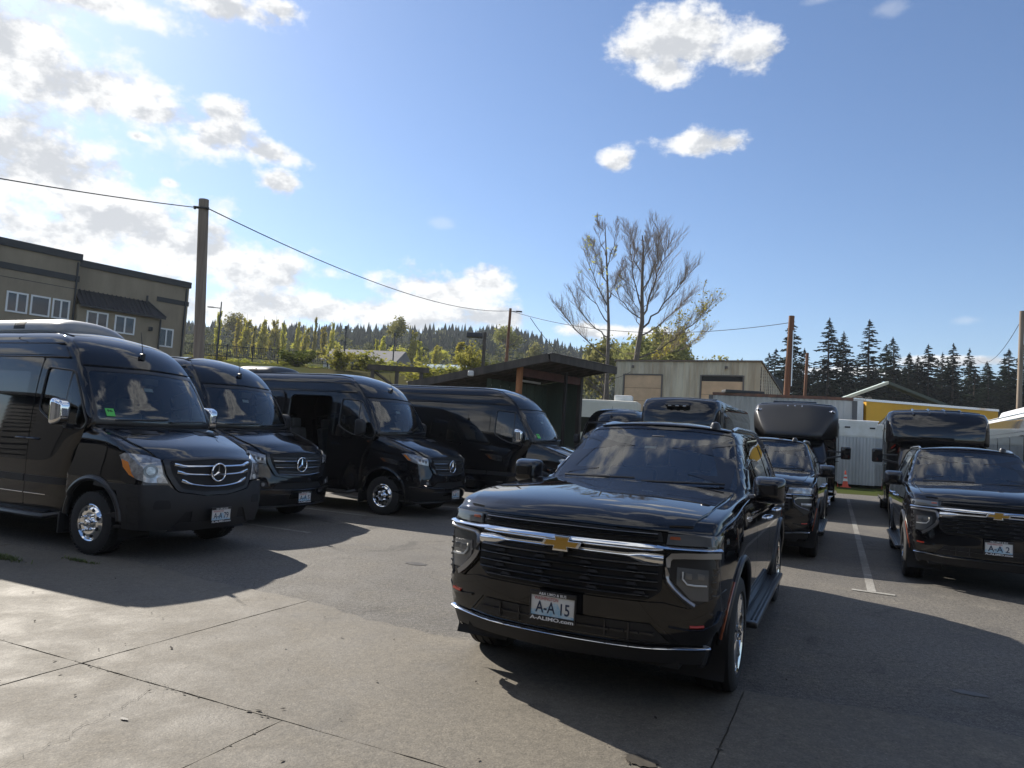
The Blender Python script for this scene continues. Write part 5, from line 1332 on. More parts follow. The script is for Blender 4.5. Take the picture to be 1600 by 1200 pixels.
def shed():
    T = empty('open_shed', label='open fronted shed with dark single slope roof and orange post', cat='shed')
    hi, lo = Vector((1.18, 24, 4.36)), Vector((-3.9, 27.5, 3.36)); rr_ = Vector((3.9, 27.5, 4.36))
    ex = Vector((rr_.x - hi.x, rr_.y - hi.y, 0)); Lx = ex.length; ex.normalize()        # along the high eave
    es = lo - hi; Ls = es.length; es.normalize()                                        # down the slope
    up_ = ex.cross(es); up_ = up_ if up_.z > 0 else -up_
    corr = mat('corrugated_roof', (.16, .16, .155), .5, metal=.4, var=.4, vscale=2)
    m = MB(); n = 46; vs = []
    for q in range(n * 2 + 1):
        p = hi + ex * (Lx * q / (2 * n)) + up_ * (.09 + .022 * (q % 2)); vs += [p - es * .12, p + es * (Ls + .2)]
    m.add(vs, [(2 * i, 2 * i + 1, 2 * i + 3, 2 * i + 2) for i in range(2 * n)]); m.build('roof', corr, T, smooth=False, fix=False)
    m = MB(); a = hi - ex * .02; m.add([a, a + es * Ls, a + es * Ls + ex * (Lx + .04), a + ex * (Lx + .04), a + up_ * .06, a + es * Ls + up_ * .06, a + es * Ls + ex * (Lx + .04) + up_ * .06, a + ex * (Lx + .04) + up_ * .06], [(0, 1, 2, 3), (7, 6, 5, 4), (0, 4, 5, 1), (1, 5, 6, 2), (2, 6, 7, 3), (3, 7, 4, 0)]); m.build('roof_deck', mat('roof_underside', (.020, .018, .016), .9), T, smooth=False)
    def beam(a, b, w, h, mt, nm, par=T):
        d = (b - a); L = d.length; d.normalize(); s_ = d.cross(Vector((0, 0, 1))).normalized(); u_ = s_.cross(d)
        m = MB(); m.add([a + s_ * x + u_ * y for x, y in ((-w / 2, -h / 2), (w / 2, -h / 2), (w / 2, h / 2), (-w / 2, h / 2))] + [b + s_ * x + u_ * y for x, y in ((-w / 2, -h / 2), (w / 2, -h / 2), (w / 2, h / 2), (-w / 2, h / 2))], [(3, 2, 1, 0), (4, 5, 6, 7), (0, 1, 5, 4), (1, 2, 6, 5), (2, 3, 7, 6), (3, 0, 4, 7)])
        return m.build(nm, mt, par, smooth=False)
    beam(hi - ex * .06 + up_ * -.06, lo - ex * .06 + up_ * -.06, .06, .28, WOOD, 'fascia_board'); beam(hi - es * .05 + up_ * -.05, hi + ex * Lx - es * .05 + up_ * -.05, .06, .26, WOOD, 'fascia_board')
    for q in range(1, 9): beam(hi + ex * (Lx * q / 9) + up_ * -.08, hi + ex * (Lx * q / 9) + es * Ls + up_ * -.08, .06, .16, WOOD, 'rafter')
    # posts
    def on(u, s): return hi + ex * u + es * s
    for u, s, mt in ((.25, 1.35, OLDWOOD), (.25, 5.8, WOOD), (Lx - .25, 1.35, WOOD), (Lx - .25, 5.6, WOOD)):
        p = on(u, s); beam(Vector((p.x, p.y, 0)), p + up_ * -.1, .16, .16, mt, 'post')
    p0, p1 = on(.25, 1.35), on(Lx - .25, 1.35); beam(p0 + Vector((0, 0, -.28)), p1 + Vector((0, 0, -.28)), .12, .28, mat('dark_red_beam', (.13, .05, .035), .8, var=.4), 'header_beam')
    p = on(2.6, 1.0); beam(Vector((p.x, p.y, 0)), p + up_ * -.1, .10, .10, mat('black_post', (.03, .025, .02), .8), 'post')
    # green boarded wall set back under the roof
    GREEN = mat('green_boards', (.085, .115, .08), .8, var=.35, vscale=1.5, stretch=(1, 1, .2))
    wl = empty('green_wall'); wl.parent = T
    for q in range(14):
        a = on(.5 + q * (Lx - .7) / 14, 2.9); b = on(.5 + (q + 1) * (Lx - .7) / 14 - .02, 2.9); t_ = min(a.z, b.z) - .25
        d = es.copy(); d.z = 0; d.normalize(); off = d * (.0 if q % 2 else .025)
        m = MB(); m.add([(x.x, x.y, z) for z in (0, t_) for x in (a + off, b + off, b + off + d * .03, a + off + d * .03)], [(0, 1, 5, 4), (1, 2, 6, 5), (2, 3, 7, 6), (3, 0, 4, 7), (4, 5, 6, 7)]); m.build('board', GREEN, wl, smooth=False)
    a, b = on(.2, 5.8), on(Lx - .1, 5.8); m = MB(); m.add([(a.x, a.y, 0), (b.x, b.y, 0), (b.x, b.y, b.z - .1), (a.x, a.y, a.z - .1)], [(0, 1, 2, 3)]); m.build('back_wall', DEEP, T, smooth=False)
    a, b = on(Lx - .1, 1.4), on(Lx - .1, 5.8); m = MB(); m.add([(a.x, a.y, 0), (b.x, b.y, 0), (b.x, b.y, b.z - .1), (a.x, a.y, a.z - .1)], [(0, 1, 2, 3)]); m.build('side_wall', GREEN, T, smooth=False)
    m = MB(); m.box(on(.0, 3.1) + Vector((-.14, -.1, -.12)), (.22, .22, .2)); m.build('flood_lamp', WHITEP, T, bevel=.06, seg=3)
    for s_ in (2.2, 3.4): m = MB(); q_ = on(1.4, s_) + Vector((0, 0, -.35)); beam(q_, q_ + ex * 1.3, .10, .07, WHITEP, 'tube_light')
    return T
def yard_building():
    # the workshop whose apron the photographer stands on: behind the camera, seen only in reflections
    T = empty('workshop', label='long dark lap sided workshop behind the viewpoint, seen only in reflections', cat='workshop')
    sid = mat('lap_siding', (.030, .032, .036), .75, var=.2, vscale=1)
    m = MB(); n = 22
    for q in range(n):
        z0, z1 = .2 * 1.25 * q, .2 * 1.25 * (q + 1)
        m.add([uv(-1.2, -2.3, z0), uv(9, -2.3, z0), uv(9, -2.36, z1), uv(-1.2, -2.36, z1)], [(0, 1, 2, 3)])
        if z1 < 3.6: m.add([uv(-24, -2.3, z0), uv(-1.2, -2.3, z0), uv(-1.2, -2.36, z1), uv(-24, -2.36, z1)], [(0, 1, 2, 3)])
    m.build('wall', sid, T, smooth=False)
    m = MB(); m.prism([(-2.0, 5.40), (-2.0, 5.6), (-9, 7.4), (-16, 5.6), (-16, 5.4)], lambda v, z: uv(-1.6, v, z), lambda v, z: uv(9.4, v, z)); m.prism([(-2.0, 3.55), (-2.0, 3.72), (-9, 5.0), (-16, 3.72), (-16, 3.55)], lambda v, z: uv(-24.4, v, z), lambda v, z: uv(-1.65, v, z)); m.build('roof', ROOFM, T, smooth=False)
    m = MB(); m.prism([(-2.45, 0), (-2.45, 5.39), (-15.5, 5.39), (-15.5, 0)], lambda v, z: uv(-1.2, v, z), lambda v, z: uv(8.9, v, z)); m.prism([(-2.45, 0), (-2.45, 3.54), (-15.5, 3.54), (-15.5, 0)], lambda v, z: uv(-23.9, v, z), lambda v, z: uv(-1.25, v, z)); m.build('walls', sid, T, smooth=False)
    for u in (-20, -13.5, -7, -1.6, 4.5):
        m = MB(); m.add([uv(u - 1.8, -2.26, 0), uv(u + 1.8, -2.26, 0), uv(u + 1.8, -2.26, 3.2), uv(u - 1.8, -2.26, 3.2)], [(0, 1, 2, 3)]); m.build('roller_door', mat('grey_door', (.07, .072, .075), .6) if 'grey_door' not in MATS else MATS['grey_door'], T, smooth=False, fix=False)
    return T
# ------------------------------------------------------------------ trailers, container, motorhome, canopy
def prism_box(T, nm, mt, o, ex, ey, L, D, z0, z1, corr=None, bevel=0.0):
    m = MB()
    if corr:
        n = int(L / corr); pts = []
        for q in range(n):
            for t, d in ((0, 0), (.35, 0), (.5, -.035), (.85, -.035)): pts.append(((q + t) * corr, d))
        pts.append((L, 0)); P3 = [o + ex * a + ey * d for a, d in pts] + [o + ex * L + ey * D, o + ey * D]
        k = len(P3)
        m.add([(p.x, p.y, z) for z in (z0, z1) for p in P3], [(i, (i + 1) % k, k + (i + 1) % k, k + i) for i in range(k)] + [tuple(range(k, 2 * k))])
        return m.build(nm, mt, T, smooth=False, fix=False)
    block(m, o, ex, ey, 0, L, 0, D, z0, z1); return m.build(nm, mt, T, smooth=False, bevel=bevel)
def axes2(a, b):
    o = Vector((a[0], a[1], 0)); e = Vector((b[0], b[1], 0)) - o; L = e.length; ex = e / L; ey = Vector((-ex.y, ex.x, 0))
    return o, ex, (ey if ey.y > 0 else -ey), L
def trailers():
    rust = mat('rusty_steel', (.22, .10, .06), .8, var=.5, vscale=3, color2=(.10, .06, .05))
    greyp = mat('grey_container', (.50, .50, .48), .6, var=.25, vscale=.9, stretch=(1, 1, .3), color2=(.36, .35, .32))
    o, ex, ey, L = axes2((11.47, 41), (18.46, 39))
    T = empty('shipping_container', label='long grey shipping container with rusty top edge behind the buses', cat='container')
    prism_box(T, 'wall', greyp, o, ex, ey, L, 2.4, .4, 4.55, corr=.28)
    prism_box(T, 'top_rail', rust, o - ex * .04 - ey * .06, ex, ey, L + .08, 2.5, 4.56, 4.72)
    prism_box(T, 'corner_post', mat('dark_post', (.10, .10, .10), .7), o + ex * (L - .001) - ey * .05, ex, ey, .24, .24, .4, 4.55)
    prism_box(T, 'corner_post', MATS['dark_post'], o - ex * .24 - ey * .05, ex, ey, .235, .24, .4, 4.55)
    m = MB(); p = o + ex * 1.6 + ey * .4; m.box((p.x, p.y, 4.80), (2.2, .8, .18)); m.build('roof_clutter', DTRIM, T, bevel=.04)
    # yellow trailer
    yel = mat('yellow_trailer', (.78, .42, .018), .5, var=.16, vscale=.5, color2=(.64, .33, .014))
    o, ex, ey, L = axes2((20.25, 41.1), (29.2, 43.2))
    T = empty('yellow_trailer', label='yellow box trailer with pale top rail behind the right hand bus', cat='trailer')
    prism_box(T, 'side_panel', yel, o, ex, ey, L, 2.5, .9, 4.72); prism_box(T, 'top_rail', SILVER, o - ex * .03 - ey * .03, ex, ey, L + .06, 2.56, 4.725, 4.86)
    for q in range(1, 5): prism_box(T, 'panel_seam', yel, o + ex * (L * q / 5) - ey * .012, ex, ey, .04, .011, .9, 4.72)
    prism_box(T, 'front_frame', mat('dark_yellow', (.35, .16, .02), .6), o - ex * .70, ex, ey, .14, 2.4, .4, 4.80); prism_box(T, 'front_frame', MATS['dark_yellow'], o - ex * .34 + ey * .02, ex, ey, .10, 2.4, .4, 4.6)
    prism_box(T, 'front_wall', DEEP, o - ex * .20 + ey * .2, ex, ey, .19, 2.2, .6, 4.6); prism_box(T, 'end_door', DTRIM, o + ex * (L + .005), ex, ey, .12, 2.4, .9, 4.7)
    for a in (1.2, L - 1.2):
        w = tyre_mb(.5, .28, .3).build('wheel', TYRE, T); p = o + ex * a + ey * .3; w.location = (p.x, p.y, 1.0); w.rotation_euler = (0, 0, atan2(ex.y, ex.x) + pi / 2)
    # pale post-like box left of the yellow trailer
    T = empty('white_container', label='narrow pale grey container end between the grey and yellow trailers', cat='container')
    prism_box(T, 'wall', WHITEP, Vector((18.75, 40.0, 0)), ex, ey, .92, 2.4, .4, 4.72); prism_box(T, 'top_rail', SILVER, Vector((18.7, 39.95, 0)), ex, ey, 1.02, 2.5, 4.73, 4.80)
    # white truck body with corrugated lower half
    o, ex, ey, L = axes2((16.95, 37.6), (21.6, 36.6))
    T = empty('white_truck_body', label='white truck body with corrugated metal lower side beside the traffic cone', cat='truck body')
    galv = mat('galvanised_sheet', (.50, .51, .52), .35, metal=.55, var=.25, vscale=2, stretch=(1, 1, .15))
    prism_box(T, 'side_panel', WHITEP, o + ex * .05, ex, ey, L - .1, 2.3, 2.55, 3.45, bevel=.10); prism_box(T, 'corrugated_skirt', galv, o - ey * .02, ex, ey, L, 2.2, .12, 2.56, corr=.16)
    for a in (.45, 1.65): prism_box(T, 'vent', DEEP, o + ex * a - ey * .02, ex, ey, .26, .03, 3.02, 3.10)
    # low grass kerb strip at the foot of it
    # motorhome and canopy
    T = empty('motorhome', label='white motorhome roof with air conditioner between the shed and the minibus', cat='motorhome')
    cream = mat('cream_shell', (.66, .64, .54), .5, var=.15, vscale=1)
    o, ex, ey, L = axes2((3.2, 38.5), (6.6, 37.6))
    prism_box(T, 'body', cream, o, ex, ey, L, 2.4, .6, 3.75, bevel=.12); prism_box(T, 'air_conditioner', WHITEP, o + ex * 2.2 + ey * .7, ex, ey, .95, .8, 3.76, 4.08, bevel=.08)
    for a in (.5, 1.8): prism_box(T, 'window', PRIVACY, o + ex * a - ey * .012, ex, ey, .9, .011, 2.0, 2.8)
    for a in (.7, L - .7):
        w = tyre_mb(.4, .22, .25).build('wheel', TYRE, T); p = o + ex * a + ey * .2; w.location = (p.x, p.y, .4); w.rotation_euler = (0, 0, atan2(ex.y, ex.x) + pi / 2)
    T = empty('gabled_canopy', label='low gabled canopy roof with pale green edge above the yellow trailer', cat='canopy')
    pale = mat('pale_green_metal', (.45, .52, .47), .5); dg_ = mat('dark_green_metal', (.06, .085, .075), .6)
    p0, pk, p1 = Vector((23.3, 52, 5.2)), Vector((27.2, 52, 6.85)), Vector((33.0, 52.6, 5.1)); dp = Vector((.15, 1.1, 0))
    for a, b, mt in ((p0, pk, pale), (pk, p1, dg_)):
        m = MB(); m.add([a, b, b + dp, a + dp] + [x + Vector((0, 0, .22)) for x in (a, b, b + dp, a + dp)], [(3, 2, 1, 0), (4, 5, 6, 7), (0, 1, 5, 4), (1, 2, 6, 5), (2, 3, 7, 6), (3, 0, 4, 7)]); m.build('roof_slope', mt, T, smooth=False)
    for a in (p0, p1, p0 + dp, p1 + dp): m = MB(); m.cyl((a.x, a.y, 0), (a.x, a.y, a.z), .1); m.build('post', dg_, T)
    # stone heap under and behind it
    m = MB(); r = random.Random(8)
    for _ in range(1600):
        t = r.random(); x = 22 + 14 * r.random(); y = 54 + 9 * r.random(); h = 6.0 * max(0, 1 - abs(x - 28.5) / 13) * (1 - abs(y - 59) / 11) + 1.0
        s_ = r.uniform(.10, .30); R_ = Matrix.Rotation(r.uniform(0, 6), 3, 'Z') @ Matrix.Rotation(r.uniform(-.6, .6), 3, 'X')
        m.box((x, y, max(.2, h * r.uniform(.72, 1.0))), (s_ * 1.5, s_, s_ * .8), rot=R_, taper=.7)
    tag(m.build('stone_heap', mat('tan_stone', (.30, .26, .20), .9, var=.5, vscale=2, color2=(.18, .16, .13)), smooth=False, fix=False), kind='stuff')
def cone():
    p = Vector((16.75, 35.9, .02)); T = empty('traffic_cone', (p.x, p.y, p.z), label='orange traffic cone standing by the corrugated white truck body', cat='traffic cone')
    T.scale = (.92,) * 3
    orange = mat('cone_orange', (.62, .07, .025), .5); m = MB(); m.box((0, 0, .025), (.40, .40, .05)); m.build('base', orange, T, bevel=.015)
    m = MB(); m.lathe([(.05, .165), (.40, .098), (.40, .099), (.88, .028), (.90, .001)], ax='z', n=24); m.build('cone_body', orange, T)
    for z0, z1 in ((.34, .48), (.58, .68)):
        rr_ = lambda z: .165 - (.165 - .028) * (z - .05) / .83 + .004
        m = MB(); m.lathe([(z0, rr_(z0)), (z1, rr_(z1))], ax='z', n=24); m.build('reflective_band', WHITEP, T, fix=False)
# ------------------------------------------------------------------ poles, wires, lamps, fence
POLE = mat('grey_pole_wood', (.30, .245, .185), .9, var=.4, vscale=3, stretch=(3, 3, .12), color2=(.17, .13, .10), bump=.3, bscale=12)
RPOLE = mat('brown_pole_wood', (.20, .085, .04), .85, var=.4, vscale=3, stretch=(3, 3, .12), color2=(.12, .055, .03))
STEEL = mat('dark_lamp_steel', (.05, .05, .055), .5, metal=.4)
def pole(nm, label, x, y, top, r0, r1, m, lean=(0, 0), zb=None, grp='utility poles'):
    zb = terrain(x, y) - .3 if zb is None else zb
    T = empty(nm, (x, y, zb), label=label, cat='utility pole', group=grp)
    H_ = top - zb
    b = MB(); b.tube([(lean[0] * t, lean[1] * t, H_ * t) for t in (0, .25, .5, .75, 1)], [r0 + (r1 - r0) * t for t in (0, .25, .5, .75, 1)], 14); b.build('shaft', m, T)
    return T, Vector((x + lean[0], y + lean[1], top))
def poles():
    T, tp = pole('utility_pole', 'stout grey wooden utility pole rising behind the second van', -9.40, 22, 8.36, .165, .15, POLE, lean=(-.48, 0))
    zt = tp.z - T.location.z
    m = MB(); m.tube([(-.70, -.16, zt - .28), (-.24, -.16, zt - .30)], .03, 8); m.build('insulator_bracket', STEEL, T)
    for dx in (-.20, .20):
        m = MB(); m.lathe([(-.05, .02), (-.03, .045), (0, .03), (.03, .045), (.05, .02)], o=(-.48 + dx, -.12, zt - .30), ax='z', n=12); m.tube([(-.48, 0, zt - .30), (-.48 + dx, -.12, zt - .30)], .018, 6); m.build('insulator', STEEL, T)
    T2, tp2 = pole('utility_pole', 'thin distant utility pole standing behind the shed roof', -.62, 60, 12.1, .15, .11, RPOLE, lean=(.12, 0))
    z2 = tp2.z - T2.location.z
    m = MB(); m.tube([(.12, 0, z2 - .25), (.75, -.1, z2 - .22)], .03, 6); m.box((.85, -.1, z2 - .24), (.5, .2, .1)); m.build('lamp_arm', STEEL, T2)
    T3, tp3 = pole('utility_pole', 'thick reddish brown pole beside the warehouse corner', 16.10, 42.6, 9.65, .19, .165, RPOLE, lean=(.30, 0))
    z3 = tp3.z - T3.location.z
    m = MB(); m.tube([(.33, -.2, z3 - 4.2), (.34, -.2, z3 - .9)], .035, 6); m.build('conduit', SILVER, T3)
    pole('utility_pole', 'second shorter brown pole right of the thick one', 28.3, 70, 11.2, .17, .14, RPOLE, lean=(.3, 0))
    T5, tp5 = pole('utility_pole', 'grey pole at the right edge of the picture', 29.5, 42, 10.65, .15, .13, POLE, lean=(.22, 0))
    WIRE = mat('black_cable', (.015, .015, .016), .6)
    def wire(nm, label, a, b, sag, r, grp='overhead cables', n=28):
        a, b = Vector(a), Vector(b)
        m = MB(); m.tube([a.lerp(b, t / n) + Vector((0, 0, -sag * 4 * (t / n) * (1 - t / n))) for t in range(n + 1)], r, 5); tag(m.build(nm, WIRE), label, 'cable', grp)
    wire('overhead_cable', 'black cable crossing the clouds from the left edge to the grey pole', (-11.8, 10.5, 5.55), (-10.05, 21.85, 8.06), .10, .014)
    wire('overhead_cable', 'long black cable from the grey pole to the thin distant pole', (-9.68, 21.88, 8.06), (-.5, 60, 11.9), .95, .018)
    wire('overhead_cable', 'black cable from the thin distant pole towards the reddish brown pole', (-.5, 60, 11.9), (16.38, 42.5, 9.25), 1.15, .02)
    wire('overhead_cable', 'pale cable sagging behind the shed roof', (.9, 45, 9.0), (11.3, 62, 8.6), 2.6, .02)
    wire('overhead_cable', 'thin cable running down from the pole at the right edge', (29.72, 42, 10.2), (53, 82, 13.2), 1.2, .018)
    # street lamps on the embankment road
    for x, y, zt, arm, lab in ((-24.7, 60, 11.2, 1, 'tall thin street lamp right of the grey utility pole'), (-14.6, 62, 9.9, 0, 'bare dark lamp post among the poplars above the second van'), (-11.7, 70, 10.6, 0, 'dark lamp post behind the open doored van')):
        zb = terrain(x, y) - .2; T = empty('street_lamp', (x, y, zb), label=lab, cat='street lamp', group='street lamps on the embankment')
        m = MB(); m.tube([(0, 0, 0), (0, 0, zt - zb)], [.09, .05], 8); m.build('post', STEEL, T)
        m = MB()
        if arm: m.tube([(0, 0, zt - zb - .55), (-.75, 0, zt - zb - .50)], .035, 6); m.box((-.85, 0, zt - zb - .5), (.5, .22, .07))
        else: m.box((0, 0, zt - zb), (.22, .22, .3))
        m.build('lamp_head', STEEL, T)
    T = empty('flood_light', (-1.42, 34, 0), label='square flood light on a dark post behind the shed roof', cat='flood light')
    m = MB(); m.box((0, 0, 3.2), (.15, .15, 6.4)); m.build('post', WOOD, T); m = MB(); m.box((-.48, -.05, 6.22), (.75, .4, .22)); m.build('lamp_head', STEEL, T, bevel=.03)
    # iron fence on the bank
    T = empty('iron_fence', label='black iron railing along the grassy bank behind the vans', cat='fence'); n = 0
    y_ = 57; x0, x1 = -29.0, -11.5
    pts = [(x0 + (x1 - x0) * q / 9, y_ + q * .4) for q in range(10)]
    for (xa, ya), (xb, yb) in zip(pts, pts[1:]):
        za, zb = terrain(xa, ya) + .05, terrain(xb, yb) + .05
        m = MB(); m.box((xa, ya, za + .6), (.09, .09, 1.3)); m.build('post', STEEL, T)
        for h in (.25, 1.1): m = MB(); m.tube([(xa, ya, za + h), (xb, yb, zb + h)], .03, 4); m.build('rail', STEEL, T)
        m = MB()
        for q in range(1, 14):
            t = q / 14; m.box((xa + (xb - xa) * t, ya + (yb - ya) * t, za + (zb - za) * t + .66), (.028, .028, .95))
        m.build('pickets', STEEL, T, smooth=False)['kind'] = 'stuff'
    # timber frame and greenhouse
    T = empty('timber_frame', label='dark open timber frame standing beyond the open doored van', cat='timber frame')
    for x in (-6.6, -5.45, -4.3): m = MB(); m.box((x, 34, 2.1), (.16, .16, 4.4)); m.build('post', WOOD, T)
    m = MB(); m.box((-5.4, 34, 4.42), (2.9, .22, .24)); m.build('beam', WOOD, T); m = MB(); m.tube([(-6.5, 34.1, 4.2), (-5.0, 34.1, 3.2)], .07, 4); m.build('brace', WOOD, T)
    T = empty('greenhouse', label='long translucent plastic greenhouse tunnel between the frame and the shed', cat='greenhouse')
    film = mat('greenhouse_film', (.50, .58, .56), .35, var=.2, vscale=1.0)
    o, ex, ey, L = axes2((-10.6, 80), (-5.2, 78)); zb = terrain(-9, 80)
    m = MB(); k = 12; prof = [(cos(pi * q / k) * 1.6, sin(pi * q / k) * 2.1) for q in range(k + 1)]; V_ = []
    for t in (0, 1):
        for a, h in prof: p = o + ex * (L * t) + ey * (1.6 + a); V_.append((p.x, p.y, zb - .6 + h + .8))
    m.add(V_, [(i, i + 1, k + 2 + i, k + 1 + i) for i in range(k)] + [tuple(range(k + 1)), tuple(range(k + 1, 2 * k + 2))]); m.build('film', film, T, ang=1)
    for q in range(8):
        m = MB(); m.tube([(lambda p: (p.x, p.y, zb + .2 + h * 1.015))(o + ex * (L * q / 7) + ey * (1.6 + a * 1.015)) for a, h in prof], .03, 5); m.build('hoop', SILVER, T)
    # low grey building across the road
    T = empty('low_building', label='long low building with grey roof among the poplars', cat='building')
    o, ex, ey, L = axes2((-29.5, 112), (-18.2, 110)); zb = terrain(-24, 111); w_ = mat('pale_siding', (.42, .42, .40), .7); rf = mat('grey_shingle', (.22, .21, .21), .9, var=.2)
    prism_box(T, 'wall', w_, o, ex, ey, L, 8, zb - 1, zb + 2.1)
    for q in range(7): prism_box(T, 'window', PANE, o + ex * (1.1 + q * 1.45) - ey * .02, ex, ey, .8, .018, zb + .5, zb + 1.6)
    m = MB(); a0 = o - ex * .4 - ey * .5; a1 = o + ex * (L + .4) - ey * .5; b0 = o - ex * .4 + ey * 4; b1 = o + ex * (L + .4) + ey * 4; c0 = o - ex * .4 + ey * 8.5; c1 = o + ex * (L + .4) + ey * 8.5
    m.add([(a0.x, a0.y, zb + 2.1), (a1.x, a1.y, zb + 2.1), (b1.x, b1.y, zb + 4.3), (b0.x, b0.y, zb + 4.3), (c0.x, c0.y, zb + 2.1), (c1.x, c1.y, zb + 2.1)], [(0, 1, 2, 3), (3, 2, 5, 4), (0, 3, 4), (1, 5, 2), (0, 4, 5, 1)]); m.build('roof', rf, T, smooth=False)
    T = empty('road_sign', (-17.6, 84, terrain(-17.6, 84)), label='small red and yellow road sign on a post across the road', cat='sign')
    m = MB(); m.cyl((0, 0, 0), (0, 0, 2.6), .04); m.build('post', STEEL, T); m = MB(); m.box((0, -.06, 1.5), (.36, .03, 1.0)); m.build('sign_board', mat('sign_yellow', (.60, .36, .02), .5), T); m = MB(); m.box((0, -.08, 2.25), (.36, .03, .42)); m.build('sign_board', RED, T)
# ------------------------------------------------------------------ vegetation
def leafmat(name, c1, c2, trans=.35, vs=.9):
    m = bpy.data.materials.new(name); m.use_nodes = True; t = NT(m.node_tree); m.node_tree.nodes.clear()
    tcn = t.new('ShaderNodeTexCoord'); oi = t.new('ShaderNodeObjectInfo')
    n = t.noise(tcn.outputs['Object'], vs, 4, .65); f = t.mapr(n, .34, .66, 0, 1, True)
    c = t.mix(f, (*c1, 1), (*c2, 1))
    hsv = t.new('ShaderNodeHueSaturation'); t.link(c, hsv.inputs['Color']); t.link(t.mapr(oi.outputs['Random'], 0, 1, .78, 1.22), hsv.inputs['Value']); t.link(t.mapr(oi.outputs['Random'], 0, 1, .485, .512), hsv.inputs['Hue'])
    d = t.new('ShaderNodeBsdfDiffuse'); t.link(hsv.outputs[0], d.inputs[0]); tr = t.new('ShaderNodeBsdfTranslucent'); t.link(hsv.outputs[0], tr.inputs[0])
    mx = t.new('ShaderNodeMixShader'); mx.inputs[0].default_value = trans; t.link(d.outputs[0], mx.inputs[1]); t.link(tr.outputs[0], mx.inputs[2])
    o = t.new('ShaderNodeOutputMaterial'); t.link(mx.outputs[0], o.inputs[0]); MATS[name] = m; return m
BARK = mat('grey_bark', (.17, .14, .115), .9, var=.4, vscale=4, stretch=(1, 1, .3))
DBARK = mat('dark_bark', (.05, .038, .03), .95)
NEEDLE = leafmat('fir_needles', (.008, .014, .010), (.022, .033, .019), .12, .6)
FARN = leafmat('far_fir_needles', (.014, .025, .017), (.034, .052, .030), .12, .05)
POPL = leafmat('poplar_leaves', (.33, .315, .04), (.52, .47, .09), .5, .8)
YBUSH = leafmat('spring_leaves', (.20, .21, .035), (.36, .34, .09), .5, .9)
BUDL = leafmat('budding_leaves', (.16, .165, .055), (.29, .28, .10), .45, .5)
GREENL = leafmat('green_leaves', (.075, .10, .022), (.15, .16, .05), .4, .7)
TWIGM = mat('twig_bark', (.27, .21, .155), .9)
def quad_leaf(m, p, s, r, up_=None, asp=1.6):
    a = Vector((r.gauss(0, 1), r.gauss(0, 1), r.gauss(0, .7))).normalized() if up_ is None else up_
    b = a.cross(Vector((r.gauss(0, 1), r.gauss(0, 1), r.gauss(0, 1)))).normalized()
    a = a * s * asp * .5; b = b * s * .5
    m.add([p - a, p + b * .8, p + a, p - b * .8], [(0, 1, 2, 3)])
def raw(name, mb, mt):
    me = bpy.data.meshes.new(name); me.from_pydata(mb.v, [], mb.f); me.materials.append(mt); return me
def conifer_meshes(seed, h, w, n_wh, sparse=0.0):
    r = random.Random(seed); tr = MB(); lx = r.uniform(-.02, .02) * h
    tr.tube([(lx * t * t, 0, h * t) for t in (0, .3, .6, .85, 1)], [.022 * h * (1 - t * .93) * .6 for t in (0, .3, .6, .85, 1)], 7)
    m = MB(); z0 = .03 * h; gap = r.uniform(.3, .8); lop = r.uniform(0, 6.3)
    n_br = n_wh * 6
    for q in range(n_br):
        t = (q + r.random()) / n_br; t = t ** 1.08; z = z0 + (h - z0) * t * .985
        a = r.uniform(0, 2 * pi)
        if r.random() < sparse * (2.5 if abs(t - gap) < .12 else .6): continue
        prof = (1 - t) ** .72 * (.62 + .38 * min(1, t * 4.5)) + .012
        L = w * prof * r.triangular(.45, 1.25, .9) * (1 + .18 * cos(a - lop)); d = Vector((cos(a), sin(a), 0)); s_ = Vector((-sin(a), cos(a), 0))
        rise = r.uniform(.10, .45) if t > .62 else r.uniform(-.10, .25); dr = r.uniform(.25, .65)
        base = Vector((lx * t * t, 0, z)); n = max(3, int(L / .55) + 1)
        for u in range(n):
            f = (u + .5) / n; p = base + d * L * f + Vector((0, 0, L * (rise * f - dr * f * f)))
            wd = (.26 * L * (1 - f * .8) + .16) * r.uniform(.6, 1.25); ln = L / n
            for sg in (-1, 1):
                e = p + s_ * sg * wd + d * ln * r.uniform(.3, 1.2) + Vector((0, 0, -wd * r.uniform(.15, .75)))
                m.add([p - d * ln * .55, p + d * ln * .6 + Vector((0, 0, .08)), e], [(0, 1, 2)])
            e = p + d * ln * .5 + Vector((0, 0, -r.uniform(.2, .7) * wd)); m.add([p - d * ln * .6, p + d * ln * .7, e], [(0, 1, 2)])
        tip = base + d * L + Vector((0, 0, L * (rise - dr))); m.add([tip + d * .22, tip - d * .25 + s_ * .10, tip - d * .25 - s_ * .10], [(0, 1, 2)])
    for q in range(8):
        a = r.uniform(0, 6.3); z = h * (.95 + .05 * q / 8); m.add([(lx, 0, z + .3), (lx + .16 * cos(a), .16 * sin(a), z - .15), (lx - .05 * sin(a), .05 * cos(a), z)], [(0, 1, 2)])
    return raw('fir_trunk', tr, DBARK), raw('fir_crown', m, NEEDLE)
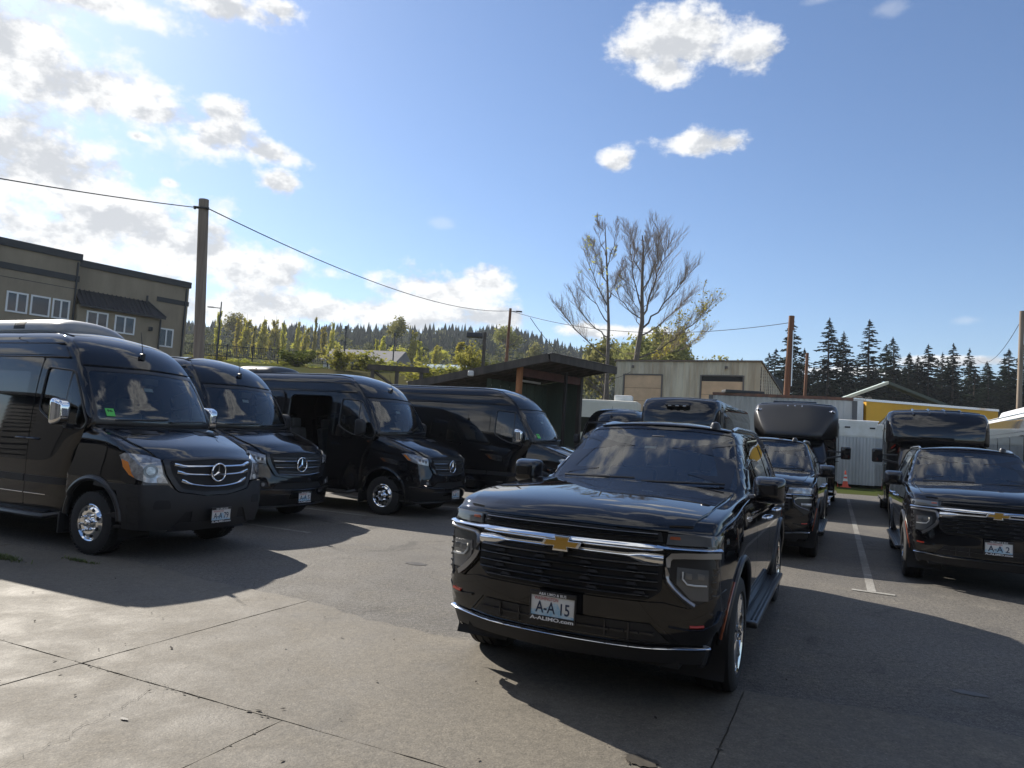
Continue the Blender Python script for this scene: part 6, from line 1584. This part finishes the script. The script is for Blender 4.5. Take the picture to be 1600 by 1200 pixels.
def poplar_meshes(seed, h, w, mt, n=900, ls=.20):
    r = random.Random(seed); tr = MB(); tr.tube([(0, 0, 0), (0, 0, h * .5), (0, 0, h * .97)], [.13, .08, .015], 6)
    m = MB(); brs = []
    for k in range(34):
        z = h * r.uniform(.06, .8); a = r.uniform(0, 6.3); d = Vector((cos(a), sin(a), 0)); L = (h - z) * r.uniform(.2, .5); sp = w * r.uniform(.35, 1.0) * (1 - .6 * z / h)
        p1 = Vector((0, 0, z)) + d * sp * .7 + Vector((0, 0, L * .4)); p2 = Vector((0, 0, z)) + d * sp + Vector((0, 0, L))
        tr.tube([Vector((0, 0, z)), p1, p2], [.03, .02, .006], 3); brs.append((Vector((0, 0, z)), p1, p2))
    for _ in range(n):
        b = r.choice(brs); t = r.random() ** .7; p = b[0].lerp(b[1], t * 2) if t < .5 else b[1].lerp(b[2], t * 2 - 1)
        p = p + Vector((r.gauss(0, .10), r.gauss(0, .10), r.gauss(0, .2))) * w
        quad_leaf(m, p, ls * r.uniform(.6, 1.3), r)
    return raw('poplar_trunk', tr, BARK), raw('poplar_crown', m, mt)
def round_meshes(seed, h, w, mt, n=1500, ls=.4, stem=.25):
    r = random.Random(seed); tr = MB(); m = MB(); tips = []
    def grow(p, d, L, rad, lv):
        q = p + d * L; tr.tube([p, p.lerp(q, .5) + Vector((r.gauss(0, .04), r.gauss(0, .04), 0)) * L, q], [rad, rad * .8, rad * .6], 4 if lv else 6)
        if lv >= 3: tips.append((q, L)); return
        for k in range(r.randint(3, 4)):
            nd = (d + Vector((r.gauss(0, .62), r.gauss(0, .62), r.gauss(.1, .35)))).normalized(); grow(q, nd, L * r.uniform(.55, .8), rad * .55, lv + 1)
    grow(Vector((0, 0, 0)), Vector((0, 0, 1)), h * stem, .025 * h, 0)
    mx_ = max(t[0].z for t in tips); rx = max(hypot(t[0].x, t[0].y) for t in tips)
    S = Vector((w / rx, w / rx, h / mx_))
    tr.v = [(v[0] * (S.x if v[2] > h * stem * .9 else 1), v[1] * (S.y if v[2] > h * stem * .9 else 1), v[2] * S.z) for v in tr.v]
    for _ in range(n):
        t, L = r.choice(tips); p = Vector((t.x * S.x, t.y * S.y, t.z * S.z)) + Vector((r.gauss(0, 1), r.gauss(0, 1), r.gauss(-.2, .9))) * w * .14
        if p.z < .05 * h: continue
        quad_leaf(m, p, ls * r.uniform(.5, 1.3), r)
    return raw('tree_trunk', tr, BARK), raw('tree_crown', m, mt)
def bush_meshes(seed, h, w, mt, n=900, ls=.25):
    r = random.Random(seed); tr = MB(); m = MB(); st = []
    for k in range(16):
        a = r.uniform(0, 6.3); d = Vector((cos(a), sin(a), 0)); rr_ = w * r.uniform(.1, .9); hh = h * r.uniform(.5, 1.0) * (1 - .35 * rr_ / w)
        p = [d * w * .08, d * rr_ * .6 + Vector((0, 0, hh * .55)), d * rr_ + Vector((r.gauss(0, .1), r.gauss(0, .1), hh))]; tr.tube(p, [.04, .025, .008], 4); st.append(p)
    for _ in range(n):
        p = r.choice(st); t = r.random() ** .6; q = p[0].lerp(p[1], 2 * t) if t < .5 else p[1].lerp(p[2], 2 * t - 1)
        q = q + Vector((r.gauss(0, .12), r.gauss(0, .12), r.gauss(0, .10))) * w; quad_leaf(m, q, ls * r.uniform(.5, 1.3), r)
    return raw('bush_stems', tr, BARK), raw('bush_leaves', m, mt)
def plant(name, label, cat, group, x, y, meshes, sc=(1, 1, 1), rz=0, parts=('trunk', 'crown'), sink=.1):
    T = empty(name, (x, y, terrain(x, y) - sink), rz, label, cat, group); T.scale = sc
    for nm, me in zip(parts, meshes):
        o = bpy.data.objects.new(nm, me); COL.objects.link(o); o.parent = T
    return T
def far_wood():
    r = random.Random(21); m = MB()
    def fir(x, y, h, w):
        z = terrain(x, y) - 1; k = 7
        for (b, t, rr_) in ((.05, .55, 1.0), (.32, .80, .72), (.60, 1.0, .44)):
            a0 = r.uniform(0, 1); pts = []
            for q in range(k * 2):
                a = a0 + pi * q / k; rad = w * rr_ * (r.uniform(.85, 1.2) if q % 2 else r.uniform(.45, .6)); pts.append((x + rad * cos(a), y + rad * sin(a), z + h * (b + (r.uniform(-.05, .02) if q % 2 else .04))))
            m.add(pts + [(x + r.gauss(0, .1), y, z + h * t)], [(q, (q + 1) % (2 * k), 2 * k) for q in range(2 * k)])
    n = 0
    while n < 6500:
        a = r.uniform(-.60, .56); y = 150 + 430 * r.random() ** .55; x = a * y
        if a > .10:
            if y < 200 and r.random() < .75: continue
        elif y < 270: continue
        h = r.triangular(6, 17, 10) * (1 if y > 230 else 1.25); fir(x, y, h, h * r.uniform(.15, .27)); n += 1
    tag(m.build('hill_forest', FARN, smooth=False, fix=False), kind='stuff')
    # pale budding broadleaf crowns in the lower wood
    m = MB()
    for _ in range(700):
        a = r.uniform(-.5, .36); y = r.uniform(190, 520); x = a * y
        if a > .12 and y < 230: continue
        z = terrain(x, y); h = r.uniform(6, 11); w = h * r.uniform(.28, .45)
        for _q in range(110):
            d = Vector((r.gauss(0, 1), r.gauss(0, 1), r.gauss(0, 1))).normalized() * r.uniform(.6, 1.0) ** .5
            quad_leaf(m, Vector((x + d.x * w, y + d.y * w, z + h * .55 + d.z * h * .48)), r.uniform(.6, 1.3), r, asp=1.3)
    tag(m.build('broadleaf_wood', leafmat('pale_broadleaf', (.07, .085, .035), (.15, .155, .07), .3, .03), smooth=False, fix=False), kind='stuff')
def bare_tree(name, label, base, trunk, limbs, seed, rad, leaf_tip=None):
    """trunk and main limbs as given; finer branches grow from them, sweeping upwards"""
    r = random.Random(seed); b = Vector(base); T = empty(name, base, 0, label, 'tree', 'tall nearly bare trees'); tr = MB(); tw = MB(); lf = MB()
    def sw(p, d, L, rad, lv, leaf):
        n = 5; pts = [p]; dd = d.copy()
        for q in range(n):
            dd = (dd + Vector((r.gauss(0, .07), r.gauss(0, .07), r.gauss(.05, .03)))).normalized(); pts.append(pts[-1] + dd * L / n)
        fl = (.018, .012, .0075, .0055)[lv]; rs = [max(rad * (1 - .8 * q / n), fl * (1 - .4 * q / n)) for q in range(n + 1)]
        tw.tube(pts, rs, 3, caps=False)
        if lv < 3:
            for q in range(1, n + 1):
                for _ in range(1 if (q < 3 or lv == 2) else 2):
                    a = r.uniform(0, 6.3); side = Vector((cos(a), sin(a), r.uniform(0, .45))).normalized(); nd = (dd * .95 + side * .55).normalized()
                    sw(pts[q], nd, L * r.uniform(.38, .62) * (1.05 - .3 * q / n), rad * .45, lv + 1, leaf)
        elif leaf and r.random() < leaf:
            for _ in range(2): quad_leaf(lf, pts[r.randint(2, n)] + Vector((r.gauss(0, .15), r.gauss(0, .15), r.gauss(0, .15))), r.uniform(.13, .26), r)
    tp = [Vector(q) for q in trunk]; tr.tube(tp, [rad * (1 - .86 * q / (len(tp) - 1)) for q in range(len(tp))], 9)
    for pts, rd, leaf in limbs:
        P_ = [Vector(q) for q in pts]; n = len(P_)
        dn = []
        for i in range(n - 1):
            for q in range(3): dn.append(P_[i].lerp(P_[i + 1], q / 3) + (Vector((r.gauss(0, .11), r.gauss(0, .11), r.gauss(0, .08))) if i + q else Vector((0, 0, 0))))
        dn.append(P_[-1]); tr.tube(dn, [max(rd * (1 - .85 * i / (len(dn) - 1)), .012) for i in range(len(dn))], 6, caps=False)
        Lt = sum((P_[i + 1] - P_[i]).length for i in range(n - 1))
        for i in range(3, len(dn)):
            d = (dn[i] - dn[i - 1]).normalized()
            for _ in range(3):
                a = r.uniform(0, 6.3); nd = (d * .95 + Vector((cos(a), sin(a) , r.uniform(.1, .5))) * .5).normalized()
                sw(dn[i], nd, Lt * r.uniform(.26, .46) * (1.15 - .6 * i / len(dn)), rd * .30, 1, leaf)
    tr.build('trunk', BARK, T, fix=False); t = tw.build('twigs', TWIGM, T, fix=False, smooth=False); t['kind'] = 'stuff'
    if lf.v: lf.build('leaves', POPL, T, smooth=False, fix=False)['kind'] = 'stuff'
    return T
# ------------------------------------------------------------------ assemble
office(); warehouse(); shed(); trailers(); cone(); yard_building()
poles()
far_wood()
# poplars on the embankment
r = random.Random(4)
PM = [poplar_meshes(11 + q, 11.0, .95 + .15 * q, POPL, 1500, .30) for q in range(3)]
RB = [round_meshes(31 + q, 9.0, 3.0, BUDL, 1500, .34) for q in range(3)]
BM = [bush_meshes(41 + q, 3.0, 1.9, YBUSH, 900, .22) for q in range(3)] + [bush_meshes(51, 3.0, 1.9, GREENL, 1000, .22)]
CM = [conifer_meshes(61 + q, 20.0, 3.5 + .4 * (q % 3), 44 + 4 * q, .10 + .06 * (q % 2)) for q in range(5)]
def X(px, Y, yref=560): 
    # ground x of a plant seen along a compass bearing
    return px * Y
pop = [(-.413, 150, 1.05, .9), (-.385, 185, 1.02, 1.1), (-.374, 178, 1.08, 1.2), (-.362, 183, 1.0, 1.1), (-.350, 180, 1.0, 1.1), (-.333, 176, 1.02, 1.0), (-.3215, 182, 1.0, .9), (-.3015, 178, 1.07, .75), (-.2905, 180, .98, .75), (-.2775, 176, 1.05, .6), (-.266, 178, .95, .8), (-.2535, 174, 1.0, .75), (-.191, 170, .72, .9), (-.183, 172, .68, .9), (-.1405, 160, .86, .9), (-.132, 166, .72, 1.0), (-.1085, 160, .66, .8), (-.105, 170, .66, .8)]
where = ['leftmost poplar, beside the street lamp', 'slim poplar at the left end of the dense clump', 'full poplar in the middle of the left clump', 'third poplar of the left clump', 'poplar at the right of the left clump', 'tall poplar just right of the left clump', 'pale poplar left of the dark lamp post', 'tall slim poplar behind the lamp post', 'short poplar left of the low building', 'tallest narrow poplar by the low building', 'poplar against the grey roof', 'poplar at the right end of the row', 'short twin poplar right of the grey roof', 'other short twin poplar right of the grey roof', 'poplar left of the greenhouse', 'thin poplar above the greenhouse', 'left one of two thin poplars above the greenhouse end', 'right one of two thin poplars above the greenhouse end']
for i, ((a, Y, sc, wd), lab) in enumerate(zip(pop, where)):
    plant('poplar_tree', 'yellow green ' + lab if 'poplar' in lab else lab, 'tree', 'poplars along the embankment', a * Y, Y, PM[i % 3], (wd * r.uniform(.95, 1.45), wd * r.uniform(.95, 1.45), sc * r.uniform(.84, 1.12)), r.uniform(0, 6))
for a, Y, sc, lab in ((-.0755, 105, .86, 'bright yellow green columnar tree left of the flood light'), (-.0635, 106, .80, 'bright yellow green columnar tree touching its left twin by the flood light')):
    plant('poplar_tree', lab, 'tree', 'poplars along the embankment', a * Y, Y, PM[0], (1.1, 1.1, sc * .72), r.uniform(0, 6))
bud = [(-.165, 165, 1.0, 1.25, 'broad pale budding tree right of the twin poplars'), (-.008, 190, 1.5, 1.5, 'pale budding tree behind the thin pole'), (.035, 200, 1.3, 1.6, 'pale budding tree above the shed roof peak'), (.075, 190, 1.1, 1.5, 'pale budding tree above the right of the shed roof'),
       (-.385, 205, 1.5, 1.6, 'wide pale tree behind the left poplar clump'), (.135, 92, 1.1, 1.35, 'light green tree between shed and warehouse'), (.165, 95, 1.2, 1.5, 'light green tree behind the warehouse left corner'), (.205, 100, 1.2, 1.55, 'olive tree behind the warehouse roof'), (.245, 105, 1.1, 1.45, 'olive tree right of the big bare tree'), (.27, 112, .85, 1.1, 'small olive tree above the warehouse middle')]
for i, (a, Y, s1, s2, lab) in enumerate(bud):
    plant('budding_tree', lab, 'tree', 'pale budding trees', a * Y, Y, RB[i % 3], (s1 * 1.1, s1 * 1.1, s2), r.uniform(0, 6))
con = [(.355, 118, .80, .8, 'slim fir left of the reddish pole'), (.382, 122, 1.16, .9, 'tall fir directly behind the reddish pole'), (.404, 124, .90, .8, 'narrow fir behind the second brown pole'), (.438, 118, 1.14, 1.0, 'tall broad fir left of the wide gap'), (.458, 122, 1.06, 1.0, 'fir joined to the right of the tall broad one'), (.494, 118, 1.15, 1.1, 'tallest wide fir in the middle of the right hand trees'), (.532, 122, 1.04, .95, 'fir right of the tallest one'), (.550, 126, .92, .8, 'slim fir second right of the tallest one'), (.563, 122, .88, .8, 'slim fir in the dense right group'), (.578, 120, .98, .9, 'dark round topped fir in the dense right group'), (.612, 118, .98, .85, 'sparse ragged fir near the white cloud'), (.640, 122, .80, .9, 'short fir below the white cloud'), (.662, 118, .80, .9, 'short fir left of the right edge pole'), (.690, 112, .92, .9, 'fir beside the right edge pole'), (.712, 110, .95, .9, 'fir cut off by the right edge'),
       (.238, 128, .78, .8, 'small fir behind the big bare tree'), (.255, 126, .66, .8, 'small fir right of the big bare tree'), (.295, 130, .64, .9, 'small dark fir above the warehouse second door'), (.318, 128, .80, .6, 'thin pointed fir above the warehouse'), (.308, 150, .6, .8, 'little fir behind the warehouse right end'), (.34, 160, .62, .8, 'little fir left of the slim fir')]
for i, (a, Y, s1, s2, lab) in enumerate(con):
    plant('fir_tree', lab, 'tree', 'dark firs on the right', a * Y, Y, CM[i % 5], (s2 * 1.5, s2 * 1.5, s1 * .94), r.uniform(0, 6))
for i in range(70):      # undergrowth and lesser firs filling the wood behind them
    a = .345 + .40 * i / 69 + r.uniform(-.006, .006); Y = r.uniform(124, 156); s1 = r.triangular(.50, 1.02, .7)
    plant('fir_tree', 'lesser dark fir filling the wood behind the front firs on the right', 'tree', 'lesser firs in the wood', a * Y, Y, CM[r.randint(0, 4)], (r.uniform(1.1, 1.7),) * 2 + (s1,), r.uniform(0, 6))
bus_ = [(.478, 92, 1.5, 1.3, 0, 'large pale leafing bush beside the canopy roof'), (.522, 88, 1.2, 1.3, 1, 'bright yellow green bush right of the canopy peak'), (.548, 86, .9, 1.0, 2, 'small bright bush right of the canopy'), (.58, 92, 1.4, 1.3, 3, 'dull green bush in front of the dark firs'), (.602, 84, 1.1, 1.3, 1, 'bright pair bush above the yellow trailer'), (.622, 84, 1.0, 1.2, 2, 'second bright bush above the yellow trailer'), (.65, 82, 1.2, 1.2, 0, 'spreading bush above the end of the yellow trailer'), (.676, 78, 1.4, 1.5, 2, 'tall shrub left of the right edge pole'), (.70, 74, 1.3, 1.4, 1, 'shrub behind the coach roof'), (.72, 70, 1.4, 1.4, 0, 'shrub cut by the right edge'),
        (.445, 84, 1.6, .5, 3, 'low green scrub left of the canopy'), (.415, 82, 1.6, .5, 3, 'low green scrub behind the second brown pole'), (.47, 80, 1.3, .5, 1, 'low olive scrub by the canopy eave'), (.124, 47, .9, 1.35, 1, 'yellow green bush at the warehouse left corner'), (.105, 60, 1.2, 1.2, 0, 'yellow bush seen past the shed wall'), (-.062, 60, 1.4, 1.2, 0, 'loose shrub left of the flood light post'), (-.03, 62, 1.4, .9, 3, 'green shrub behind the shed roof slope'), (-.17, 45, 1.2, .55, 0, 'rough bush under the timber frame'), (-.24, 56, 1.6, .8, 1, 'bush close to the railing, right of its middle'), (-.30, 58, 1.6, .7, 3, 'bush in front of the railing'), (-.20, 60, 1.6, .7, 2, 'bush left of the timber frame'), (-.12, 52, 1.8, .7, 1, 'bush below the greenhouse')]
for a, Y, s1, s2, k, lab in bus_:
    if a < 0: s1 *= .62; s2 *= .9
    plant('bush', lab, 'bush', 'bushes round the yard', a * Y, Y, BM[k], (s1, s1, s2), r.uniform(0, 6), ('stems', 'leaves'))
for i in range(20):
    a = -.42 + .345 * i / 19 + r.uniform(-.006, .006); Y = r.uniform(62, 76)
    plant('bush', 'low scrubby bush in the hedge along the embankment', 'bush', 'low hedge bushes on the embankment', a * Y, Y, BM[(i * 7) % 4], (r.uniform(.7, 1.1),) * 2 + (r.uniform(.35, .6),), r.uniform(0, 6), ('stems', 'leaves'))
for i in range(16):
    a = .13 + .215 * i / 15 + r.uniform(-.006, .006); Y = r.uniform(112, 150)
    plant('budding_tree', 'one of the olive and pale green trees in the belt behind the warehouse', 'tree', 'tree belt behind the warehouse', a * Y, Y, RB[i % 3], (r.uniform(1.1, 1.6),) * 2 + (r.uniform(1.35, 1.95) * (1.05 - 3.2 * max(0, a - .22)),), r.uniform(0, 6))
YR = [round_meshes(81 + q, 9.0, 3.0, POPL, 1700, .36) for q in range(2)]
for i in range(13):
    a = -.425 + .36 * i / 12 + r.uniform(-.012, .012); Y = r.uniform(190, 225)
    plant('budding_tree', 'one of the yellow green spring trees massed behind the poplars', 'tree', 'spring trees massed behind the poplars', a * Y, Y, YR[i % 2], (r.uniform(.8, 1.2),) * 2 + (r.uniform(.6, .95),), r.uniform(0, 6))
# the two tall bare trees behind the warehouse
b1 = (9.75, 75, terrain(9.75, 75) - .3); h1 = 25.8 - b1[2]
def rel(bx, by, bz, pts): return [(x - bx, y - by, z - bz) for x, y, z in pts]
tr1 = [(9.75, 75, 2), (9.85, 75, 8), (9.75, 75, 14), (9.45, 75, 18), (9.1, 75, 22), (8.75, 75, 25.7)]
L1 = [([(9.8, 75, 10.6), (7.6, 75.4, 12.2), (5.6, 75.8, 14.4), (4.6, 76, 15.6)], .10, 0), ([(9.8, 75, 12.8), (8.2, 74.2, 13.6), (6.4, 73.8, 15.4), (5.9, 73.6, 16.6)], .08, 0), ([(9.75, 75, 14.4), (8.2, 75.6, 16.4), (6.6, 76, 18.6)], .08, 0), ([(9.6, 75, 16.2), (8.4, 74.4, 18.0), (7.3, 74, 20.6), (6.9, 74, 22)], .08, .02),
      ([(9.5, 75, 17), (10.2, 75.6, 19), (10.9, 75.8, 21)], .06, 0), ([(9.3, 75, 19), (8.2, 75.5, 21), (7.5, 75.6, 23.2)], .06, .02), ([(9.2, 75, 20.5), (9.7, 74.6, 23), (9.9, 74.5, 25.2)], .06, 0), ([(9.0, 75, 22), (8.4, 75.2, 24), (8.2, 75.2, 25)], .05, 0), ([(9.85, 75, 12), (11.4, 75, 11.2), (12.3, 75.4, 9.8)], .06, 0)]
rf = random.Random(77)
def fan(L, xs0, y, zr, n, spread, rd, up_, leaf=0):
    for q in range(n):
        z = zr[0] + (zr[1] - zr[0]) * (q + rf.random()) / n; t = (z - zr[0]) / (zr[1] - zr[0]); x0 = xs0[0] + (xs0[1] - xs0[0]) * t
        a = rf.uniform(0, 6.3); ln = spread * (1 - .55 * t) * rf.uniform(.6, 1.1); dx, dy = cos(a) * ln, sin(a) * ln
        L.append(([(x0, y, z), (x0 + dx * .35, y + dy * .35, z + ln * up_ * .28), (x0 + dx * .72, y + dy * .72, z + ln * up_ * .66), (x0 + dx, y + dy, z + ln * up_ * 1.15)], rd * (1 - .5 * t), leaf))
fan(L1, (9.75, 8.9), 75, (14, 24.5), 6, 2.2, .045, 1.6, .006)
bare_tree('bare_tree', 'slimmer tall bare tree, left of the pair behind the warehouse', b1, rel(*b1, tr1), [(rel(*b1, p), a, l) for p, a, l in L1], 7, .26).scale = (.96, .96, .95)
b2 = (12.6, 76, terrain(12.6, 76) - .3)
tr2 = [(12.6, 76, 2), (12.75, 76, 8), (13.1, 76, 12), (13.45, 76, 15.2), (13.3, 76, 18), (13.2, 76, 21), (13.2, 76, 23.4), (13.0, 76, 25.2)]
L2 = [([(13.4, 76, 15), (14.0, 76.5, 17.5), (15.0, 76.8, 20.5), (15.8, 77, 23), (16.2, 77, 24.6)], .14, 0), ([(13.5, 76, 14.5), (15.0, 75.4, 16.4), (16.8, 75, 18.8), (18.2, 74.8, 20.8)], .13, 0), ([(13.3, 76, 13.6), (15.4, 76.6, 14.8), (17.2, 77, 16.8), (18.8, 77.2, 18.8)], .11, 0),
      ([(13.3, 76, 16.8), (12.3, 75.5, 19), (11.8, 75.2, 21.5), (11.5, 75, 24)], .10, 0), ([(13.2, 76, 18.2), (14.0, 75.2, 20.6), (14.5, 75, 23), (14.6, 75, 25.6)], .10, 0), ([(13.3, 76, 15.6), (12.0, 76.6, 16.6), (10.8, 77, 18.4), (10.5, 77, 20.0)], .08, 0), ([(13.2, 76, 20), (12.4, 76.4, 22.4), (12.0, 76.5, 24.6), (11.4, 76.5, 25.6)], .07, 0), ([(13.2, 76, 21.5), (13.8, 76.3, 23.6), (14.0, 76.4, 26.2)], .06, 0),
      ([(13.0, 76, 11), (14.8, 75.4, 11.8), (17.0, 75, 13.4), (18.8, 74.8, 15.0), (19.9, 74.8, 16.6)], .11, .15), ([(12.9, 76, 10.2), (15.2, 76.5, 11.0), (17.8, 76.8, 12.4), (20.2, 77, 14.0)], .10, .12), ([(12.8, 76, 9.2), (14.8, 75.8, 10.0), (16.0, 75.8, 11.6)], .06, .1)]
fan(L2, (13.4, 13.1), 76, (14.5, 23.5), 9, 3.1, .06, 1.25)
bare_tree('bare_tree', 'broad tall bare tree with a leafy low branch, right of the pair', b2, rel(*b2, tr2), [(rel(*b2, p), a, l) for p, a, l in L2], 9, .40).scale = (.95, .95, .935)
# ------------------------------------------------------------------ vehicles in the yard
def place(T, x, y, a): T.location = (x, y, 0); T.rotation_euler = (0, 0, radians(a)); return T
GV = 'black vans parked side by side'; GS = 'large black SUVs'; GB = 'black minibuses at the back'
ACL = mat('aircon_shell', (.22, .215, .20), .4, coat=.4, var=.2)
V1 = place(build_van('passenger_van', 'nearest black van with chrome mirrors, wide chrome grille and green windscreen sticker', GV, old=True, ac=(1.55, 3.7, .25, ACL)), -4.49, 9.56, 65)
V3 = place(build_van('passenger_van', 'black van with its sliding side door open', GV, old=False, chrome_mirror=False, door_open=True, sticker=False, ac=(3.4, 4.6, .20, SATIN)), -1.97, 14.97, 65.2)
V2 = place(build_van('passenger_van', 'black van squeezed between the nearest van and the open doored one', GV, old=False, chrome_mirror=False, sticker=False), -4.36, 12.77, 64.8)
V4 = place(copy_tree(V1), 1.12, 16.75, 67.2); V4['label'] = 'black van with chrome mirror half hidden behind the foremost SUV'
for c in list(V4.children):
    if c.name.startswith(('air_conditioner', 'antenna')):
        for d in list(c.children): bpy.data.objects.remove(d)
        bpy.data.objects.remove(c)
V5 = place(copy_tree(V2), 3.07, 23.2, -25); V5['label'] = 'black van between the shed and the minibus with the lamp pod'
plate(V1, 0, -1.06, .505, 'A-A 79'); plate(V2, 0, -1.075, .45, 'A-A 5'); plate(V3, 0, -1.075, .45, 'A-A 11')
HERO = place(build_suv('suv', 'foremost large black SUV with gold emblem and number plate 15', GS), .81, 5.70, -24.8)
S3 = place(copy_tree(HERO), 6.79, 10.29, -25.1); S3['label'] = 'black SUV with gold emblem and number plate 2, by the right edge'
S2 = place(build_suv('suv', 'black SUV with clear slim headlamps tucked behind the foremost one', GS, old=True), 4.25, 12.45, -25.4)
plate(HERO, -.02, -1.055, .635, 'A-A 15'); plate(S3, 0, -1.055, .635, 'A-A 2')
B1 = place(build_bus('minibus', 'black minibus with a lamp pod on its brow, behind the foremost SUV', GB, 'lamp'), 4.42, 20.45, -25)
B2 = place(build_bus('minibus', 'black minibus with a flat matt brow and roof lamps, behind the second SUV', GB, 'flat'), 7.80, 20.1, -25)
B3 = place(build_bus('minibus', 'black minibus with glossy ribbed roof brow, behind the right hand SUV', GB, 'ridge'), 10.55, 17.5, -25)
CO = place(build_coach(), 17.25, 23.5, -25)

# ------------------------------------------------------------------ air
hm = bpy.data.materials.new('haze'); hm.use_nodes = True; hm.node_tree.nodes.clear(); t = NT(hm.node_tree)
pv = t.new('ShaderNodeVolumePrincipled'); pv.inputs['Color'].default_value = (.80, .87, .95, 1); pv.inputs['Density'].default_value = 0.00022; pv.inputs['Anisotropy'].default_value = .25
ho = t.new('ShaderNodeOutputMaterial'); t.link(pv.outputs[0], ho.inputs['Volume'])
m = MB(); m.box((0, 2100, 55), (3600, 6200, 118)); hz_ = m.build('haze', hm, smooth=False); hz_['kind'] = 'stuff'
